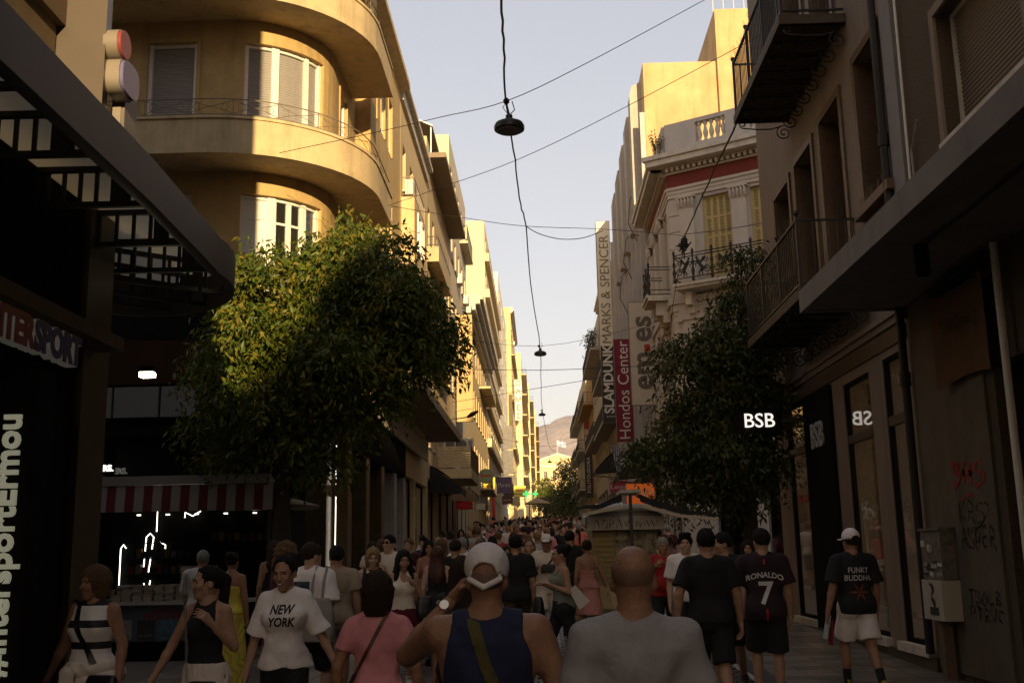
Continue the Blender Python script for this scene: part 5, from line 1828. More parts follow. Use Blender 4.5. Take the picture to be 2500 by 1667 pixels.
# ------------------------------------------------------------------ the rest of the street
CORN = [(.25, 0, .18), (.42, .18, .36), (.55, .36, .55), (.3, .55, .9)]
def left_row():
    ML2 = mat('ochre cream render', (.58, .44, .23), .85, .1, 2, .15, 60, dirt=.35)
    ML3 = mat('tan render', (.52, .40, .23), .85, .1, 2, .15, 60, dirt=.35)
    ML4 = mat('grey beige render', (.56, .48, .34), .85, .1, 2, .15, 60, dirt=.4)
    ML5 = mat('pale yellow render', (.62, .48, .26), .85, .07, 2, .1, 60, dirt=.25)
    ML6 = mat('pale lemon render', (.66, .54, .33), .85, .06, 2, .1, 60, dirt=.2)
    ML7 = mat('bright white cladding', (.80, .72, .55), .7, .03, 2)
    ML8 = mat('warm tan concrete', (.62, .47, .24), .85, .08, 2, dirt=.25)
    ML9 = mat('sand render', (.72, .58, .34), .85, .08, 2, dirt=.25)
    root, F, H, g0, nf, fh, gh = block('apartment_building', 'tan apartment block with a narrow projecting bay next to the rounded corner building', -1, -4.5, 34.55, 43.0, 17.9, ML2, cols=4, win=(.85, 1.7), kind='case', seed=1, fm=M_WHITE, ac=0, corn=[(.12, .2, .9), (.3, .6, .75)])
    # projecting bay with a balcony and air conditioner on top of it
    b = G().box(.3, 3.6, -.45, 0, 11.2, 13.6).box(.3, 3.6, -.45, 0, 5.6, 8.2).build('bay', ML2, root, rel(root, F))
    ac_unit(root, F, .45, 13.75, -.42)
    link('railing', railing_mesh(3.2, .7, .14, m=M_IRONG, ends={0.0: .4}), b, T(.35, -.42, 13.62))
    for z in (11.6, 6.0):
        for x in (1.2, 2.3):
            window(root, F @ T(0, -.47, 0), x, x + .8, z + .3, z + 1.7, 'plain', M_WHITE, GL, 0)
    # long concrete canopy over the shops
    c = G().box(-7.7, 6.3, -1.5, -.3, 5.75, 5.87).box(-7.75, 6.35, -1.56, -1.5, 5.70, 6.0).box(-7.75, -7.7, -1.5, -.3, 5.70, 6.0).build('canopy', mat('brown canopy soffit', (.30, .21, .11), .8, .1, 2, dirt=.2), root, rel(root, F))
    G().box(-7.6, 6.2, -.30, -.22, 5.0, 7.4).build('rough_panel', mat('hammered white panel', (.52, .46, .36), .6, .2, 12, .9, 18), root, rel(root, F))
    root, F, H, g0, nf, fh, gh = block('apartment_building', 'tan building with deep overhanging eave and a roof terrace awning', -1, -4.5, 43.05, 55.0, 18.4, ML3, cols=6, win=(.8, 1.8), kind='mix', seed=2, balc=(1, 2), solid=.5, bx=(.2, 6.5), jut=.5, ac=2)
    G().box(-.1, 12.0, -.85, .0, H - .1, H + .12).build('eave', mat('dark eave soffit', (.22, .17, .11), .8, .15, 4), root, rel(root, F))
    G().box(.2, 5, -.0, 4.2, H + .12, H + 1.0).build('terrace_wall', ML5, root, rel(root, F))
    g = G().add([(.5, -.2, H + 1.6), (5.2, -.2, H + 1.6), (5.2, 2.8, H + 3.0), (.5, 2.8, H + 3.0)], [(0, 1, 2, 3)]); g.add([(.5, -.2, H + 1.55), (5.2, -.2, H + 1.55), (5.2, 2.8, H + 2.95), (.5, 2.8, H + 2.95)], [(3, 2, 1, 0)])
    g.build('terrace_awning', mat('brown awning cloth', (.10, .075, .05), .8, .1), root, rel(root, F))
    g = G()
    for x in (.6, 5.1): g.bar((x, -.15, H + .2), (x, -.15, H + 1.58), .05); g.bar((x, 2.7, H + 1), (x, 2.7, H + 2.95), .05)
    g.bar((.5, -.2, H + 1.6), (5.2, -.2, H + 1.6), .06); g.bar((.5, -.2, H + 1.6), (.5, 2.8, H + 3.0), .06)
    for z in (.5, 1.0): g.bar((5.2, -.6, H + z), (9, -.6, H + z), .03)
    g.build('awning_frame', M_WHITE, root, rel(root, F))
    G().box(6, 9.5, .6, 5, H + .1, H + 3.6).build('stair_tower', ML5, root, rel(root, F))
    block('apartment_building', 'tall grey-beige apartment block with stacked air conditioners behind the overhanging eave', -1, -4.5, 55.05, 68.0, 24.3, ML4, cols=5, win=(1.0, 1.7), kind='mix', seed=3, balc=(2, 4), bx=(7.5, 12.6), ac=9, jut=.5)
    block('townhouse', 'low yellow townhouse with heavy moulded cornice and iron balconies', -1, -4.5, 68.05, 94.0, 18.6, ML5, cols=9, win=(1.0, 2.0), kind='case', seed=4, balc=(0, 2), bx=(14, 25), corn=[(.3, -.6, -.3), (.6, -.3, .1), (.9, .1, .4), (1.1, .4, .75)], fm=M_WHITE, shop=M_BROWN)
    block('apartment_building', 'tall pale lemon block with blank sunlit wall rising over the townhouse cornice', -1, -4.5, 94.05, 126, 31.8, ML6, cols=8, win=(1.4, 1.8), kind='roller', seed=5, balc=(1, 2, 3, 4, 5, 6, 7), solid=.6, ac=4, jut=.4, depth=14)
    block('apartment_building', 'bright white slab block, the lightest facade on the left side', -1, -4.45, 126.05, 158, 35.5, ML7, cols=4, win=(.7, 1.2), kind='plain', seed=6)
    block('apartment_building', 'warm tan block with a projecting roof corner beyond the white slab', -1, -3.75, 158.1, 185, 38.5, ML8, cols=6, win=(1.2, 1.8), kind='mix', seed=7, balc=(0, 2, 4, 6, 8), ac=4, jut=.5, corn=CORN)
    block('apartment_building', 'sandy apartment block with planted balconies towards the square', -1, -2.7, 185.1, 222, 36.5, ML9, cols=7, win=(1.2, 1.8), kind='mix', seed=8, balc=(1, 2, 3, 4, 5, 6), ac=4)
    block('apartment_building', 'pale lemon block, second to last on the left before the square', -1, -1.6, 222.1, 262, 36.8, ML6, cols=7, win=(1.2, 1.8), kind='mix', seed=9, balc=(0, 1, 2, 3, 4, 5, 6, 7), jut=.8)
    block('apartment_building', 'last tan block on the left before the hill and parliament', -1, -.5, 262.1, 310, 36.5, ML8, cols=8, win=(1.2, 1.8), kind='mix', seed=10, balc=(0, 1, 2, 3, 4, 5, 6, 7), jut=.8)
    # blank beige board standing out from the facades
    s = thing('blank_board', 'tall blank beige board standing out from the left facades', 'board', (-4, 57.6, 8.7))
    inv = rel(s, Matrix.Identity(4))
    G().box(-4.38, -3.5, 57.55, 57.75, 8.75, 14.7).build('panel', mat('beige board', (.52, .37, .17), .8, .06, 1.5, dirt=.1), s, inv)
    for z in (9.4, 11.6, 14.0): G().bar((-4.5, 57.65, z), (-4.38, 57.65, z), .06).build('bracket', M_IRON, s, inv)
    # striped balcony with two air conditioners above the green sign shops
    b = thing('slatted_balcony', 'cream slatted balcony with two air conditioners on top over the shops', 'balcony', (-4, 49.5, 5.2))
    inv = rel(b, Matrix.Identity(4))
    G().box(-4.49, -3.0, 47.6, 53.4, 5.0, 5.42).build('slab', ML5, b, inv)
    for i in range(9):
        G().box(-4.49, -3.03, 47.6, 47.63, 5.5 + i * .105, 5.58 + i * .105).build('slat', ML5, b, inv)
        G().box(-3.03, -3.0, 47.64, 53.4, 5.5 + i * .105, 5.58 + i * .105).build('slat', M_BROWN, b, inv)
    for x in (-4.3, -3.75): link('air_conditioner', _MC['ac'], b, inv @ T(x, 48.3, 6.3))
left_row()

def right_row():
    MA = mat('stone grey render', (.40, .36, .31), .85, .1, 2, dirt=.35)
    MB = mat('ochre render', (.44, .28, .10), .85, .1, 2, dirt=.25)
    MC = mat('dull white render', (.52, .48, .41), .85, .08, 2, dirt=.3)
    block('apartment_building', 'grey corner building carrying the tall pale vertical sign', 1, 4.9, 64.9, 77.0, 19.6, MA, cols=5, win=(1.1, 1.9), kind='case', seed=21, balc=(1, 2), corn=CORN, end=True)
    G_ = G()
    block('apartment_building', 'weathered grey block with plants on its roof edge on the right', 1, 4.9, 77.1, 92.0, 19.9, MA, cols=6, win=(1.1, 1.9), kind='mix', seed=22, balc=(1, 3))
    block('apartment_building', 'ochre building behind the tall red vertical sign on the right', 1, 4.9, 92.1, 106.0, 18.2, MB, cols=5, win=(1.0, 1.9), kind='case', seed=23, balc=(2,))
    block('apartment_building', 'dull white block with narrow balconies far along on the right', 1, 4.9, 106.1, 119.0, 19.6, MC, cols=5, win=(1.0, 1.8), kind='mix', seed=24, balc=(0, 1, 2, 3, 4))
    block('apartment_building', 'last grey block with stacked balconies on the right of the street', 1, 4.9, 119.1, 134.0, 19.8, MA, cols=5, win=(1.0, 1.8), kind='mix', seed=25, balc=(0, 1, 2, 3, 4, 5))
    p = thing('hanging_plant', 'leafy green plant hanging from the roof edge far along the right side', 'plant', (4.6, 88, 18.5))
    g = G()
    r = random.Random(9)
    for i in range(700):
        c = Vector((4.55 + r.gauss(0, .28), 84.5 + r.uniform(0, 5), 19.5 - abs(r.gauss(0, 1.0))))
        n = Vector((r.gauss(0, 1), r.gauss(0, 1), r.gauss(0, 1))).normalized(); t = n.orthogonal().normalized(); b_ = n.cross(t)
        g.quad(c - t * .09, c - b_ * .05, c + t * .09, c + b_ * .05)
    g.build('foliage', mat('hanging foliage', (.05, .06, .015), .7, .4, 5), p, rel(p, Matrix.Identity(4)))
    # unseen buildings added behind the camera, heights set to shade the foreground
    block('unseen_building', 'unseen grey building on the right behind the viewer, sized to shade the street', 1, 4.9, -34, -12.3, 16.0, MA, cols=8, seed=31)
    block('unseen_building', 'unseen tan building further back on the right behind the viewer, sized to shade the street', 1, 4.9, -95, -34.1, 15.6, MB, cols=12, seed=32)
    block('unseen_building', 'unseen pale building on the left behind the viewer, added to cut the sky light', -1, -5.2, -70, -12.1, 18.0, MC, cols=12, seed=33)
    for nm, lab, box in (('unseen_building', 'unseen building added far behind the viewer to block the low sky', (-60, 60, -112, -97, 7)), ('unseen_building', 'unseen building added across the left side street to block the sky', (-44, -36, -10, 40, 16)), ('unseen_building', 'unseen building added across the right side street to block the sky', (26, 34, 14, 44, 17))):  # unseen blocks added to keep low sky out of panes and side streets
        t = thing(nm, lab, 'building', (box[0], box[2], 0))
        G().box(box[0], box[1], box[2], box[3], -.5, box[4]).build('wall', MA, t, rel(t, Matrix.Identity(4)))
right_row()

def far_end():
    # parliament front closing the street
    root = thing('parliament_building', 'sunlit yellow neoclassical parliament front with pediment closing the far end of the street', 'building', (7.5, 420, 12))
    M_P = mat('parliament render', (.72, .56, .30), .85, .05, .5)
    M_PT = mat('parliament trim', (.80, .72, .52), .8, .04, .5)
    F = FF(-20, 420, 12)
    ops = []
    for f in range(3):
        for i in range(16): ops.append((1.6 + i * 3.4, 3.0 + i * 3.4, 3 + f * 7.2, 6.6 + f * 7.2))
    wall(55, 23.6, ops, .6).build('facade_wall', M_P, root, rel(root, F))
    for o in ops: window(root, F, *o, 'case', M_PT, GL, .4)
    G().box(-.5, 55.5, -.7, -.01, 22.6, 23.6).build('cornice', M_PT, root, rel(root, F))
    G().slab([(14, 23.6), (41, 23.6), (27.5, 27.6)], -.8, 2).build('pediment', M_P, root, rel(root, F))
    G().slab([(13.6, 23.6), (14.6, 23.6), (27.5, 27.3), (40.4, 23.6), (41.4, 23.6), (27.5, 28.1)], -1.2, -.81).build('pediment_trim', M_PT, root, rel(root, F))
    G().box(0, 55, .1, 15, 0, 23.4).build('roof', M_P, root, rel(root, F @ T(0, .8, 0)))
    # flag on its pole over the pediment
    fl = thing('flag', 'small blue and white striped flag on a pole above the parliament pediment', 'flag', (7.5, 421, 40))
    G().tube([(0, 0, 0), (0, 0, 5.5)], .09, 6).build('pole', M_WHITE, fl)
    g = G(); n = 8
    g.add([(3.4 * i / n + .1, .25 * math.sin(i * 1.1), 5.3 - z * 2.2 - i * .12) for i in range(n + 1) for z in (0, 1)], [(2 * i, 2 * i + 1, 2 * i + 3, 2 * i + 2) for i in range(n)])
    g.build('cloth', stripes('flag stripes', (.75, .75, .74), (.08, .15, .4), 2, .5), fl)
    # bare hill ridge beyond
    xs = np.linspace(-900, 1300, 90); ys = np.linspace(1500, 3200, 40)
    r = np.random.RandomState(4)
    g = G()
    def hz(x, y):
        t = (y - 1500) / 1000
        ridge = 255 + 26 * math.sin(x / 210 + 1.0) + 18 * math.sin(x / 83) + .10 * x
        p = math.sin(min(1, t) * math.pi / 2) if t < 1 else max(0, 1 - (t - 1) * .6)
        return 20 + (ridge - 20) * p + 6 * math.sin(x / 31 + y / 47) + 4 * math.sin(x / 17 - y / 23)
    g.add([(x, y, hz(x, y)) for y in ys for x in xs], [(j * 90 + i, j * 90 + i + 1, (j + 1) * 90 + i + 1, (j + 1) * 90 + i) for j in range(39) for i in range(89)])
    tag(g.build('hill', mat('dry hillside', (.42, .35, .31), .95, .3, .06, .6, .2), None, None, True, 80), kind='structure')
far_end()

# ------------------------------------------------------------------ trees
def leaf_mass(blobs, n, size, seed, zcut=None):
    """Leaf-sized folded faces in drooping sprays through a set of lobes (x, y, z, rx, ry, rz)."""
    r = np.random.RandomState(seed)
    vol = np.array([b[3] * b[4] * b[5] for b in blobs]); vol = vol / vol.sum()
    small = []
    for b in blobs:                                  # break each lobe into separate clumps with gaps between them
        k = max(5, int(17 * (b[3] * b[4] * b[5]) ** .5 / max(.05, (size * 4)) ** .3))
        for _ in range(k):
            d = r.normal(size=3); d /= np.linalg.norm(d)
            q = r.uniform(.45, 1.02)
            e = r.uniform(.24, .42) * min(b[3], b[5]) ** .5 * (size / .125) ** .6
            small.append((b[0] + d[0] * b[3] * q, b[1] + d[1] * b[4] * q, b[2] + d[2] * b[5] * q, e * 1.15, e * 1.15, e * .75))
    blobs = small
    vol = np.array([b[3] * b[4] * b[5] for b in blobs]); vol = vol / vol.sum()
    n6 = n // 6
    bi = r.choice(len(blobs), n6, p=vol)
    B = np.array(blobs, float)[bi]
    d = r.normal(size=(n6, 3)); d /= np.linalg.norm(d, axis=1)[:, None]
    rad = r.uniform(.15, 1.0, n6) ** .38 * (1 + .13 * np.sin(7 * d[:, 0] + 5 * d[:, 2] + bi) + r.normal(size=n6) * .05)
    c = B[:, :3] + d * B[:, 3:] * rad[:, None]
    out = d * np.array([1, 1, .4]); out /= np.linalg.norm(out, axis=1)[:, None] + 1e-6
    k = np.tile(np.arange(6), n6)[:, None]                  # six leaves on one drooping twig
    c = np.repeat(c, 6, 0); out = np.repeat(out, 6, 0); N = len(c)
    p = c + out * (k * size * .55) + r.normal(size=(N, 3)) * size * .5
    p[:, 2] -= (.08 * k * k * size)[:, 0]
    L = (size * r.uniform(.7, 1.25, N))[:, None]; w = L * r.uniform(.3, .42, N)[:, None]
    a = out * .5 + r.normal(size=(N, 3)) * .55 + np.array([0, 0, -.75]); a /= np.linalg.norm(a, axis=1)[:, None]
    s = np.cross(a, r.normal(size=(N, 3))); s /= np.linalg.norm(s, axis=1)[:, None] + 1e-6
    nn = np.cross(a, s)
    V = np.stack([p - a * L * .5, p + s * w * .5 - a * L * .05 + nn * w * .16, p + a * L * .55, p - s * w * .5 - a * L * .05 + nn * w * .16], 1).reshape(-1, 3)
    o = np.arange(N)[:, None] * 4
    return V, np.concatenate([o + np.array([0, 1, 2]), o + np.array([0, 2, 3])], 1).reshape(-1, 3)

def leaf_mat(name, c1, c2, c3):
    m = bpy.data.materials.new(name)
    m.use_nodes = True
    N, L = m.node_tree.nodes, m.node_tree.links
    N.clear()
    out = N.new('ShaderNodeOutputMaterial')
    geo = N.new('ShaderNodeNewGeometry')
    nz = N.new('ShaderNodeTexNoise'); nz.inputs['Scale'].default_value = 1.9; nz.inputs['Detail'].default_value = 4
    L.new(geo.outputs['Position'], nz.inputs['Vector'])
    ad = N.new('ShaderNodeMath'); ad.operation = 'MULTIPLY_ADD'; ad.inputs[1].default_value = .55
    L.new(geo.outputs['Random Per Island'], ad.inputs[0]); L.new(nz.outputs['Fac'], ad.inputs[2])
    rp = N.new('ShaderNodeValToRGB')
    e = rp.color_ramp.elements
    e[0].position = .35; e[0].color = (*c1, 1); e[1].position = .85; e[1].color = (*c2, 1)
    x = e.new(1.0); x.color = (*c3, 1)
    L.new(ad.outputs[0], rp.inputs[0])
    d = N.new('ShaderNodeBsdfPrincipled'); d.inputs['Roughness'].default_value = .5; d.inputs['Specular IOR Level'].default_value = .3
    t = N.new('ShaderNodeBsdfTranslucent')
    L.new(rp.outputs[0], d.inputs['Base Color']); L.new(rp.outputs[0], t.inputs['Color'])
    mx = N.new('ShaderNodeMixShader'); mx.inputs[0].default_value = .2
    L.new(d.outputs[0], mx.inputs[1]); L.new(t.outputs[0], mx.inputs[2]); L.new(mx.outputs[0], out.inputs[0])
    return m
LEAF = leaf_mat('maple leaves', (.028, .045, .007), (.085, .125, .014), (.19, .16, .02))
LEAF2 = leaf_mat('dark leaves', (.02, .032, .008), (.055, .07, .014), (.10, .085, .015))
BARK = mat('bark', (.045, .034, .022), .9, .3, 14, .8, 30)

def tree(label, base, trunk_h, blobs, n, size, seed, lm, r0=.16, limbs=7):
    root = thing('tree', label, 'tree', base)
    r = random.Random(seed)
    g = G()
    bx, by, bz = base
    fork = Vector((r.uniform(-.1, .1), r.uniform(-.1, .1), trunk_h))
    g.tube([(0, 0, -.1), (.02, .02, trunk_h * .3), (fork.x * .6, fork.y * .6, trunk_h * .65), fork], [r0 * 1.25, r0, r0 * .9, r0 * .82], 12)
    tk = g.build('trunk', BARK, root, None, True, 80)
    for i in range(limbs):
        b = blobs[i % len(blobs)]
        tip = Vector((b[0] - bx, b[1] - by, b[2] - bz)) + Vector((r.gauss(0, .3), r.gauss(0, .3), r.gauss(0, .2)))
        mid = fork.lerp(tip, .45) + Vector((0, 0, .25))
        q = G().tube([fork - Vector((0, 0, .05)), fork.lerp(mid, .5) + Vector((r.gauss(0, .05), r.gauss(0, .05), 0)), mid, tip], [r0 * .55, r0 * .42, r0 * .28, r0 * .08], 8)
        for k in range(3):
            e = mid.lerp(tip, .3 * k) ; f = e + Vector((r.gauss(0, .5), r.gauss(0, .5), r.uniform(.1, .6)))
            q.tube([e, e.lerp(f, .5) + Vector((0, 0, .06)), f], [r0 * .18, r0 * .11, r0 * .04], 6)
        q.build('limb', BARK, root, None, True, 80)
    V, Fc = leaf_mass([(b[0] - bx, b[1] - by, b[2] - bz, *b[3:]) for b in blobs], n, size, seed)
    o = link('crown', np_mesh('crown', [(V, Fc, 0)], [lm], False), root)
    o['kind'] = 'stuff'
    return root
tree('large leafy tree with its left side sunlit in front of the rounded corner building', (-4.05, 17.0, gz(17)), 2.5,
     [(-4.3, 16.6, 5.6, .9, 1.0, .95), (-4.5, 16.3, 4.6, .75, .9, .8), (-3.4, 16.9, 6.0, .9, 1.0, .9), (-3.05, 17.2, 6.65, .5, .6, .6), (-4.5, 16.5, 6.2, .45, .6, .5), (-2.35, 17.1, 6.4, .45, .5, .55), (-2.6, 17.0, 5.5, 1.0, 1.1, 1.05), (-2.0, 17.0, 5.35, .7, .9, .75), (-1.8, 16.9, 5.1, .45, .7, .5),
      (-3.3, 16.6, 4.5, 1.0, 1.1, .9), (-2.65, 16.8, 4.3, .6, .8, .55), (-4.9, 17.3, 4.3, .6, .8, .8), (-5.0, 17.6, 3.6, .55, .8, .6), (-3.9, 17.0, 3.6, .9, .9, .6), (-3.2, 17.1, 3.6, .7, .8, .45), (-4.6, 17.2, 3.3, .6, .7, .5)], 66000, .125, 3, LEAF, .17, 9)
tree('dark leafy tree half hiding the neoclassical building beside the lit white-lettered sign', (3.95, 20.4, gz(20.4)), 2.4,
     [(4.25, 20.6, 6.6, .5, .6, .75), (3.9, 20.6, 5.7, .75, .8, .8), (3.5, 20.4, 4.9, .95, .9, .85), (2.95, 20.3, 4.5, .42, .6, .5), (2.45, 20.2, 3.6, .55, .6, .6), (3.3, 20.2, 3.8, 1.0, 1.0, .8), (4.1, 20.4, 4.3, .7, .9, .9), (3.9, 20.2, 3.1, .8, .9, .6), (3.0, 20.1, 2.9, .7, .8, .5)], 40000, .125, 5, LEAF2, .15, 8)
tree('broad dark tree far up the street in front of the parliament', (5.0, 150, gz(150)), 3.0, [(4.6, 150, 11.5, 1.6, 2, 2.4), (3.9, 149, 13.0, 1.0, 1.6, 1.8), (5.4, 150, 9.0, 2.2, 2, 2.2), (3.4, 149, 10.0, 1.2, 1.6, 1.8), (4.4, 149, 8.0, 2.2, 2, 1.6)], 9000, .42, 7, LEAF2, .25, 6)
tree('sunlit round tree beside the last left block before the parliament', (1.0, 205, gz(205)), 3.0, [(1.4, 205, 14.0, 1.3, 1.6, 1.8), (1.8, 204, 12.4, 1.3, 1.6, 1.5), (1.0, 205, 11.6, 1.2, 1.6, 1.3)], 5000, .42, 8, LEAF, .2, 4)
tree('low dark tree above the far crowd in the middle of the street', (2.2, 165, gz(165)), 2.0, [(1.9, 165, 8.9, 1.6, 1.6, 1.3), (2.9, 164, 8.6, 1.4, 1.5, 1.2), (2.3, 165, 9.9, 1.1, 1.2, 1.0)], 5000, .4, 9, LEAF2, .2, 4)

def haze():
    """Evening air: one closed box of even pale haze round the street and the hill."""
    m = bpy.data.materials.new('haze air'); m.use_nodes = True
    N, L = m.node_tree.nodes, m.node_tree.links
    N.clear()
    o = N.new('ShaderNodeOutputMaterial'); v = N.new('ShaderNodeVolumePrincipled')
    v.inputs['Color'].default_value = (.95, .9, .85, 1); v.inputs['Density'].default_value = .0001; v.inputs['Anisotropy'].default_value = .3
    L.new(v.outputs[0], o.inputs['Volume'])
    tag(G().box(-950, 1350, -130, 3300, -30, 420).build('haze', m), kind='stuff')
haze()
# ------------------------------------------------------------------ catenary lamps and wires
def catenary():
    cable = mat('black cable', (.012, .011, .01), .6, .1)
    def sag(pts, n=4):
        """Smooth polyline through the points."""
        P = [Vector(p) for p in pts]
        out = []
        for i in range(len(P) - 1):
            a, b = P[i], P[i + 1]
            p0 = P[i - 1] if i else a
            p3 = P[i + 2] if i + 2 < len(P) else b
            for k in range(n):
                t = k / n
                out.append(.5 * ((2 * a) + (b - p0) * t + (2 * p0 - 5 * a + 4 * b - p3) * t * t + (3 * a - p0 - 3 * b + p3) * t ** 3))
        out.append(P[-1])
        return out
    def wire(label, pts, r=.008, wob=0.0):
        rr = random.Random(len(label))
        P = sag(pts, 5)
        if wob: P = [p + Vector((rr.uniform(-wob, wob), 0, rr.uniform(-wob, wob))) for p in P]
        tag(G().tube(P, r, 5).build('overhead_wire', cable), label, 'wire')
    main = [(-.30, 4, 7.6), (-.31, 9, 7.85), (-.32, 11.5, 8.05), (-.34, 13.5, 8.44), (-.38, 16, 8.78), (-.34, 21, 9.69), (-.28, 24, 9.72), (-.18, 25.5, 9.66), (-.08, 34, 9.93), (.16, 41, 9.61), (.24, 56, 10.52), (.35, 73, 11.3), (1.06, 100, 11.46), (1.89, 120, 12.68), (2.6, 150, 13)]
    wire('thick twisted black cable that carries the hanging lamps along the street', main, .017, .012)
    wire('wire crossing above the nearest hanging lamp from the rounded balcony', [(-5.0, 19.9, 9.55), (-2.89, 18.5, 9.34), (-1.57, 17.3, 9.09), (-.37, 16, 8.78), (1.0, 17, 9.88), (3.18, 19, 11.95), (4.89, 20.6, 13.6)], .007)
    wire('wire crossing just below the nearest lamp to the iron balcony', [(-4.49, 26, 10.2), (-2.2, 23, 9.8), (-.32, 21, 9.68), (1.58, 20, 10.19), (4.11, 18.5, 10.94), (4.89, 18, 11.2)], .007)
    wire('wire crossing from the second rounded balcony to the neoclassical corner', [(-4.49, 26.1, 10.7), (-3.83, 26, 10.49), (-1.73, 25.5, 9.92), (-.18, 25.5, 9.66), (2.01, 27, 9.98), (4.41, 30, 10.65)], .008)
    wire('slack loop of cable hanging off the lamp line', [(-.18, 25.5, 9.66), (.17, 26, 9.6), (.73, 26.5, 9.6), (1.32, 27, 9.77), (1.84, 27, 9.95)], .011)
    wire('knotted cable rising from the neoclassical corner to the upper iron balcony', [(4.41, 30, 10.61), (4.17, 26, 10.16), (3.95, 22, 9.72), (3.87, 19, 9.52)], .02, .012)
    wire('cable stretched from the wire knot to the beige shop building', [(4.41, 30, 10.7), (4.98, 27, 9.89), (5.01, 22.05, 8.52)], .011)
    wire('cable dropping from the wire knot beside the ornate balcony', [(4.4, 30, 10.41), (4.35, 31, 9.9), (4.37, 33, 9.29), (4.6, 36.5, 8.2)], .012, .01)
    wire('dark wire crossing below the second hanging lamp', [(-4.49, 41, 8.85), (.14, 41, 8.66), (4.89, 41, 8.75)], .012)
    wire('thin wire holding the second hanging lamp', [(-4.49, 41, 10.3), (.16, 41, 9.61), (4.89, 41, 10.5)], .008)
    wire('wire crossing at the third lamp', [(-4.49, 56, 9.6), (.23, 56, 10.28), (4.89, 56, 10.95)], .014)
    wire('far wire crossing before the parliament', [(-4.49, 100, 12.5), (1.06, 100, 11.46), (4.89, 100, 12.3)], .014)
    wire('lowest far wire crossing before the parliament', [(-4.4, 110, 9.4), (2.83, 110, 11.0), (4.89, 110, 11.5)], .016)
    k = thing('cable_knot', 'tangled black knot of cables beside the neoclassical corner', 'cable', (4.4, 30, 10.5))
    rr = random.Random(2)
    g = G()
    for i in range(6):
        g.tube([(rr.gauss(0, .08), rr.gauss(0, .06), rr.gauss(-.1, .12)) for _ in range(7)], .022, 5)
    g.lathe([(.02, -.12), (.09, -.08), (.1, .05), (.04, .12)], 8)
    g.build('knot', cable, k)
    sh = mat('dark enamel lamp shade', (.03, .032, .028), .4, .15, 10, metal=.3)
    le = mat('dusty lamp lens', (.10, .09, .075), .3, .1)
    def lamp(label, x, y, z, s=1.0, up=.5):
        t = thing('hanging_lamp', label, 'lamp', (x, y, z), 'lamps hung over the street')
        G().lathe([(.20 * s, .0), (.24 * s, .015), (.245 * s, .07 * s), (.22 * s, .12 * s), (.13 * s, .165 * s), (.06 * s, .185 * s), (.055 * s, .26 * s), (.03 * s, .28 * s)], 24).build('shade', sh, t, None, True, 35)
        G().lathe([(.195 * s, -.012), (.197 * s, .004)], 20).build('lens', le, t)
        q = G().tube([(0, 0, .27 * s), (-.03, 0, .4 * s), (-.04, 0, up)], .02 * s, 6)
        q.tube([(.01, 0, .27 * s), (.09, .02, .36 * s), (.05, 0, .5 * s)], .009, 5); q.tube([(-.02, .01, .29 * s), (-.1, 0, .4 * s), (-.03, 0, up)], .007, 5)
        q.lathe([(.02, up - .05), (.05, up - .02), (.05, up + .03), (.02, up + .06)], 8, (-.04, 0, 0))
        q.build('hanger', cable, t)
    lamp('dark enamel lamp hanging nearest to the viewer over the street', -.34, 16, 8.27, 1, .5)
    lamp('second dark hanging lamp along the street', .17, 41, 9.25, 1, .36)
    lamp('third dark hanging lamp further up the street', .32, 73, 10.95, 1, .36)
    lamp('fourth small hanging lamp before the parliament', 1.2, 115, 11.2, 1, .8)
    lamp('lowest far hanging lamp in front of the parliament facade', 3.3, 130, 8.6, 1, .9)
catenary()

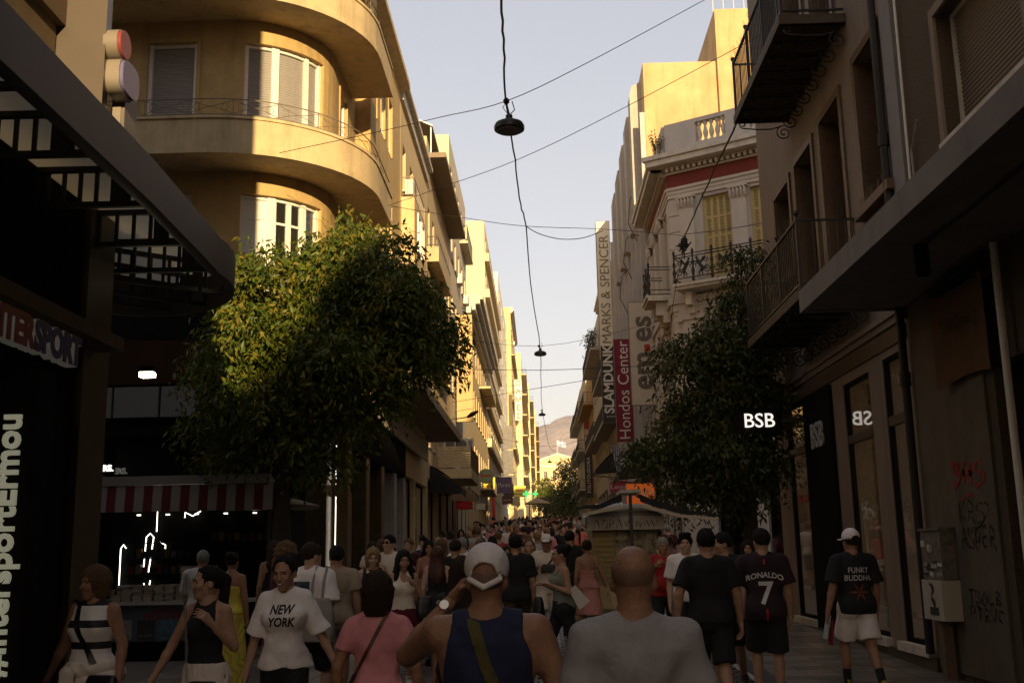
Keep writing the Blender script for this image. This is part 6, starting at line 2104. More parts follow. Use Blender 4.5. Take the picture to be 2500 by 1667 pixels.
# ------------------------------------------------------------------ signs
def signs():
    def blade(label, x0, x1, y, z0, z1, bg, side, texts=(), th=.12, shape='box', name='blade_sign', cat='sign'):
        t = thing(name, label, cat, ((x0 + x1) / 2, y, z0))
        inv = rel(t, Matrix.Identity(4))
        if shape == 'disc':
            r = (x1 - x0) / 2
            G().lathe([(r, -th / 2), (r, th / 2)], 32, (x0 + r, y, (z0 + z1) / 2), 0, 'y').build('panel', bg, t, inv)
            G().lathe([(r + .03, -th / 2 + .02), (r + .03, th / 2 - .02)], 32, (x0 + r, y, (z0 + z1) / 2), 0, 'y').build('rim', M_IRON, t, inv)
        else:
            G().box(x0, x1, y - th / 2, y + th / 2, z0, z1).build('panel', bg, t, inv)
            q = G(); e = .025
            q.box(x0 - e, x0, y - th / 2 - .01, y + th / 2 + .01, z0 - e, z1 + e); q.box(x1, x1 + e, y - th / 2 - .01, y + th / 2 + .01, z0 - e, z1 + e)
            q.box(x0, x1, y - th / 2 - .01, y + th / 2 + .01, z0 - e, z0); q.box(x0, x1, y - th / 2 - .01, y + th / 2 + .01, z1, z1 + e)
            q.build('rim', M_IRONG, t, inv)
        wx = 4.899 if side > 0 else -4.499
        for z in ((z0 * .85 + z1 * .15), (z0 * .15 + z1 * .85)):
            a, b = (x1, wx) if side > 0 else (wx, x0)
            if abs(b - a) > .03: G().bar((a, y, z), (b, y, z), .04).build('bracket', M_IRON, t, inv)
        for s, size, m, dx, dz, kw in texts:
            rot = kw.pop('rot', 0)
            text(s, t, inv @ FF((x0 + x1) / 2 + dx, y - th / 2 - .012, (z0 + z1) / 2 + dz) @ RY(-rot), size, m, ext=.008, **kw)
        return t, inv
    white = mat('white lettering', (.72, .68, .60), .6, .03)
    black = mat('black lettering', (.03, .028, .025), .6, .05)
    t, inv = blade('tall off-white vertical banner with dark rounded lettering and a red square next to the tree', 3.81, 4.74, 42.45, 7.4, 11.6, mat('off white banner', (.56, .50, .40), .8, .05, 2), 1,
          [('em', 1.25, mat('striped dark lettering', (.13, .11, .09), .7, .5, 30), .02, -.72, dict(rot=90, bold=.03)), ('es', 1.25, mat('striped dark lettering', (.13, .11, .09), .7, .5, 30), .02, 1.0, dict(rot=90, bold=.03))])
    G().box(4.38, 4.62, 42.365, 42.375, 9.55, 9.85).build('red_square', mat('red square', (.42, .04, .03), .7, .05), t, inv)
    blade('tall crimson vertical shop sign with white serif lettering', 3.85, 4.72, 51.86, 6.9, 11.95, mat('crimson sign', (.20, .012, .03), .7, .08, 2), 1, [('Hondos Center', .78, white, .0, 0, dict(rot=90, sx=.98))])
    blade('black vertical sign with heavy white block letters left of the crimson one', 3.92, 4.74, 63.2, 9.2, 13.8, mat('slate black sign', (.035, .032, .028), .7, .1, 2), 1, [('SLAMDUNK', .80, white, -.0, .3, dict(rot=90, bold=.02, sx=.98)), ('SLAMDUNK', .12, white, .1, -1.95, dict())])
    blade('very tall cream vertical sign with thin olive capital letters', 3.93, 4.74, 64.2, 13.2, 21.9, mat('cream sign', (.80, .72, .55), .7, .03, 2), 1, [('MARKS & SPENCER', .82, mat('olive lettering', (.22, .18, .10), .6, .05), .05, .0, dict(rot=90, sx=1.0))], th=.5)
    blade('dull red vertical sign far along on the right', 4.32, 4.76, 98.8, 8.2, 13.6, mat('dull red sign', (.30, .045, .03), .7, .1), 1, [('PUIN HOUSE', .48, white, 0, .6, dict(rot=90, bold=.01))])
    blade('black vertical sign with spaced pale letters below the dull red sign', 4.12, 4.8, 95.4, 6.4, 10.4, black, 1, [('FOLIYOUDORA', .42, white, 0, 0, dict(rot=90, spacing=1.1))])
    t, inv = blade('small bright crimson sign with two lines of white lettering', 3.81, 4.79, 57.6, 4.8, 5.46, mat('bright crimson sign', (.40, .03, .09), .5, .04), 1, [('Hondos\nCenter', .34, white, 0, .1, dict())])
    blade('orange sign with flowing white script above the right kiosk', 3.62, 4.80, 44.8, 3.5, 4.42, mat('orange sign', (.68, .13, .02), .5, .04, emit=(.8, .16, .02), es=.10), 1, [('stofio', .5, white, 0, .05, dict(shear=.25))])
    blade('small pale box sign far along on the right', 4.03, 4.8, 114.7, 8.1, 9.2, mat('pale box sign', (.55, .48, .36), .6, .05), 1)
    # left side
    red = mat('red sign', (.36, .012, .014), .5, .05, emit=(.5, .01, .012), es=.04)  # faint emission added to brighten the sign where it stands in shade
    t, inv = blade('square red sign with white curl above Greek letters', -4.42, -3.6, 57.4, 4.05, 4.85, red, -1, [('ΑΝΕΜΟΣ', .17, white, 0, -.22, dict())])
    G().tube([(p.x, p.y, p.z) for p in spiral((-4.0, 57.33, 4.55), -.6, .86, .13, .10, Vector((1, 0, 0)), Vector((0, 0, 1)), 16)] + [(-3.9, 57.33, 4.42)], .035, 6).build('curl', white, t, inv)
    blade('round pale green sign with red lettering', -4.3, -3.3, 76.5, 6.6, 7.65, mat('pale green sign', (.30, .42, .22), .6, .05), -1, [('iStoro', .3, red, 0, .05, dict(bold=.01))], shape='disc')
    blade('square yellow sign with web address lettering', -4.4, -3.5, 85.3, 6.7, 7.65, mat('yellow sign', (.72, .50, .03), .6, .04), -1, [('one.gr', .28, red, .0, .1, dict())])
    blade('mauve sign with white flowing script on the left', -4.2, -2.65, 104, 7.45, 8.95, mat('mauve sign', (.16, .11, .20), .6, .1, 1), -1, [('Parex', .55, white, 0, .0, dict(shear=.3))])
    blade('brown sign with pale letters under the mauve sign', -4.0, -2.9, 116, 6.95, 7.8, mat('brown sign', (.14, .05, .025), .6, .05), -1, [('pio pio', .28, white, 0, 0, dict())])
    blade('large yellow panel sign hanging out on the far left', -3.3, -1.75, 140, 8.9, 10.3, mat('lemon sign', (.78, .60, .10), .6, .04), -1, [('pio pio', .3, red, 0, .2, dict())])
    t, inv = blade('tall white vertical sign with five red letters', -3.2, -2.2, 152, 20.4, 26.3, mat('white sign', (.80, .74, .60), .6, .03), -1)
    for i, ch in enumerate('ΟΛΜΕΣ'):
        text(ch, t, inv @ FF(-2.7, 151.92, 25.7 - i * 1.18), 1.1, mat('faded red lettering', (.50, .16, .08), .6, .1), ext=.01, bold=.03)
    for i, (z0, z1, lab) in enumerate(((14.2, 17.0, 'topmost'), (11.2, 14.0, 'middle'), (8.4, 11.0, 'lowest'))):
        blade('dark poster box, %s of the stacked three on the white slab' % lab, -4.3, -3.1, 130, z0, z1, mat('dark poster', (.05, .045, .04), .35, .8, 3), -1)
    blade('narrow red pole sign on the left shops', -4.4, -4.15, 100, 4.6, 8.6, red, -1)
    for i, (x, y, z, lab) in enumerate(((-1.5, 124, 8.4, 'left'), (-.55, 150, 9.8, 'right'))):
        t = thing('pharmacy_cross', 'small glowing green pharmacy cross, the %s one' % lab, 'sign', (x, y, z), 'green pharmacy crosses')
        gl = mat('green glow', (.1, .7, .2), .5, 0, emit=(.12, .8, .2), es=.45)
        G().box(-.13, .13, -.08, .08, -.4, .4).build('upright', gl, t); G().box(-.4, -.13, -.08, .08, -.13, .13).build('arm', gl, t); G().box(.13, .4, -.08, .08, -.13, .13).build('arm', gl, t)
        G().bar((-.4, .0, 0), (-3.2, 0, .0), .06).build('bracket', M_IRON, t)
    blade('small pale sign with a red mark beside the green round sign', -4.4, -3.75, 74.4, 4.7, 5.12, mat('cream small sign', (.66, .58, .42), .6, .04), -1)
    blade('small grey sign under the yellow one', -4.4, -3.95, 79.6, 5.4, 5.8, mat('grey small sign', (.24, .22, .2), .6, .05), -1)
    blade('square framed sign like a clock face on the far left', -3.3, -2.4, 126, 7.2, 8.1, mat('clock sign', (.62, .5, .3), .6, .05), -1)
    blade('black sign board before the far green tree', -.4, 1.0, 160, 8.4, 9.8, black, -1)
    # greek flag and dark shop awnings on the right
    f = thing('flag', 'dark blue and white striped flag hanging over the right pavement', 'flag', (4.5, 62, 6.6))
    G().tube([(.38, 0, -.3), (-.35, 0, 1.3)], .02, 6).build('pole', M_BROWN, f)
    g = G()
    n = 6
    g.add([(-.3 + .12 * z + .05 * i, .07 * math.sin(i * 1.3), 1.2 - .25 * i - .05 * z) if z == 0 else (-.3 + .55 + .03 * i, .07 * math.sin(i * 1.3 + 1), 1.0 - .3 * i) for i in range(n + 1) for z in (0, 1)], [(2 * i, 2 * i + 1, 2 * i + 3, 2 * i + 2) for i in range(n)])
    g.build('cloth', stripes('flag stripes dark', (.5, .5, .5), (.05, .08, .18), 0, .12), f)
    def awning(label, x0, x1, y0, y1, z0, z1, m, side):
        t = thing('shop_awning', label, 'awning', (x0, (y0 + y1) / 2, z0))
        inv = rel(t, Matrix.Identity(4))
        g = G()
        n = 8
        for k, dz in ((0, 0), (1, -.03)):
            g.add([(x0 + (x1 - x0) * (i / n), y, z1 + (z0 - z1) * (i / n) ** 1.3 + dz) for i in range(n + 1) for y in (y0, y1)], [(2 * i, 2 * i + 1, 2 * i + 3, 2 * i + 2) for i in range(n)])
        g.quad((x1, y0, z0), (x1, y1, z0), (x1, y1, z0 - .3), (x1, y0, z0 - .3))
        g.quad((x0, y0, z1), (x0, y0, z0 - .2), (x1, y0, z0 - .3), (x1, y0, z0))
        g.build('cloth', m, t, inv)
        for y in (y0 + .1, y1 - .1): G().bar((x0, y, z0 - .2), (x1, y, z0 - .05), .05).build('arm', M_IRON, t, inv)
    dk = mat('black awning cloth', (.015, .014, .013), .8, .1)
    awning('black folding awning over the shops beyond the orange sign', 4.88, 3.4, 64, 68.5, 6.5, 7.8, dk, 1)
    awning('dark slanted awning above the fin block shops', 4.88, 3.5, 46.5, 51, 5.0, 6.2, dk, 1)
    awning('tan awning over the left shops by the red sign', -4.48, -3.3, 55.2, 57.0, 4.6, 5.7, mat('tan awning', (.36, .25, .12), .8, .1), -1)
    awning('dark awning over the left shops under the slatted balcony', -4.48, -3.2, 44, 47, 4.4, 5.3, dk, -1)
    l = thing('street_light', 'grey street light on a long arm beside the blank beige board', 'lamp', (-4.4, 52, 8.2))
    G().tube([(-.1, 0, 0), (.5, 0, .02), (1.05, 0, .1)], .03, 6).build('arm', M_IRONG, l)
    G().tube([(.95, 0, .08), (1.2, 0, .22), (1.5, 0, .38)], [.06, .12, .05], 8).build('head', M_IRON, l, None, True)
signs()

# ------------------------------------------------------------------ book stall kiosk on the left
def kiosk_left():
    k = thing('newsstand_kiosk', 'dark newsstand kiosk with red and white striped awning on the left', 'kiosk', (-5.7, 17.6, gz(17.6)))
    inv = rel(k, Matrix.Identity(4))
    G().box(-7.2, -4.3, 18.4, 19.6, .1, 2.75).build('body', M_BLACK, k, inv)
    alu = mat('aluminium box', (.34, .33, .30), .4, .05, metal=.3)
    G().box(-7.2, -4.18, 16.86, 17.06, 2.84, 2.98).build('awning_box', alu, k, inv)
    red = mat('awning red', (.11, .012, .013), .8, .06); wh = mat('awning white', (.27, .245, .21), .8, .05)
    n = 20
    for i in range(n):
        x0 = -7.15 + i * .147; x1 = x0 + .147
        m = red if i % 2 == 0 else wh
        g = G().quad((x0, 16.88, 2.83), (x1, 16.88, 2.83), (x1, 16.84, 2.42), (x0, 16.84, 2.42)); g.quad((x0, 16.9, 2.83), (x0, 16.87, 2.42), (x1, 16.87, 2.42), (x1, 16.9, 2.83))
        g.build('valance_strip', m, k, inv)
    G().add([(-7.15, 16.9, 2.84), (-4.2, 16.9, 2.84), (-4.2, 18.5, 3.0), (-7.15, 18.5, 3.0)], [(0, 1, 2, 3)]).build('awning_cloth', red, k, inv)
    for x in (-7.1, -4.3): G().bar((x, 17.0, .12), (x, 17.0, 2.85), .05).build('post', M_IRON, k, inv)
    p = thing('parasol', 'small dull beige flat parasol behind the striped awning', 'parasol', (-4.55, 18.2, gz(18)))
    G().lathe([(.8, 2.25), (.82, 2.3), (.4, 2.42), (.05, 2.5)], 8).build('canopy', mat('beige parasol', (.22, .17, .10), .8, .08), p); G().tube([(0, 0, 0), (0, 0, 2.4)], .025, 8).build('pole', M_IRON, p)
    # neon shapes in the shop behind
    n_ = thing('neon_display', 'white neon tube shapes glowing in the dark shop behind the book stall', 'light', (-7.5, 20.3, 1))
    inv = rel(n_, Matrix.Identity(4))
    for pts in ([(-7.95, 1.0), (-7.95, 1.9), (-7.9, 1.97), (-7.85, 1.9)], [(-7.5, 1.5), (-7.47, 2.1), (-7.40, 2.17), (-7.33, 2.1), (-7.40, 1.45)], [(-7.48, 1.25), (-7.46, 1.15), (-7.38, 1.15), (-7.36, 1.3)], [(-7.28, 2.2), (-7.28, 2.75), (-6.5, 2.78)], [(-7.1, 1.75), (-7.1, 1.95), (-7.2, 2.0)], [(-6.75, 2.45), (-6.75, 2.55), (-6.6, 2.48), (-6.45, 2.57)], [(-8.6, 2.1), (-8.6, 2.35), (-8.75, 2.35)], [(-4.75, 1.55), (-4.75, 2.2)]):
        q = G().tube([(x * .9, 18.32, 1.66 + (z - 1.66) * .9) for x, z in pts], .009, 6); q.build('neon_tube', M_TUBE, n_, inv)
    r = random.Random(4)
    packs = [mat('snack pack %d' % q, c, .5, .3, 20) for q, c in enumerate(((.14, .02, .015), (.18, .12, .05), (.05, .05, .06), (.16, .15, .13)))]
    for row in range(3):
        for q in range(9):
            x = -7.0 + q * .12 if row < 2 else -5.6 + q * .13
            G().box(x, x + .085, 18.3, 18.38, 1.45 + row * .26, 1.45 + row * .26 + r.uniform(.1, .17)).build('snack_pack', packs[r.randrange(4)], k, rel(k, Matrix.Identity(4)))
        G().box(-7.05, -5.9, 18.28, 18.4, 1.43 + row * .26, 1.449 + row * .26).build('shelf', M_IRON, k, rel(k, Matrix.Identity(4)))
    for q in range(5):
        G().box(-6.9 + q * .5, -6.84 + q * .5, 18.3, 18.33, 2.42, 2.44).build('kiosk_lamp', M_TUBE, k, rel(k, Matrix.Identity(4)))
    # book table with poster front
    t = thing('book_table', 'book stall table with blue poster front below the striped awning', 'table', (-6.0, 16.9, gz(16.9)))
    inv = rel(t, Matrix.Identity(4))
    g0 = gz(16.9)
    G().box(-6.8, -4.55, 16.5, 17.5, 1.0, 1.05).build('top', mat('table edge', (.45, .43, .38), .6, .05), t, inv)
    G().box(-6.75, -4.6, 16.56, 16.6, .46, 1.0).build('poster_front', mat('blue grey poster', (.10, .135, .145), .6, .15, 3), t, inv)
    G().box(-6.75, -4.6, 16.6, 17.45, g0, .46).build('base', M_BLACK, t, inv)
    for x in (-6.7, -4.65): G().box(x - .03, x + .03, 17.4, 17.46, g0, 1.0).build('leg', M_IRON, t, inv)
    text('COLLEEN', t, inv @ FF(-5.72, 16.552, .93), .09, mat('poster red', (.26, .03, .035), .6, 0), ext=.002)
    text('HOOVER', t, inv @ FF(-5.72, 16.552, .83), .17, mat('poster red', (.26, .03, .035), .6, 0), ext=.002, bold=.004)
    cv = [mat('cover pale', (.28, .27, .25), .6, .4, 8), mat('cover dark', (.06, .05, .05), .6, .4, 8), mat('cover blue', (.10, .18, .24), .6, .4, 8), mat('cover red', (.2, .03, .03), .6, .4, 8)]
    for i, x in enumerate((-6.5, -6.15, -5.8, -5.42)):
        G().box(x, x + .27, 16.545, 16.555, .49, .78).build('book_cover_print', cv[i], t, inv); text('HOOVER', t, inv @ FF(x + .135, 16.542, .55), .055, mat('cover letters', (.03, .03, .03), .6, 0) if i != 1 else cv[0], ext=.001)
    pm = [mat('book cover %d' % i, c, .6, .15, 8) for i, c in enumerate(((.42, .38, .31), (.30, .22, .13), (.22, .20, .18), (.36, .30, .22), (.16, .06, .05)))]
    page = mat('book pages', (.52, .46, .36), .8, .06, 60)
    bm = []
    for m in pm:
        g = G().box(-.07, .07, -.10, .10, 0, .004, 0).box(-.066, .07, -.096, .096, .004, .026, 1).box(-.07, .07, -.10, .10, .026, .03, 0).box(-.074, -.07, -.10, .10, 0, .03, 0); bm.append(g.mesh('book', [m, page]))
    r = random.Random(12)
    cnt = 0
    for i in range(13):
        for j in range(2):
            x, y = -6.68 + i * .165, 16.66 + j * .28
            hgt = r.randint(3, 8) if not (7 <= i <= 9 and j == 1) else 17
            if i > 10: hgt = r.randint(3, 6)
            for q in range(hgt):
                o = link('book', bm[r.randrange(5)], None, T(x + r.uniform(-.008, .008), y + r.uniform(-.01, .01), 1.052 + q * .0305) @ RZ(r.uniform(-7, 7) + 90 * (j == 1)))
                pos = 'front row' if j == 0 else 'back row'
                tag(o, 'book lying in the %s piles on the book stall table' % pos, 'book', 'books in the %s piles on the stall' % pos); cnt += 1
    b = thing('shopping_bag', 'white paper shopping bag printed with letter B at the book stall', 'bag', (-5.05, 16.35, .75))
    q = G().slab([(-.17, 0), (.17, 0), (.2, .42), (-.2, .42)], -.07, .07); q.build('body', mat('white paper bag', (.58, .56, .52), .8, .04), b)
    q = G().tube([(-.08, 0, .42), (-.06, 0, .55), (.06, 0, .55), (.08, 0, .42)], .008, 5); q.build('handle', M_IRON, b)
    text('B', b, T(.02, -.078, .2), .2, black_l, ext=.002)
black_l = mat('black lettering', (.03, .028, .025), .6, .05)
kiosk_left()

def kiosk_right():
    g0 = gz(22)
    k = thing('market_kiosk', 'small street kiosk with off-white valance and folding black awning arms', 'kiosk', (1.5, 19.4, gz(19.2)))
    inv = rel(k, T(1.5, 19.4, gz(19.2)) @ Matrix.Diagonal((.88, .88, .99, 1)) @ T(-1.74, -22.5, -g0))
    yel = mat('yellowed shutter panel', (.34, .26, .10), .7, .15, 5)
    G().box(1.08, 2.38, 22.3, 23.6, g0, 2.45).build('body', mat('kiosk wall', (.30, .24, .13), .7, .2, 4), k, inv)
    for i in range(9): G().box(1.1, 1.5, 22.26, 22.3, 1.3 + i * .09, 1.37 + i * .09).build('slat', yel, k, inv)
    for x0, x1 in ((1.55, 1.8), (1.84, 2.08), (2.12, 2.34)):
        G().box(x0, x1, 22.27, 22.3, 1.05, 2.1).build('magazine_rack', mat('rack print', (.24, .2, .13), .6, .9, 9), k, inv)
    G().box(1.08, 2.38, 22.25, 22.3, g0, 1.0).build('counter', mat('tagged counter', (.26, .23, .16), .7, .3, 7), k, inv)
    off = mat('off white valance', (.46, .42, .35), .8, .07, 3, dirt=.2)
    G().add([(.98, 22.0, 2.36), (2.5, 22.0, 2.34), (2.3, 22.9, 2.6), (1.2, 22.9, 2.62)], [(0, 1, 2, 3)]).build('roof_cloth', off, k, inv)
    G().box(.98, 2.5, 21.97, 22.0, 2.12, 2.36).build('valance', off, k, inv)
    q = G(); M_ = FF(1.1, 21.96, 2.15)
    for i, pl in enumerate([[(0, 0), (.06, .15), (.12, 0)], [(.18, .02), (.2, .14), (.28, .1), (.24, 0), (.18, .03)], [(.32, 0), (.33, .14), (.4, .1), (.33, .06)], [(.45, 0), (.5, .15), (.56, 0)], [(.62, .12), (.66, .02), (.7, .12), (.75, .02)], [(.85, .02), (.87, .13), (.93, .02), (.95, .14)], [(1.0, .04), (1.05, .13), (1.1, .03), (1.15, .12), (1.2, .03), (1.28, .13)]]):
        stroke(q, pl, .016, M_)
    q.build('graffiti', mat('black spray paint', (.012, .011, .01), .6, .1), k, inv)
    # folding awning: head box, arms, drooping black cloth
    G().box(1.62, 2.02, 21.5, 22.6, 2.74, 2.80).build('head_box', M_STONE, k, inv)
    G().box(1.79, 1.85, 21.6, 21.66, g0, 2.72).build('post', M_IRON, k, inv)
    cl = mat('black awning cloth', (.015, .014, .013), .8, .1)
    g = G(); n = 10
    for x_, s in ((2.0, 1), (1.65, -1)):
        L = 1.55 if s > 0 else .85
        vs = []
        for i in range(n + 1):
            t = i / n
            for y in (21.55, 22.55): vs.append((x_ + s * L * t, y, 2.72 - (.40 if s > 0 else .22) * (t ** .7) + .02 * math.sin(t * 9)))
        g.add(vs, [(2 * i, 2 * i + 1, 2 * i + 3, 2 * i + 2) for i in range(n)])
        g.add([p for i in range(n + 1) for p in (vs[2 * i], (vs[2 * i][0], vs[2 * i][1] - .01, vs[2 * i][2] - .13 + .09 * i / n))], [(2 * i, 2 * i + 1, 2 * i + 3, 2 * i + 2) for i in range(n)])
    g.build('awning_cloth', cl, k, inv)
    arm = mat('cream awning arm', (.50, .42, .30), .5, .05)
    G().bar((2.0, 21.5, 2.52), (2.75, 21.5, 2.33), .05, .06).build('arm', arm, k, inv); G().bar((2.75, 21.5, 2.33), (3.5, 21.5, 2.26), .045, .05).build('arm', arm, k, inv); G().bar((1.62, 21.5, 2.5), (.85, 21.5, 2.38), .05, .06).build('arm', arm, k, inv)
    p = thing('parasol', 'blue and white striped market parasol behind the black kiosk awning', 'parasol', (1.85, 27, gz(27) - .35))
    bl = mat('parasol blue', (.10, .17, .24), .8, .05); wt = mat('parasol white', (.60, .57, .50), .8, .04)
    n = 16
    for i in range(n):
        a0, a1 = 2 * math.pi * i / n, 2 * math.pi * (i + 1) / n
        q = G().add([(0, 0, 2.85), (0.8 * math.cos(a0), 0.8 * math.sin(a0), 2.38), (0.8 * math.cos(a1), 0.8 * math.sin(a1), 2.38)], [(0, 1, 2)]); q.quad((0.8 * math.cos(a0), 0.8 * math.sin(a0), 2.38), (0.8 * math.cos(a0), 0.8 * math.sin(a0), 2.2), (0.8 * math.cos(a1), 0.8 * math.sin(a1), 2.2), (0.8 * math.cos(a1), 0.8 * math.sin(a1), 2.38))
        q.build('panel', bl if i % 2 else wt, p)
    G().tube([(0, 0, 0), (0, 0, 2.85)], .03, 8).build('pole', M_WHITE, p)
    # far market roof in the crowd
    r = thing('market_roof', 'pale tent roof standing in the far crowd', 'tent', (-.2, 105, gz(105)))
    G().lathe([(1.25, 2.9), (1.3, 3.0), (.15, 3.5)], 4, (0, 0, 0)).build('roof', mat('tent cloth', (.5, .4, .24), .8, .05), r)
    for x, y in ((-.8, -.8), (.8, -.8), (.8, .8), (-.8, .8)): G().tube([(x, y, 0), (x, y, 2.95)], .04, 6).build('post', M_IRON, r)
    # vendor's folding trolley with red and white bag
    c = thing('vendor_trolley', 'folding metal trolley carrying a red and white cool bag', 'trolley', (2.02, 15.3, gz(15.3)))
    st = mat('steel tube', (.30, .28, .26), .35, .1, metal=.6)
    for x in (-.21, .21): G().tube([(x, 0, .03), (x * .95, -.02, .55), (x * .9, .05, 1.02)], .014, 8).build('upright', st, c); G().tube([(x, .3, .03), (x, -.02, .55)], .012, 8).build('leg', st, c)
    for z in (.3, .95): G().tube([(-.2, .0, z), (.2, .0, z)], .012, 8).build('crossbar', st, c)
    G().slab([(-.2, .42), (.2, .42), (.19, .58), (-.19, .58)], -.07, .2).build('bag_base', mat('white bag', (.55, .52, .46), .7, .05), c); G().slab([(-.195, .58), (.195, .58), (.19, .80), (-.19, .80)], -.075, .2).build('bag_body', mat('red bag', (.30, .012, .012), .6, .05), c); G().slab([(-.19, .80), (.19, .80), (.17, .85), (-.17, .85)], -.07, .2).build('bag_top', mat('white bag', (.55, .52, .46), .7, .05), c)
    text('Coca-Cola', c, T(0, -.082, .69), .095, mat('white lettering', (.72, .68, .60), .6, .03), ext=.002, shear=.2)
kiosk_right()
# ------------------------------------------------------------------ the crowd
SKIN['mid'] = mat('skin mid', (.40, .225, .14), .5, .12, 22, .3, 90, spec=.35)
SKIN['tan'] = mat('skin tan', (.33, .17, .097), .5, .14, 22, .3, 90, spec=.35)
SKIN['fair'] = mat('skin fair', (.50, .31, .21), .5, .12, 22, .3, 90, spec=.35)
H_BLK = mat('black hair', (.012, .009, .007), .75, .4, 60, .9, 130, spec=.25)
H_BRN = mat('brown hair', (.035, .02, .011), .75, .4, 60, .9, 130, spec=.25)
H_LBR = mat('light brown hair', (.14, .08, .035), .75, .4, 60, .9, 130, spec=.25)
H_BLD = mat('blond hair', (.30, .19, .08), .75, .4, 60, .9, 130, spec=.25)
H_GRY = mat('grey hair', (.30, .28, .25), .75, .4, 60, .9, 130, spec=.25)
def cloth(n, c, v=.06): return mat('cloth ' + n, c, .9, v, 25, .75, 13)
C_WHT, C_BLK, C_PNK = cloth('white', (.80, .74, .68)), cloth('black', (.014, .013, .013)), cloth('pink', (.66, .26, .26))
C_GRY, C_NAV, C_CRM = cloth('grey', (.34, .32, .30)), cloth('navy', (.022, .026, .062)), cloth('cream', (.72, .63, .50))
C_MAR, C_RED, C_BEI = cloth('maroon', (.10, .012, .014)), cloth('red', (.33, .02, .016)), cloth('beige', (.34, .27, .18))
C_YEL, C_SAG, C_DPK = cloth('yellow', (.58, .48, .07)), cloth('sage', (.17, .18, .14)), cloth('dusty pink', (.42, .18, .14))
C_DBR, C_WRE, C_KHA = cloth('dark brown', (.05, .03, .018)), cloth('wine', (.06, .01, .014)), cloth('khaki', (.20, .15, .08))
S_WHT, S_BLK = mat('white shoe', (.55, .52, .46), .6, .08, 20), mat('black shoe', (.02, .018, .016), .5, .1, 20)
LEATH = mat('black leather', (.012, .011, .011), .38, .1, 20)
INK, INKW = mat('black print', (.02, .018, .018), .8, 0), mat('white print', (.62, .60, .56), .7, 0)
PI = math.pi
AD = ARM_DOWN
A_OUT = ((.10, .01, -.255), (.08, -.06, -.235))
A_BENT = ((.05, .04, -.27), (-.06, -.22, .09))
A_CHEST = ((.06, .03, -.265), (-.10, -.16, .17))
A_PHONE = ((.10, -.10, -.23), (-.08, -.05, .235))
A_BACK = ((.05, .10, -.25), (.0, .03, -.245))
A_FWD = ((.04, -.08, -.26), (.0, -.12, -.21))

def bag(info, name, label, cat, at, size, m, front=True, rz=0.0, shape='soft'):
    o = carried(name, label, cat, info)
    w, d, h = size
    s = SDF((-w, -d * 1.5, -h), (w, d * 1.5, h), max(.01, min(size) / 9))
    s.loft([(-h / 2, w * .44, d * .5, 0, 0), (-h * .3, w * .5, d * .55, 0, 0), (h * .2, w * .47, d * .45, 0, 0), (h / 2, w * .36, d * .25, 0, 0)], k=0, p=4 if shape != 'soft' else 3)
    v, f = s.surface()
    b = link('body', np_mesh('body', [(v, f, 0)], [m]), o, T(*at) @ RZ(rz))
    return o, b

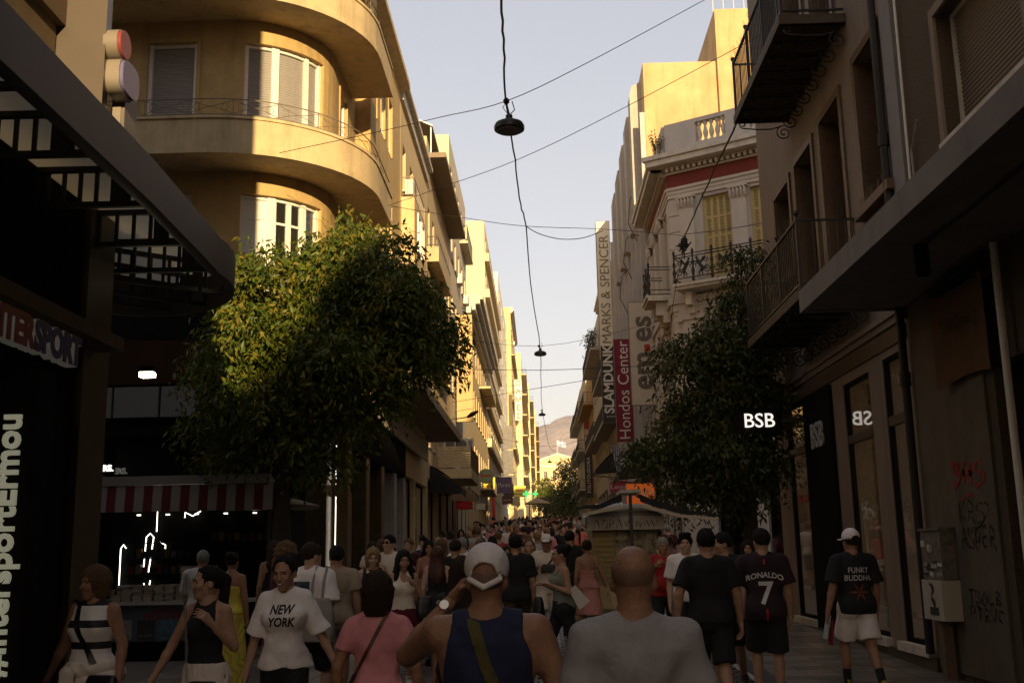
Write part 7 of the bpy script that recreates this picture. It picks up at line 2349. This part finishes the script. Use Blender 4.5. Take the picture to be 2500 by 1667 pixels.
def foreground():
    # -- woman in striped sleeveless top
    band = stripes('black white bands', (.76, .71, .64), (.014, .013, .013), 2, .152, .66)
    i = person('woman in black and white striped sleeveless top with white sweater tied round her waist', (-3.30, 8.0), R(-14), 1.62, 'f', 1.12, .011, SKIN['tan'], (A_OUT, ((.07, .03, -.26), (.03, -.07, -.24))), ('f', 'b'),
               dict(m=band, armhole=1, loose=.016, strapx=.02, hem=.80), dict(kind='shorts', m=C_WHT, len=.42, loose=.02), 'bob', H_LBR, S_WHT, R(-22), .02, True)
    q = SDF((-.34, -.3, .45), (.34, .3, 1.1), .012)
    q.loft([(.90, .20, .15, 0, .01), (.95, .215, .165, 0, .01), (1.0, .2, .15, 0, .005)], k=.02); q.ell((0, .01, .95), (.17, .125, .2), carve=True)
    q.ell((-.07, -.185, .93), (.05, .045, .045), k=.02)
    q.cap((-.08, -.19, .92), (-.13, -.2, .62), .035, .06, k=.02); q.cap((-.05, -.19, .92), (-.0, -.2, .66), .03, .05, k=.02)
    q.loft([(.62, .17, .03, 0, .16), (.95, .19, .04, 0, .15)], k=.02)
    q.fold(.006, 34, 22)
    i['child']('tied_sweater', [q.surface()], C_CRM)
    o, b = bag(i, 'shoulder_bag', 'black slouchy shoulder bag worn by the woman in the striped top', 'bag', (.20, -.14, .70), (.30, .12, .28), LEATH)
    strap_on(i, i['top'], [(-.095, 1.36), (.0, 1.1), (.13, .85)], .04, LEATH, o)
    # -- woman in black halter top
    i = person('woman with long dark ponytail in black halter top and long cream skirt', (-2.40, 7.8), R(-10), 1.61, 'f', .98, .011, SKIN['mid'], (((.13, .0, -.25), (.10, -.08, -.225)), A_CHEST), ('f', 'b'),
               dict(m=C_BLK, armhole=1, loose=.007, strapx=.055, fold=.001, hem=.992), dict(kind='skirt', m=C_CRM, hem=.12, wide=.20, waist=1.0, pleat=.002, loose=.014), 'pony', H_BLK, S_BLK, R(-48), .0, True)
    o, b = bag(i, 'crossbody_bag', 'small black crossbody bag with white square monogram on the cream skirt', 'bag', (.10, -.225, .73), (.26, .09, .17), LEATH, shape='box')
    text('RR\nRR', o, T(.10, -.275, .755) @ RY(12), .04, INKW, ext=.001, bold=.002)
    gg = G()
    for k in range(34):
        t = k / 33
        p = Vector((-.085 + .07 * t, -.165 - .06 * t, 1.37 - .58 * t)); gg.tube([p + Vector((.008 * math.cos(a), 0, .011 * math.sin(a))) for a in np.linspace(0, 2 * PI, 6, endpoint=False)], .003, 4, closed=True)
    gg.build('chain_strap', M_IRONG, o)
    # -- girl in New York shirt
    i = person('smiling woman in oversized white t-shirt with slanted black lettering and black shorts', (-1.88, 8.0), R(4), 1.68, 'f', .92, .011, SKIN['mid'], (((.08, .0, -.265), (.05, -.04, -.25)), ((.12, .02, -.25), (.12, -.06, -.22))), ('b', 'f'),
               dict(m=C_WHT, loose=.026, sleeve=.92, flare=.026, hem=.89, drape=.0, fold=.007), dict(kind='shorts', m=C_BLK, len=.55, loose=.004, waist=.915), 'bun', H_BLK, S_WHT, R(-14), .20, 'smile')
    zz = i['off'][2] * i['sc']
    print_on(i, i['top'], 'NEW\nYORK', .088, INK, -.01, 1.265 * i['sc'] + zz, True, bold=.003, shear=.22, sx=.8, lift=.006)
    # -- woman in pink shirt, from behind
    i = person('woman in pink t-shirt seen from behind with brown shoulder strap', (-.99, 6.6), PI, 1.56, 'f', 1.04, .011, SKIN['tan'], (((.09, .02, -.26), (.05, -.06, -.24)), ((.10, .02, -.255), (.02, -.06, -.245))), ('f', 'b'),
               dict(m=C_PNK, loose=.014, sleeve=.62, flare=.012, hem=.86, fold=.006), dict(kind='trousers', m=C_BLK), 'bob', H_BRN, S_BLK)
    o = carried('shoulder_strap', 'narrow brown leather bag strap across the back of the pink t-shirt', 'strap', i)
    strap_on(i, i['top'], [(-.075, 1.32), (.03, 1.12), (.19, .84)], .02, mat('brown leather', (.09, .035, .02), .5, .1), o, False)
    # -- man in white cap
    i = person('man in white baseball cap and navy sleeveless shirt seen from behind', (-.22, 4.4), PI, 1.70, 'm', 1.14, .010, SKIN['tan'], (((.10, .01, -.265), (.02, -.06, -.245)), ((.14, -.20, -.10), (-.17, -.04, .205))), ('f', 'b'),
               dict(m=C_NAV, armhole=1, loose=.012, strapx=.05, hem=.80, fold=.006, neck=1.425), dict(kind='shorts', m=C_BLK), 'cap', H_GRY, S_BLK, R(-4), 0.06, False, hand_res=.006)
    off, sc_ = i['off'], i['sc']
    q = SDF((-.13, -.22, 1.50), (.13, .16, 1.76), .006)
    q.ell((0, .012, 1.625), (.091, .112, .098), k=0)
    q.ell((0, .012, 1.612), (.081, .102, .092), carve=True)
    q.plane((0, .10, -1), (0, .0, 1.577))
    q.ell((0, .125, 1.588), (.055, .06, .047), carve=True)                  # half-moon opening at the back
    q.cap((-.062, .085, 1.573), (0, .122, 1.540), .012, .012, k=.004); q.cap((.062, .085, 1.573), (0, .122, 1.540), .012, .012, k=.004)
    q.ell((0, -.125, 1.588), (.075, .075, .012), k=.006)
    v, f = q.surface()
    i['child']('cap', [(i['rot'](v), f)], C_WHT)
    hq = SDF((-.1, .0, 1.49), (.1, .14, 1.62), .007); hq.ell((0, .012, 1.595), (.079, .098, .09), k=0); hq.plane((0, -.3, -1), (0, .09, 1.53)); hq.plane((0, 0, 1), (0, 0, 1.60)); hq.plane((0, -1, 0), (0, .055, 0))
    i['child']('hair', [(i['rot'](hq.surface()[0]), hq.surface()[1])], mat('cropped grey hair', (.20, .13, .09), .8, .2, 60))
    o = carried('crossbody_strap', 'wide olive green strap across the navy sleeveless shirt', 'strap', i)
    strap_on(i, i['top'], [(.055, 1.40), (.0, 1.22), (-.16, .86)], .045, cloth('olive', (.10, .085, .025)), o, False)
    e, w = i['J'][1][1], i['J'][1][2]
    wt = thing('wristwatch', 'steel wristwatch on the raised arm of the man in the white cap', 'watch', tuple(i['body'].location)); wt.rotation_euler = i['body'].rotation_euler
    g = G(); d = Vector(e - w).normalized(); c = (Vector(w) + d * .03 + Vector(off)) * sc_
    a = d.orthogonal().normalized(); bb = d.cross(a)
    for k in range(18):
        t = 2 * PI * k / 18
        g.obox(c + (a * math.cos(t) + bb * math.sin(t)) * .039, d * .009, (a * -math.sin(t) + bb * math.cos(t)) * .0055, (a * math.cos(t) + bb * math.sin(t)) * .004)
    g.build('bracelet', mat('steel', (.5, .46, .38), .3, .1, metal=.9), wt)
    n0 = Vector((0, 1, .4)).normalized(); g = G(); g.tube([c + n0 * .034, c + n0 * .047], .02, 14); g.build('case', mat('steel', (.5, .46, .38), .3, .1, metal=.9), wt)
    # fine neck chain
    g = G().tube([(.062 * math.cos(t), .018 + .064 * math.sin(t) * 1.0, 1.425 + .012 * math.cos(2 * t)) for t in np.linspace(.2, PI - .2, 14)], .0022, 4)
    g.v = [tuple((np.array(p) + off) * sc_) for p in g.v]; g.build('neck_chain', mat('gold chain', (.6, .42, .15), .3, .1, metal=1), i['body'])
    # -- bald man in grey shirt
    i = person('bald man in plain grey t-shirt seen from behind', (.33, 3.95), PI + R(4), 1.70, 'm', .93, .010, SKIN['tan'], (((.06, .0, -.27), (.02, -.07, -.24)), ((.06, .0, -.27), (.02, -.07, -.24))), ('b', 'f'),
               dict(m=C_GRY, loose=.021, sleeve=.8, flare=.02, hem=.80, fold=.006), dict(kind='shorts', m=C_KHA), 'bald', H_GRY, S_BLK, R(-14), .05)
    q = SDF((-.1, -.06, 1.49), (.1, .14, 1.66), .007); q.ell((0, .012, 1.607), (.0785, .0975, .0895), k=0); q.plane((0, -.25, -1), (0, .09, 1.53)); q.plane((0, .3, 1), (0, .1, 1.612)); q.ell((0, -.10, 1.56), (.1, .09, .12), carve=True)
    i['child']('stubble_hair', [(i['rot'](q.surface()[0]), q.surface()[1])], mat('grey stubble', (.23, .13, .082), .8, .15, 90))
    # -- long dark hair between pink shirt and cap
    person('woman with very long dark hair seen from behind between pink shirt and white cap', (-.58, 8.0), PI, 1.64, 'f', 1.0, .014, SKIN['mid'], None, ('f', 'b'), dict(m=C_BLK, sleeve=.6), dict(kind='trousers', m=C_BLK), 'long', H_BRN, S_BLK)
    # -- right group
    i = person('man in black t-shirt and black shorts seen from behind beside the bald man', (1.64, 10.8), PI, 1.82, 'm', 1.0, .013, SKIN['mid'], (((.08, .0, -.265), (.03, -.06, -.24)), ((.10, .03, -.26), (.02, -.04, -.25))), ('b', 'f'), dict(m=C_BLK, loose=.026, sleeve=.75), dict(kind='shorts', m=C_BLK, len=.95, loose=.02), 'short', H_BLK, S_WHT)
    i = person('youth in dark football shirt with a large white number seven on the back', (2.35, 11.6), PI + R(-6), 1.78, 'm', 1.0, .013, SKIN['mid'], (AD, ((.12, -.06, -.25), (.13, -.12, .19))), ('st', 'f'), dict(m=cloth('dark wine', (.022, .009, .011)), loose=.03, sleeve=.8, flare=.03, hem=.80), dict(kind='shorts', m=C_BLK, len=.95, loose=.024), 'short', H_BLK, S_BLK, R(18))
    zz = i['off'][2] * i['sc']
    print_on(i, i['top'], 'RONALDO', .078, INKW, .0, 1.245 * i['sc'] + zz, False, arc=1.1, bold=.002)
    print_on(i, i['top'], '7', .32, INKW, .0, 1.06 * i['sc'] + zz, False, bold=.006)
    print_on(i, i['top'], patch(.022, .12, mat('red stripe print', (.35, .015, .02), .7, 0)), 0, None, .0, .86 * i['sc'] + zz, False, name='print')
    print_on(i, i['top'], patch(.02, .05, mat('red stripe print', (.35, .015, .02), .7, 0)), 0, None, .0, 1.375 * i['sc'] + zz, False, name='print')
    i = person('man in white cap, black printed t-shirt and white shorts walking along the shop wall', (3.52, 12.4), PI + R(6), 1.78, 'm', 1.0, .013, SKIN['tan'], (AD, ((.07, .02, -.27), (.06, -.02, -.24))), ('b', 'f'), dict(m=C_BLK, loose=.03, sleeve=.85, flare=.03, hem=.82), dict(kind='shorts', m=C_WHT, len=.82, loose=.024), 'short', H_BRN, mat('yellow black trainer', (.30, .22, .03), .6, .6, 30), R(10))
    zz = i['off'][2] * i['sc']
    print_on(i, i['top'], 'FUNKY\nBUDDHA', .085, INKW, .0, 1.235 * i['sc'] + zz, False, bold=.001, sx=.85)
    fl = G()
    for k in range(6):
        a = k * PI / 3; fl.add([(0, 0, 0), (.05 * math.cos(a - .3), 0, .05 * math.sin(a - .3)), (.12 * math.cos(a), 0, .12 * math.sin(a)), (.05 * math.cos(a + .3), 0, .05 * math.sin(a + .3))], [(0, 1, 2, 3)])
    print_on(i, i['top'], fl.mesh('print', mat('rust flower print', (.16, .035, .018), .8, .3, 30)), 0, None, .0, 1.05 * i['sc'] + zz, False, name='print')
    q = SDF((-.13, -.24, 1.5), (.13, .16, 1.76), .008); q.ell((0, .012, 1.63), (.09, .11, .095), k=0); q.plane((0, .05, -1), (0, 0, 1.595)); q.ell((0, .125, 1.605), (.05, .06, .035), carve=True); q.ell((0, -.135, 1.60), (.07, .08, .012), k=.006)
    i['child']('cap', [(i['rot'](q.surface()[0]), q.surface()[1])], C_WHT)
    for s in (-1, 1):
        an = i['J'][s][5]; kn = i['J'][s][4]
        q = SDF(an - .25, an + .25, .01); q.cap(an - V3(0, 0, .01), an + (kn - an) * .38, .040, .047, k=0, cut=True); i['child']('sock', [q.surface()], C_BLK)
    w = i['J'][1][2]
    o = carried('folder', 'pale printed leaflets held by the man in the white cap at the shop wall', 'leaflet', i)
    q = G().obox((0, 0, 0), (.006, 0, 0), (0, .06, 0), (0, 0, .13)); q.build('leaflet', mat('pale leaflet', (.36, .42, .36), .6, .2, 12), o, T(*(Vector(w + off) * i['sc'] + Vector((.02, -.03, -.18)))) @ RY(-14)); q = G().obox((0, 0, 0), (.006, 0, 0), (0, .06, 0), (0, 0, .14)); q.build('leaflet', mat('red leaflet', (.28, .02, .03), .6, .1), o, T(*(Vector(w + off) * i['sc'] + Vector((-.02, -.03, -.24)))) @ RY(-4))
    person('dark-haired youth in white t-shirt walking towards the viewer', (1.93, 14.5), R(-6), 1.76, 'm', .95, .015, SKIN['fair'], (AD, A_FWD), ('f', 'b'), dict(m=C_WHT, loose=.028, sleeve=.8), dict(kind='trousers', m=C_BLK), 'quiff', H_BLK, S_BLK, R(-4), .0, True)
    person('man in dark t-shirt with short fade haircut looking left', (2.11, 12.6), R(-20), 1.78, 'm', .98, .015, SKIN['mid'], (AD, A_FWD), ('f', 'b'), dict(m=C_BLK, loose=.024, sleeve=.75), dict(kind='shorts', m=C_BLK, len=.95), 'short', H_BLK, S_BLK, R(-62), .0, True)
    person('woman with long black hair in dark jacket by the tree trunk', (3.22, 17.0), 0, 1.62, 'f', .95, .018, SKIN['mid'], (AD, A_FWD), ('f', 'b'), dict(m=C_BLK, sleeve=1.9, flare=.0, vneck=.09), dict(kind='trousers', m=C_BLK), 'long front', H_BLK, S_WHT, R(-6), .1, True)
    i = person('bearded vendor in red t-shirt talking on the phone behind his trolley', (1.76, 15.7), R(10), 1.68, 'm', 1.15, .018, SKIN['tan'], (A_CHEST, ((.08, -.12, -.22), (-.10, -.10, .22))), ('st', 'st'), dict(m=C_RED, loose=.02, sleeve=.6), dict(kind='trousers', m=cloth('dark green', (.02, .028, .02))), 'short', H_GRY, S_BLK, R(-10), .1, True)
    # -- middle group
    i = person('woman in grey-green tank top and black trousers walking left with a white bag', (.25, 13.8), R(-74), 1.66, 'f', 1.0, .014, SKIN['mid'], (A_BENT, A_BENT), ('f', ((.01, .12, -.40), (.0, .24, -.33))), dict(m=C_SAG, scoop=1.345, straps=1, loose=.008, hem=.9), dict(kind='trousers', m=C_BLK, loose=.014, len=1.85), 'bun', H_BLK, S_BLK, R(-4), .05, True)
    o = carried('paper_bag', 'white paper bag under the arm of the woman in black trousers', 'bag', i); G().slab([(-.10, -.13), (.07, -.13), (.05, .13), (-.05, .13)], -.05, .05).build('body', mat('white paper', (.62, .58, .52), .7, .04), o, T(.20, .16, 1.0) @ RZ(78) @ RY(-38))
    o, b = bag(i, 'handbag', 'black handbag hanging from the wrist of the woman in the tank top', 'bag', (-.12, -.27, .88), (.24, .12, .24), LEATH)
    i = person('woman in dusty pink backless dress carrying paper bags', (.76, 18.0), PI + R(12), 1.66, 'f', 1.0, .018, SKIN['tan'], (A_OUT, AD), ('f', 'b'), dict(m=C_DPK, scoop=1.2, loose=.01, hem=.9), dict(kind='skirt', m=C_DPK, hem=.48, wide=.23), 'up', H_BRN, mat('sandal', (.1, .05, .03), .6, .1))
    o = carried('paper_bag', 'tan paper shopping bags carried by the woman in the pink dress', 'bag', i); G().slab([(-.13, -.2), (.13, -.2), (.13, .16), (-.13, .16)], -.05, .05).build('body', mat('kraft paper', (.36, .27, .13), .7, .08), o, T(-.33, -.06, .72)); G().slab([(-.09, -.18), (.09, -.18), (.09, .1), (-.09, .1)], -.04, .04).build('body', mat('kraft paper pale', (.44, .34, .18), .7, .08), o, T(-.47, -.02, .70) @ RY(10)); G().tube([(-.33, -.06, .88), (-.3, -.06, 1.1), (-.27, -.05, 1.35)], .012, 5).build('handle', mat('kraft paper', (.36, .27, .13), .7, .08), o)
    i = person('man in white cap and cream t-shirt with chest bag walking towards the viewer', (.10, 17.8), R(0), 1.76, 'm', 1.0, .018, SKIN['tan'], (A_BENT, A_FWD), ('f', 'b'), dict(m=C_CRM, loose=.03, sleeve=.85), dict(kind='shorts', m=C_CRM, len=.9, loose=.02), 'short', H_BLK, S_WHT, R(-5), .1, True)
    q = SDF((-.13, -.24, 1.5), (.13, .16, 1.76), .01); q.ell((0, .012, 1.635), (.09, .11, .092), k=0); q.plane((0, 0, -1), (0, 0, 1.618)); q.ell((0, -.135, 1.62), (.07, .075, .012), k=.006)
    i['child']('cap', [(i['rot'](q.surface()[0]), q.surface()[1])], C_WHT)
    o, b = bag(i, 'chest_bag', 'dark sling bag across the cream t-shirt', 'bag', (.02, -.19, 1.2), (.26, .09, .13), cloth('dark olive', (.05, .045, .03)))
    strap_on(i, i['top'], [(.12, 1.38), (-.1, 1.12)], .035, cloth('dark olive', (.05, .045, .03)), o)
    person('man in black t-shirt and dark brown shorts seen from behind in mid street', (-.36, 15.5), PI, 1.78, 'm', .98, .016, SKIN['mid'], (AD, AD), ('f', 'b'), dict(m=C_BLK, loose=.03, sleeve=.8, hem=.82), dict(kind='shorts', m=C_DBR, len=1.05, loose=.026), 'quiff', H_BLK, S_BLK)
    person('woman in long black strappy dress walking towards the viewer', (-.19, 18.0), 0, 1.70, 'f', 1.0, .018, SKIN['fair'], (AD, A_OUT), ('f', 'b'), dict(m=C_BLK, scoop=1.34, straps=1, loose=.01, hem=.9), dict(kind='skirt', m=C_BLK, hem=.15, wide=.22), 'up', H_LBR, S_BLK, 0, .05, True)
    person('man in black clothes seen from behind on the right of the street', (.51, 19.0), PI, 1.82, 'm', 1.05, .02, SKIN['mid'], None, ('b', 'f'), dict(m=C_BLK, loose=.03, sleeve=.8), dict(kind='shorts', m=C_BLK, len=.95), 'short', H_BLK, S_BLK)
    i = person('woman with long black hair in white waistcoat and maroon shorts', (-1.65, 13.0), R(12), 1.64, 'f', 1.0, .014, SKIN['mid'], (A_FWD, A_CHEST), ('f', 'b'), dict(m=C_CRM, armhole=1, loose=.012, strapx=.03, vneck=.14, hem=.9), dict(kind='shorts', m=C_MAR, len=.55, loose=.014), 'long front', H_BLK, S_WHT, R(6), .12, True)
    o, b = bag(i, 'shoulder_bag', 'black shoulder bag of the woman in maroon shorts', 'bag', (.25, -.06, .95), (.22, .1, .24), LEATH)
    i = person('blond woman in black sleeveless top with flower necklace talking on the phone', (-2.17, 14.0), R(8), 1.66, 'f', 1.08, .015, SKIN['fair'], (((.10, .0, -.26), (.07, -.05, -.24)), A_PHONE), ('f', 'b'), dict(m=C_BLK, armhole=1, loose=.014, strapx=.03), dict(kind='trousers', m=C_BLK), 'bob', H_BLD, S_BLK, R(4), .15, True)
    r = random.Random(8)
    for k in range(9):
        a = PI * (k + .5) / 9
        g = G().lathe([(.0, -.01), (.022, -.004), (.022, .006), (0, .012)], 7, (0, 0, 0), 0, 'y'); g.build('necklace_flower', [C_RED, C_CRM, C_DPK][k % 3], i['body'], T(.07 * math.cos(a), -.125 - .03 * math.sin(a), (1.40 - .10 * math.sin(a)) * i['sc'] + .02))
    i = person('man in cream t-shirt and dark sunglasses by the shop columns', (-2.31, 16.5), R(-12), 1.82, 'm', 1.0, .016, SKIN['fair'], None, ('f', 'b'), dict(m=C_CRM, loose=.03, sleeve=.8), dict(kind='trousers', m=C_BEI), 'short', H_BLK, S_BLK, R(-14), -.05, True)
    q = SDF((-.1, -.16, 1.54), (.1, .02, 1.63), .005); [q.ell((x * .033, -.105, 1.586), (.028, .012, .017), k=.004) for x in (-1, 1)]; q.cap((-.06, -.1, 1.59), (.06, -.1, 1.59), .006, k=.003); [q.cap((x * .06, -.095, 1.59), (x * .08, .0, 1.585), .005, k=0) for x in (-1, 1)]
    i['child']('sunglasses', [(i['rot'](q.surface()[0]), q.surface()[1])], LEATH)
    person('dark-haired woman in dusty pink top on the left pavement', (-1.86, 18.0), R(10), 1.70, 'f', 1.0, .018, SKIN['mid'], None, ('b', 'f'), dict(m=C_DPK, armhole=1, loose=.012), dict(kind='skirt', m=C_BLK, hem=.3), 'long', H_BLK, S_BLK, 0, 0, True)
    i = person('woman with reddish hair in long black dress with white pattern seen from behind', (-1.48, 15.5), PI, 1.64, 'f', 1.0, .016, SKIN['fair'], None, ('f', 'b'), dict(m=C_BLK, armhole=1, loose=.012), dict(kind='skirt', m=C_BLK, hem=.15, wide=.24), 'long', mat('reddish hair', (.07, .022, .010), .5, .2, 30), S_BLK)
    for k in range(26):
        a = k % 13; row = k // 13
        try: print_on(i, i['bottom'], patch(.03, .07 if row else .045, mat('white motif', (.5, .47, .42), .8, 0), 1), 0, None, -.18 + .03 * a, (.38 if row == 0 else .62) * i['sc'] + .03 * (a % 2), False, name='print')
        except Exception: pass
    person('man in dark t-shirt with cropped hair seen from behind left of the street', (-1.24, 15.8), PI + R(-8), 1.74, 'm', 1.04, .016, SKIN['mid'], (AD, A_OUT), ('f', 'b'), dict(m=C_BLK, loose=.024, sleeve=.75), dict(kind='trousers', m=C_BLK), 'short', H_BRN, S_BLK)
    person('grey-haired man in pale shirt beyond the dark t-shirt man', (-1.34, 18.6), PI, 1.74, 'm', 1.05, .02, SKIN['fair'], None, ('b', 'f'), dict(m=C_WHT, loose=.024), dict(kind='trousers', m=C_BEI), 'short', H_GRY, S_BLK)
    # -- left group
    i = person('man in white t-shirt with dark photo print on the back and a tote bag', (-2.33, 11.0), PI + R(-18), 1.76, 'm', 1.0, .014, SKIN['fair'], (A_BENT, AD), ('f', 'b'), dict(m=C_WHT, loose=.036, sleeve=.9, flare=.04, hem=.82, drape=.05), dict(kind='shorts', m=C_BLK, len=.95, loose=.02), 'short', H_BRN, S_WHT, R(-25))
    zz = i['off'][2] * i['sc']
    print_on(i, i['top'], patch(.19, .19, mat('dark photo print', (.05, .06, .075), .8, .9, 16)), 0, None, .02, 1.24 * i['sc'] + zz, False, name='print', lift=.007)
    print_on(i, i['top'], 'never stop exploring', .022, INK, .02, 1.12 * i['sc'] + zz, False, lift=.007)
    o, b = bag(i, 'tote_bag', 'grey canvas tote bag on the shoulder of the man in the printed t-shirt', 'bag', (-.20, .20, .98), (.34, .12, .42), cloth('canvas grey', (.30, .27, .23)), shape='box')
    for x in (-.12, -.24): G().tube([(x, .2, 1.18), (x + .01, .16, 1.34), (x + .03, .05, 1.49)], .014, 5).build('handle', cloth('canvas grey', (.30, .27, .23)), o)
    person('man in beige t-shirt close behind the tote bag man', (-2.30, 12.2), PI + R(10), 1.72, 'm', 1.0, .016, SKIN['mid'], None, ('f', 'b'), dict(m=C_BEI, loose=.024), dict(kind='shorts', m=C_BEI, len=.9), 'short', H_BLK, S_WHT)
    person('woman in long yellow strapless dress seen from behind at the stall', (-3.85, 13.5), PI + R(-10), 1.62, 'f', 1.0, .015, SKIN['tan'], None, ('st', 'st'), dict(m=C_YEL, scoop=1.27, loose=.012, hem=.92), dict(kind='skirt', m=C_YEL, hem=.03, wide=.22, waist=1.02, pleat=.008), 'up', H_BLK, S_BLK)
    person('man in white pinstriped shirt browsing the book stall', (-4.54, 14.5), PI + R(12), 1.64, 'm', 1.02, .016, SKIN['mid'], (A_FWD, A_FWD), ('st', 'st'), dict(m=stripes('pinstripe cloth', (.58, .55, .50), (.36, .35, .34), 0, .03), loose=.03, sleeve=.9), dict(kind='trousers', m=cloth('denim', (.10, .13, .18))), 'short', H_GRY, S_BLK)
    person('woman with curly fair hair and pink scarf in dark wine top', (-2.75, 11.6), PI + R(-60), 1.74, 'f', 1.1, .015, SKIN['mid'], (A_BENT, A_BENT), ('st', 'st'), dict(m=C_WRE, sleeve=1.7, flare=.01, loose=.024), dict(kind='trousers', m=C_BLK), 'curly', H_LBR, S_BLK, R(10), .25)
    person('woman with dark hair and bare shoulders in the dark behind the tree trunk', (-3.75, 15.2), PI + R(30), 1.74, 'f', 1.0, .018, SKIN['tan'], None, ('st', 'st'), dict(m=C_BLK, scoop=1.28, loose=.012), dict(kind='skirt', m=C_BLK, hem=.4), 'long', H_BRN, S_BLK)
    # two more browsing near the shop columns
    person('woman in pale top by the bronze shop columns', (-3.3, 21.2), R(20), 1.66, 'f', 1.0, .022, SKIN['fair'], None, ('f', 'b'), dict(m=C_CRM), dict(kind='skirt', m=C_DPK, hem=.2), 'long', H_BRN, S_BLK)
    person('woman in sleeveless top beside the right kiosk seen from behind', (2.55, 21.5), PI, 1.66, 'f', 1.0, .022, SKIN['mid'], None, ('f', 'b'), dict(m=C_BLK, scoop=1.3, loose=.01), dict(kind='trousers', m=C_BEI), 'up', H_LBR, S_BLK)
    # shop mannequins
    for x, y, nm, tm in ((6.1, 16.6, 'white shirt', C_WHT), (6.4, 14.5, 'pale t-shirt', C_CRM), (6.0, 20.4, 'pale dress', C_BEI)):
        person('shop mannequin in %s behind the right-hand window' % nm, (x, y), R(-80), 1.75, 'm', .95, .022, mat('mannequin skin', (.30, .22, .15), .5, .05), None, ('st', 'st'), dict(m=tm, sleeve=.8), dict(kind='shorts', m=C_KHA), 'bald', H_BLK, S_WHT, cat='mannequin', name='mannequin', footz=.25)
foreground()

def crowd():
    """Walkers further up the street: a few full figures, copied one by one with their own clothes."""
    r = random.Random(77)
    protos = []
    specs = [('m', 'short', 'st', dict(kind='trousers'), PI, ('f', 'b'), .8, 0), ('m', 'quiff', '', dict(kind='shorts', len=.95), 0, ('b', 'f'), .8, 0), ('f', 'long', '', dict(kind='skirt', hem=.3), 0, ('f', 'b'), 0, 1), ('f', 'pony', '', dict(kind='trousers'), PI, ('b', 'f'), .6, 0),
             ('m', 'short', '', dict(kind='shorts'), PI, ('b', 'f'), .85, 0), ('f', 'bob', '', dict(kind='shorts', len=.5), 0, ('f', 'b'), .6, 0), ('f', 'long', '', dict(kind='trousers'), PI, ('f', 'b'), 0, 1), ('m', 'short', '', dict(kind='trousers'), 0, ('f', 'b'), .75, 0), ('f', 'up', '', dict(kind='skirt', hem=.5), PI, ('b', 'f'), 0, 1), ('m', 'curly', '', dict(kind='trousers'), PI, ('f', 'b'), .7, 0)]
    ph = [mat('slot a', (.5, .5, .5)), mat('slot b', (.5, .5, .5)), mat('slot c', (.5, .5, .5)), mat('slot d', (.5, .5, .5))]
    for sx, hr, _, bt, hd, lg, sl, tank in specs:
        tp = dict(m=ph[1], loose=.022, sleeve=sl) if not tank else dict(m=ph[1], armhole=1, loose=.014)
        i = person('p', (0, 0), 0, 1.70, sx, 1.0, .03, ph[0], (A_FWD, AD) if r.random() < .5 else (AD, A_BENT), lg, tp, dict(bt, m=ph[2]), hr, ph[3], ph[2], hands=True, hand_res=.012, footz=0)
        V, Fc, mi = [], [], []
        objs = [i['body']] + list(i['body'].children)
        parts = []
        for o in objs:
            me = o.data
            v = np.empty(len(me.vertices) * 3); me.vertices.foreach_get('co', v)
            f = np.empty(len(me.polygons) * 4, int)
            f = np.array([tuple(p.vertices) for p in me.polygons])
            slot = {'person': 0, 'hair': 3, 'shirt': 1, 'shoe': 2}.get(o.name.split('.')[0], 2)
            parts.append((v.reshape(-1, 3), f, slot))
        for o in objs[1:] + objs[:1]: bpy.data.objects.remove(o)
        protos.append((np_mesh('person', parts, ph), sx, hr, bt['kind'], tank))
    tops = [('black', C_BLK), ('white', C_WHT), ('grey', C_GRY), ('navy', C_NAV), ('cream', C_CRM), ('pink', C_PNK), ('red', C_RED), ('beige', C_BEI), ('black', C_BLK), ('white', C_WHT), ('sage', C_SAG), ('wine', C_WRE), ('coral', cloth('coral', (.58, .17, .11))), ('pale blue', cloth('pale blue', (.28, .36, .44)))]
    bots = [C_BLK, C_BEI, C_NAV, cloth('denim', (.10, .13, .18)), C_WHT, C_KHA]
    hairs = [H_BLK, H_BRN, H_BRN, H_BLK, H_LBR, H_BLD, H_GRY]
    skins = [SKIN['mid'], SKIN['tan'], SKIN['fair']]
    taken = []
    n = 0
    tries = 0
    while n < 270 and tries < 9000:
        tries += 1
        t = r.random()
        y = 19.5 + 120 * t ** 1.45
        x = r.uniform(-3.5, 3.9) if y > 30 else r.uniform(-3.2, 3.2)
        if 22 > y and x > .3: continue
        if y < 29 and .2 < x: continue
        if y > 80: x += (y - 80) * .02
        md = .62 if y < 60 else .75
        if any((x - a) ** 2 + (y - b) ** 2 < md * md for a, b in taken): continue
        taken.append((x, y))
        me, sx, hr, bk, tank = protos[r.randrange(len(protos))]
        away = r.random() < .5
        cn, cm = tops[r.randrange(len(tops))]
        o = link('person', me)
        h = (1.76 if sx == 'm' else 1.65) + r.gauss(0, .055)
        o.location = (x, y, gz(y)); o.rotation_euler = (0, 0, (PI if away else 0) + r.gauss(0, .3)); o.scale = (h / 1.7,) * 3
        for k, m in enumerate((skins[r.randrange(3)], cm, bots[r.randrange(6)], hairs[r.randrange(7)])):
            o.material_slots[k].link = 'OBJECT'; o.material_slots[k].material = m
        zone = 'nearer' if y < 40 else ('middle' if y < 75 else 'far')
        side = 'left side' if x < -1.2 else ('right side' if x > 1.4 else 'centre')
        g = '%s %s in %s top, %s, %s of the %s crowd' % ('man' if sx == 'm' else 'woman', {'trousers': 'in trousers', 'shorts': 'in shorts', 'skirt': 'in a skirt'}[bk], cn, 'walking away' if away else 'coming this way', side, zone)
        tag(o, g, 'person', 'crowd: ' + g)
        n += 1
crowd()
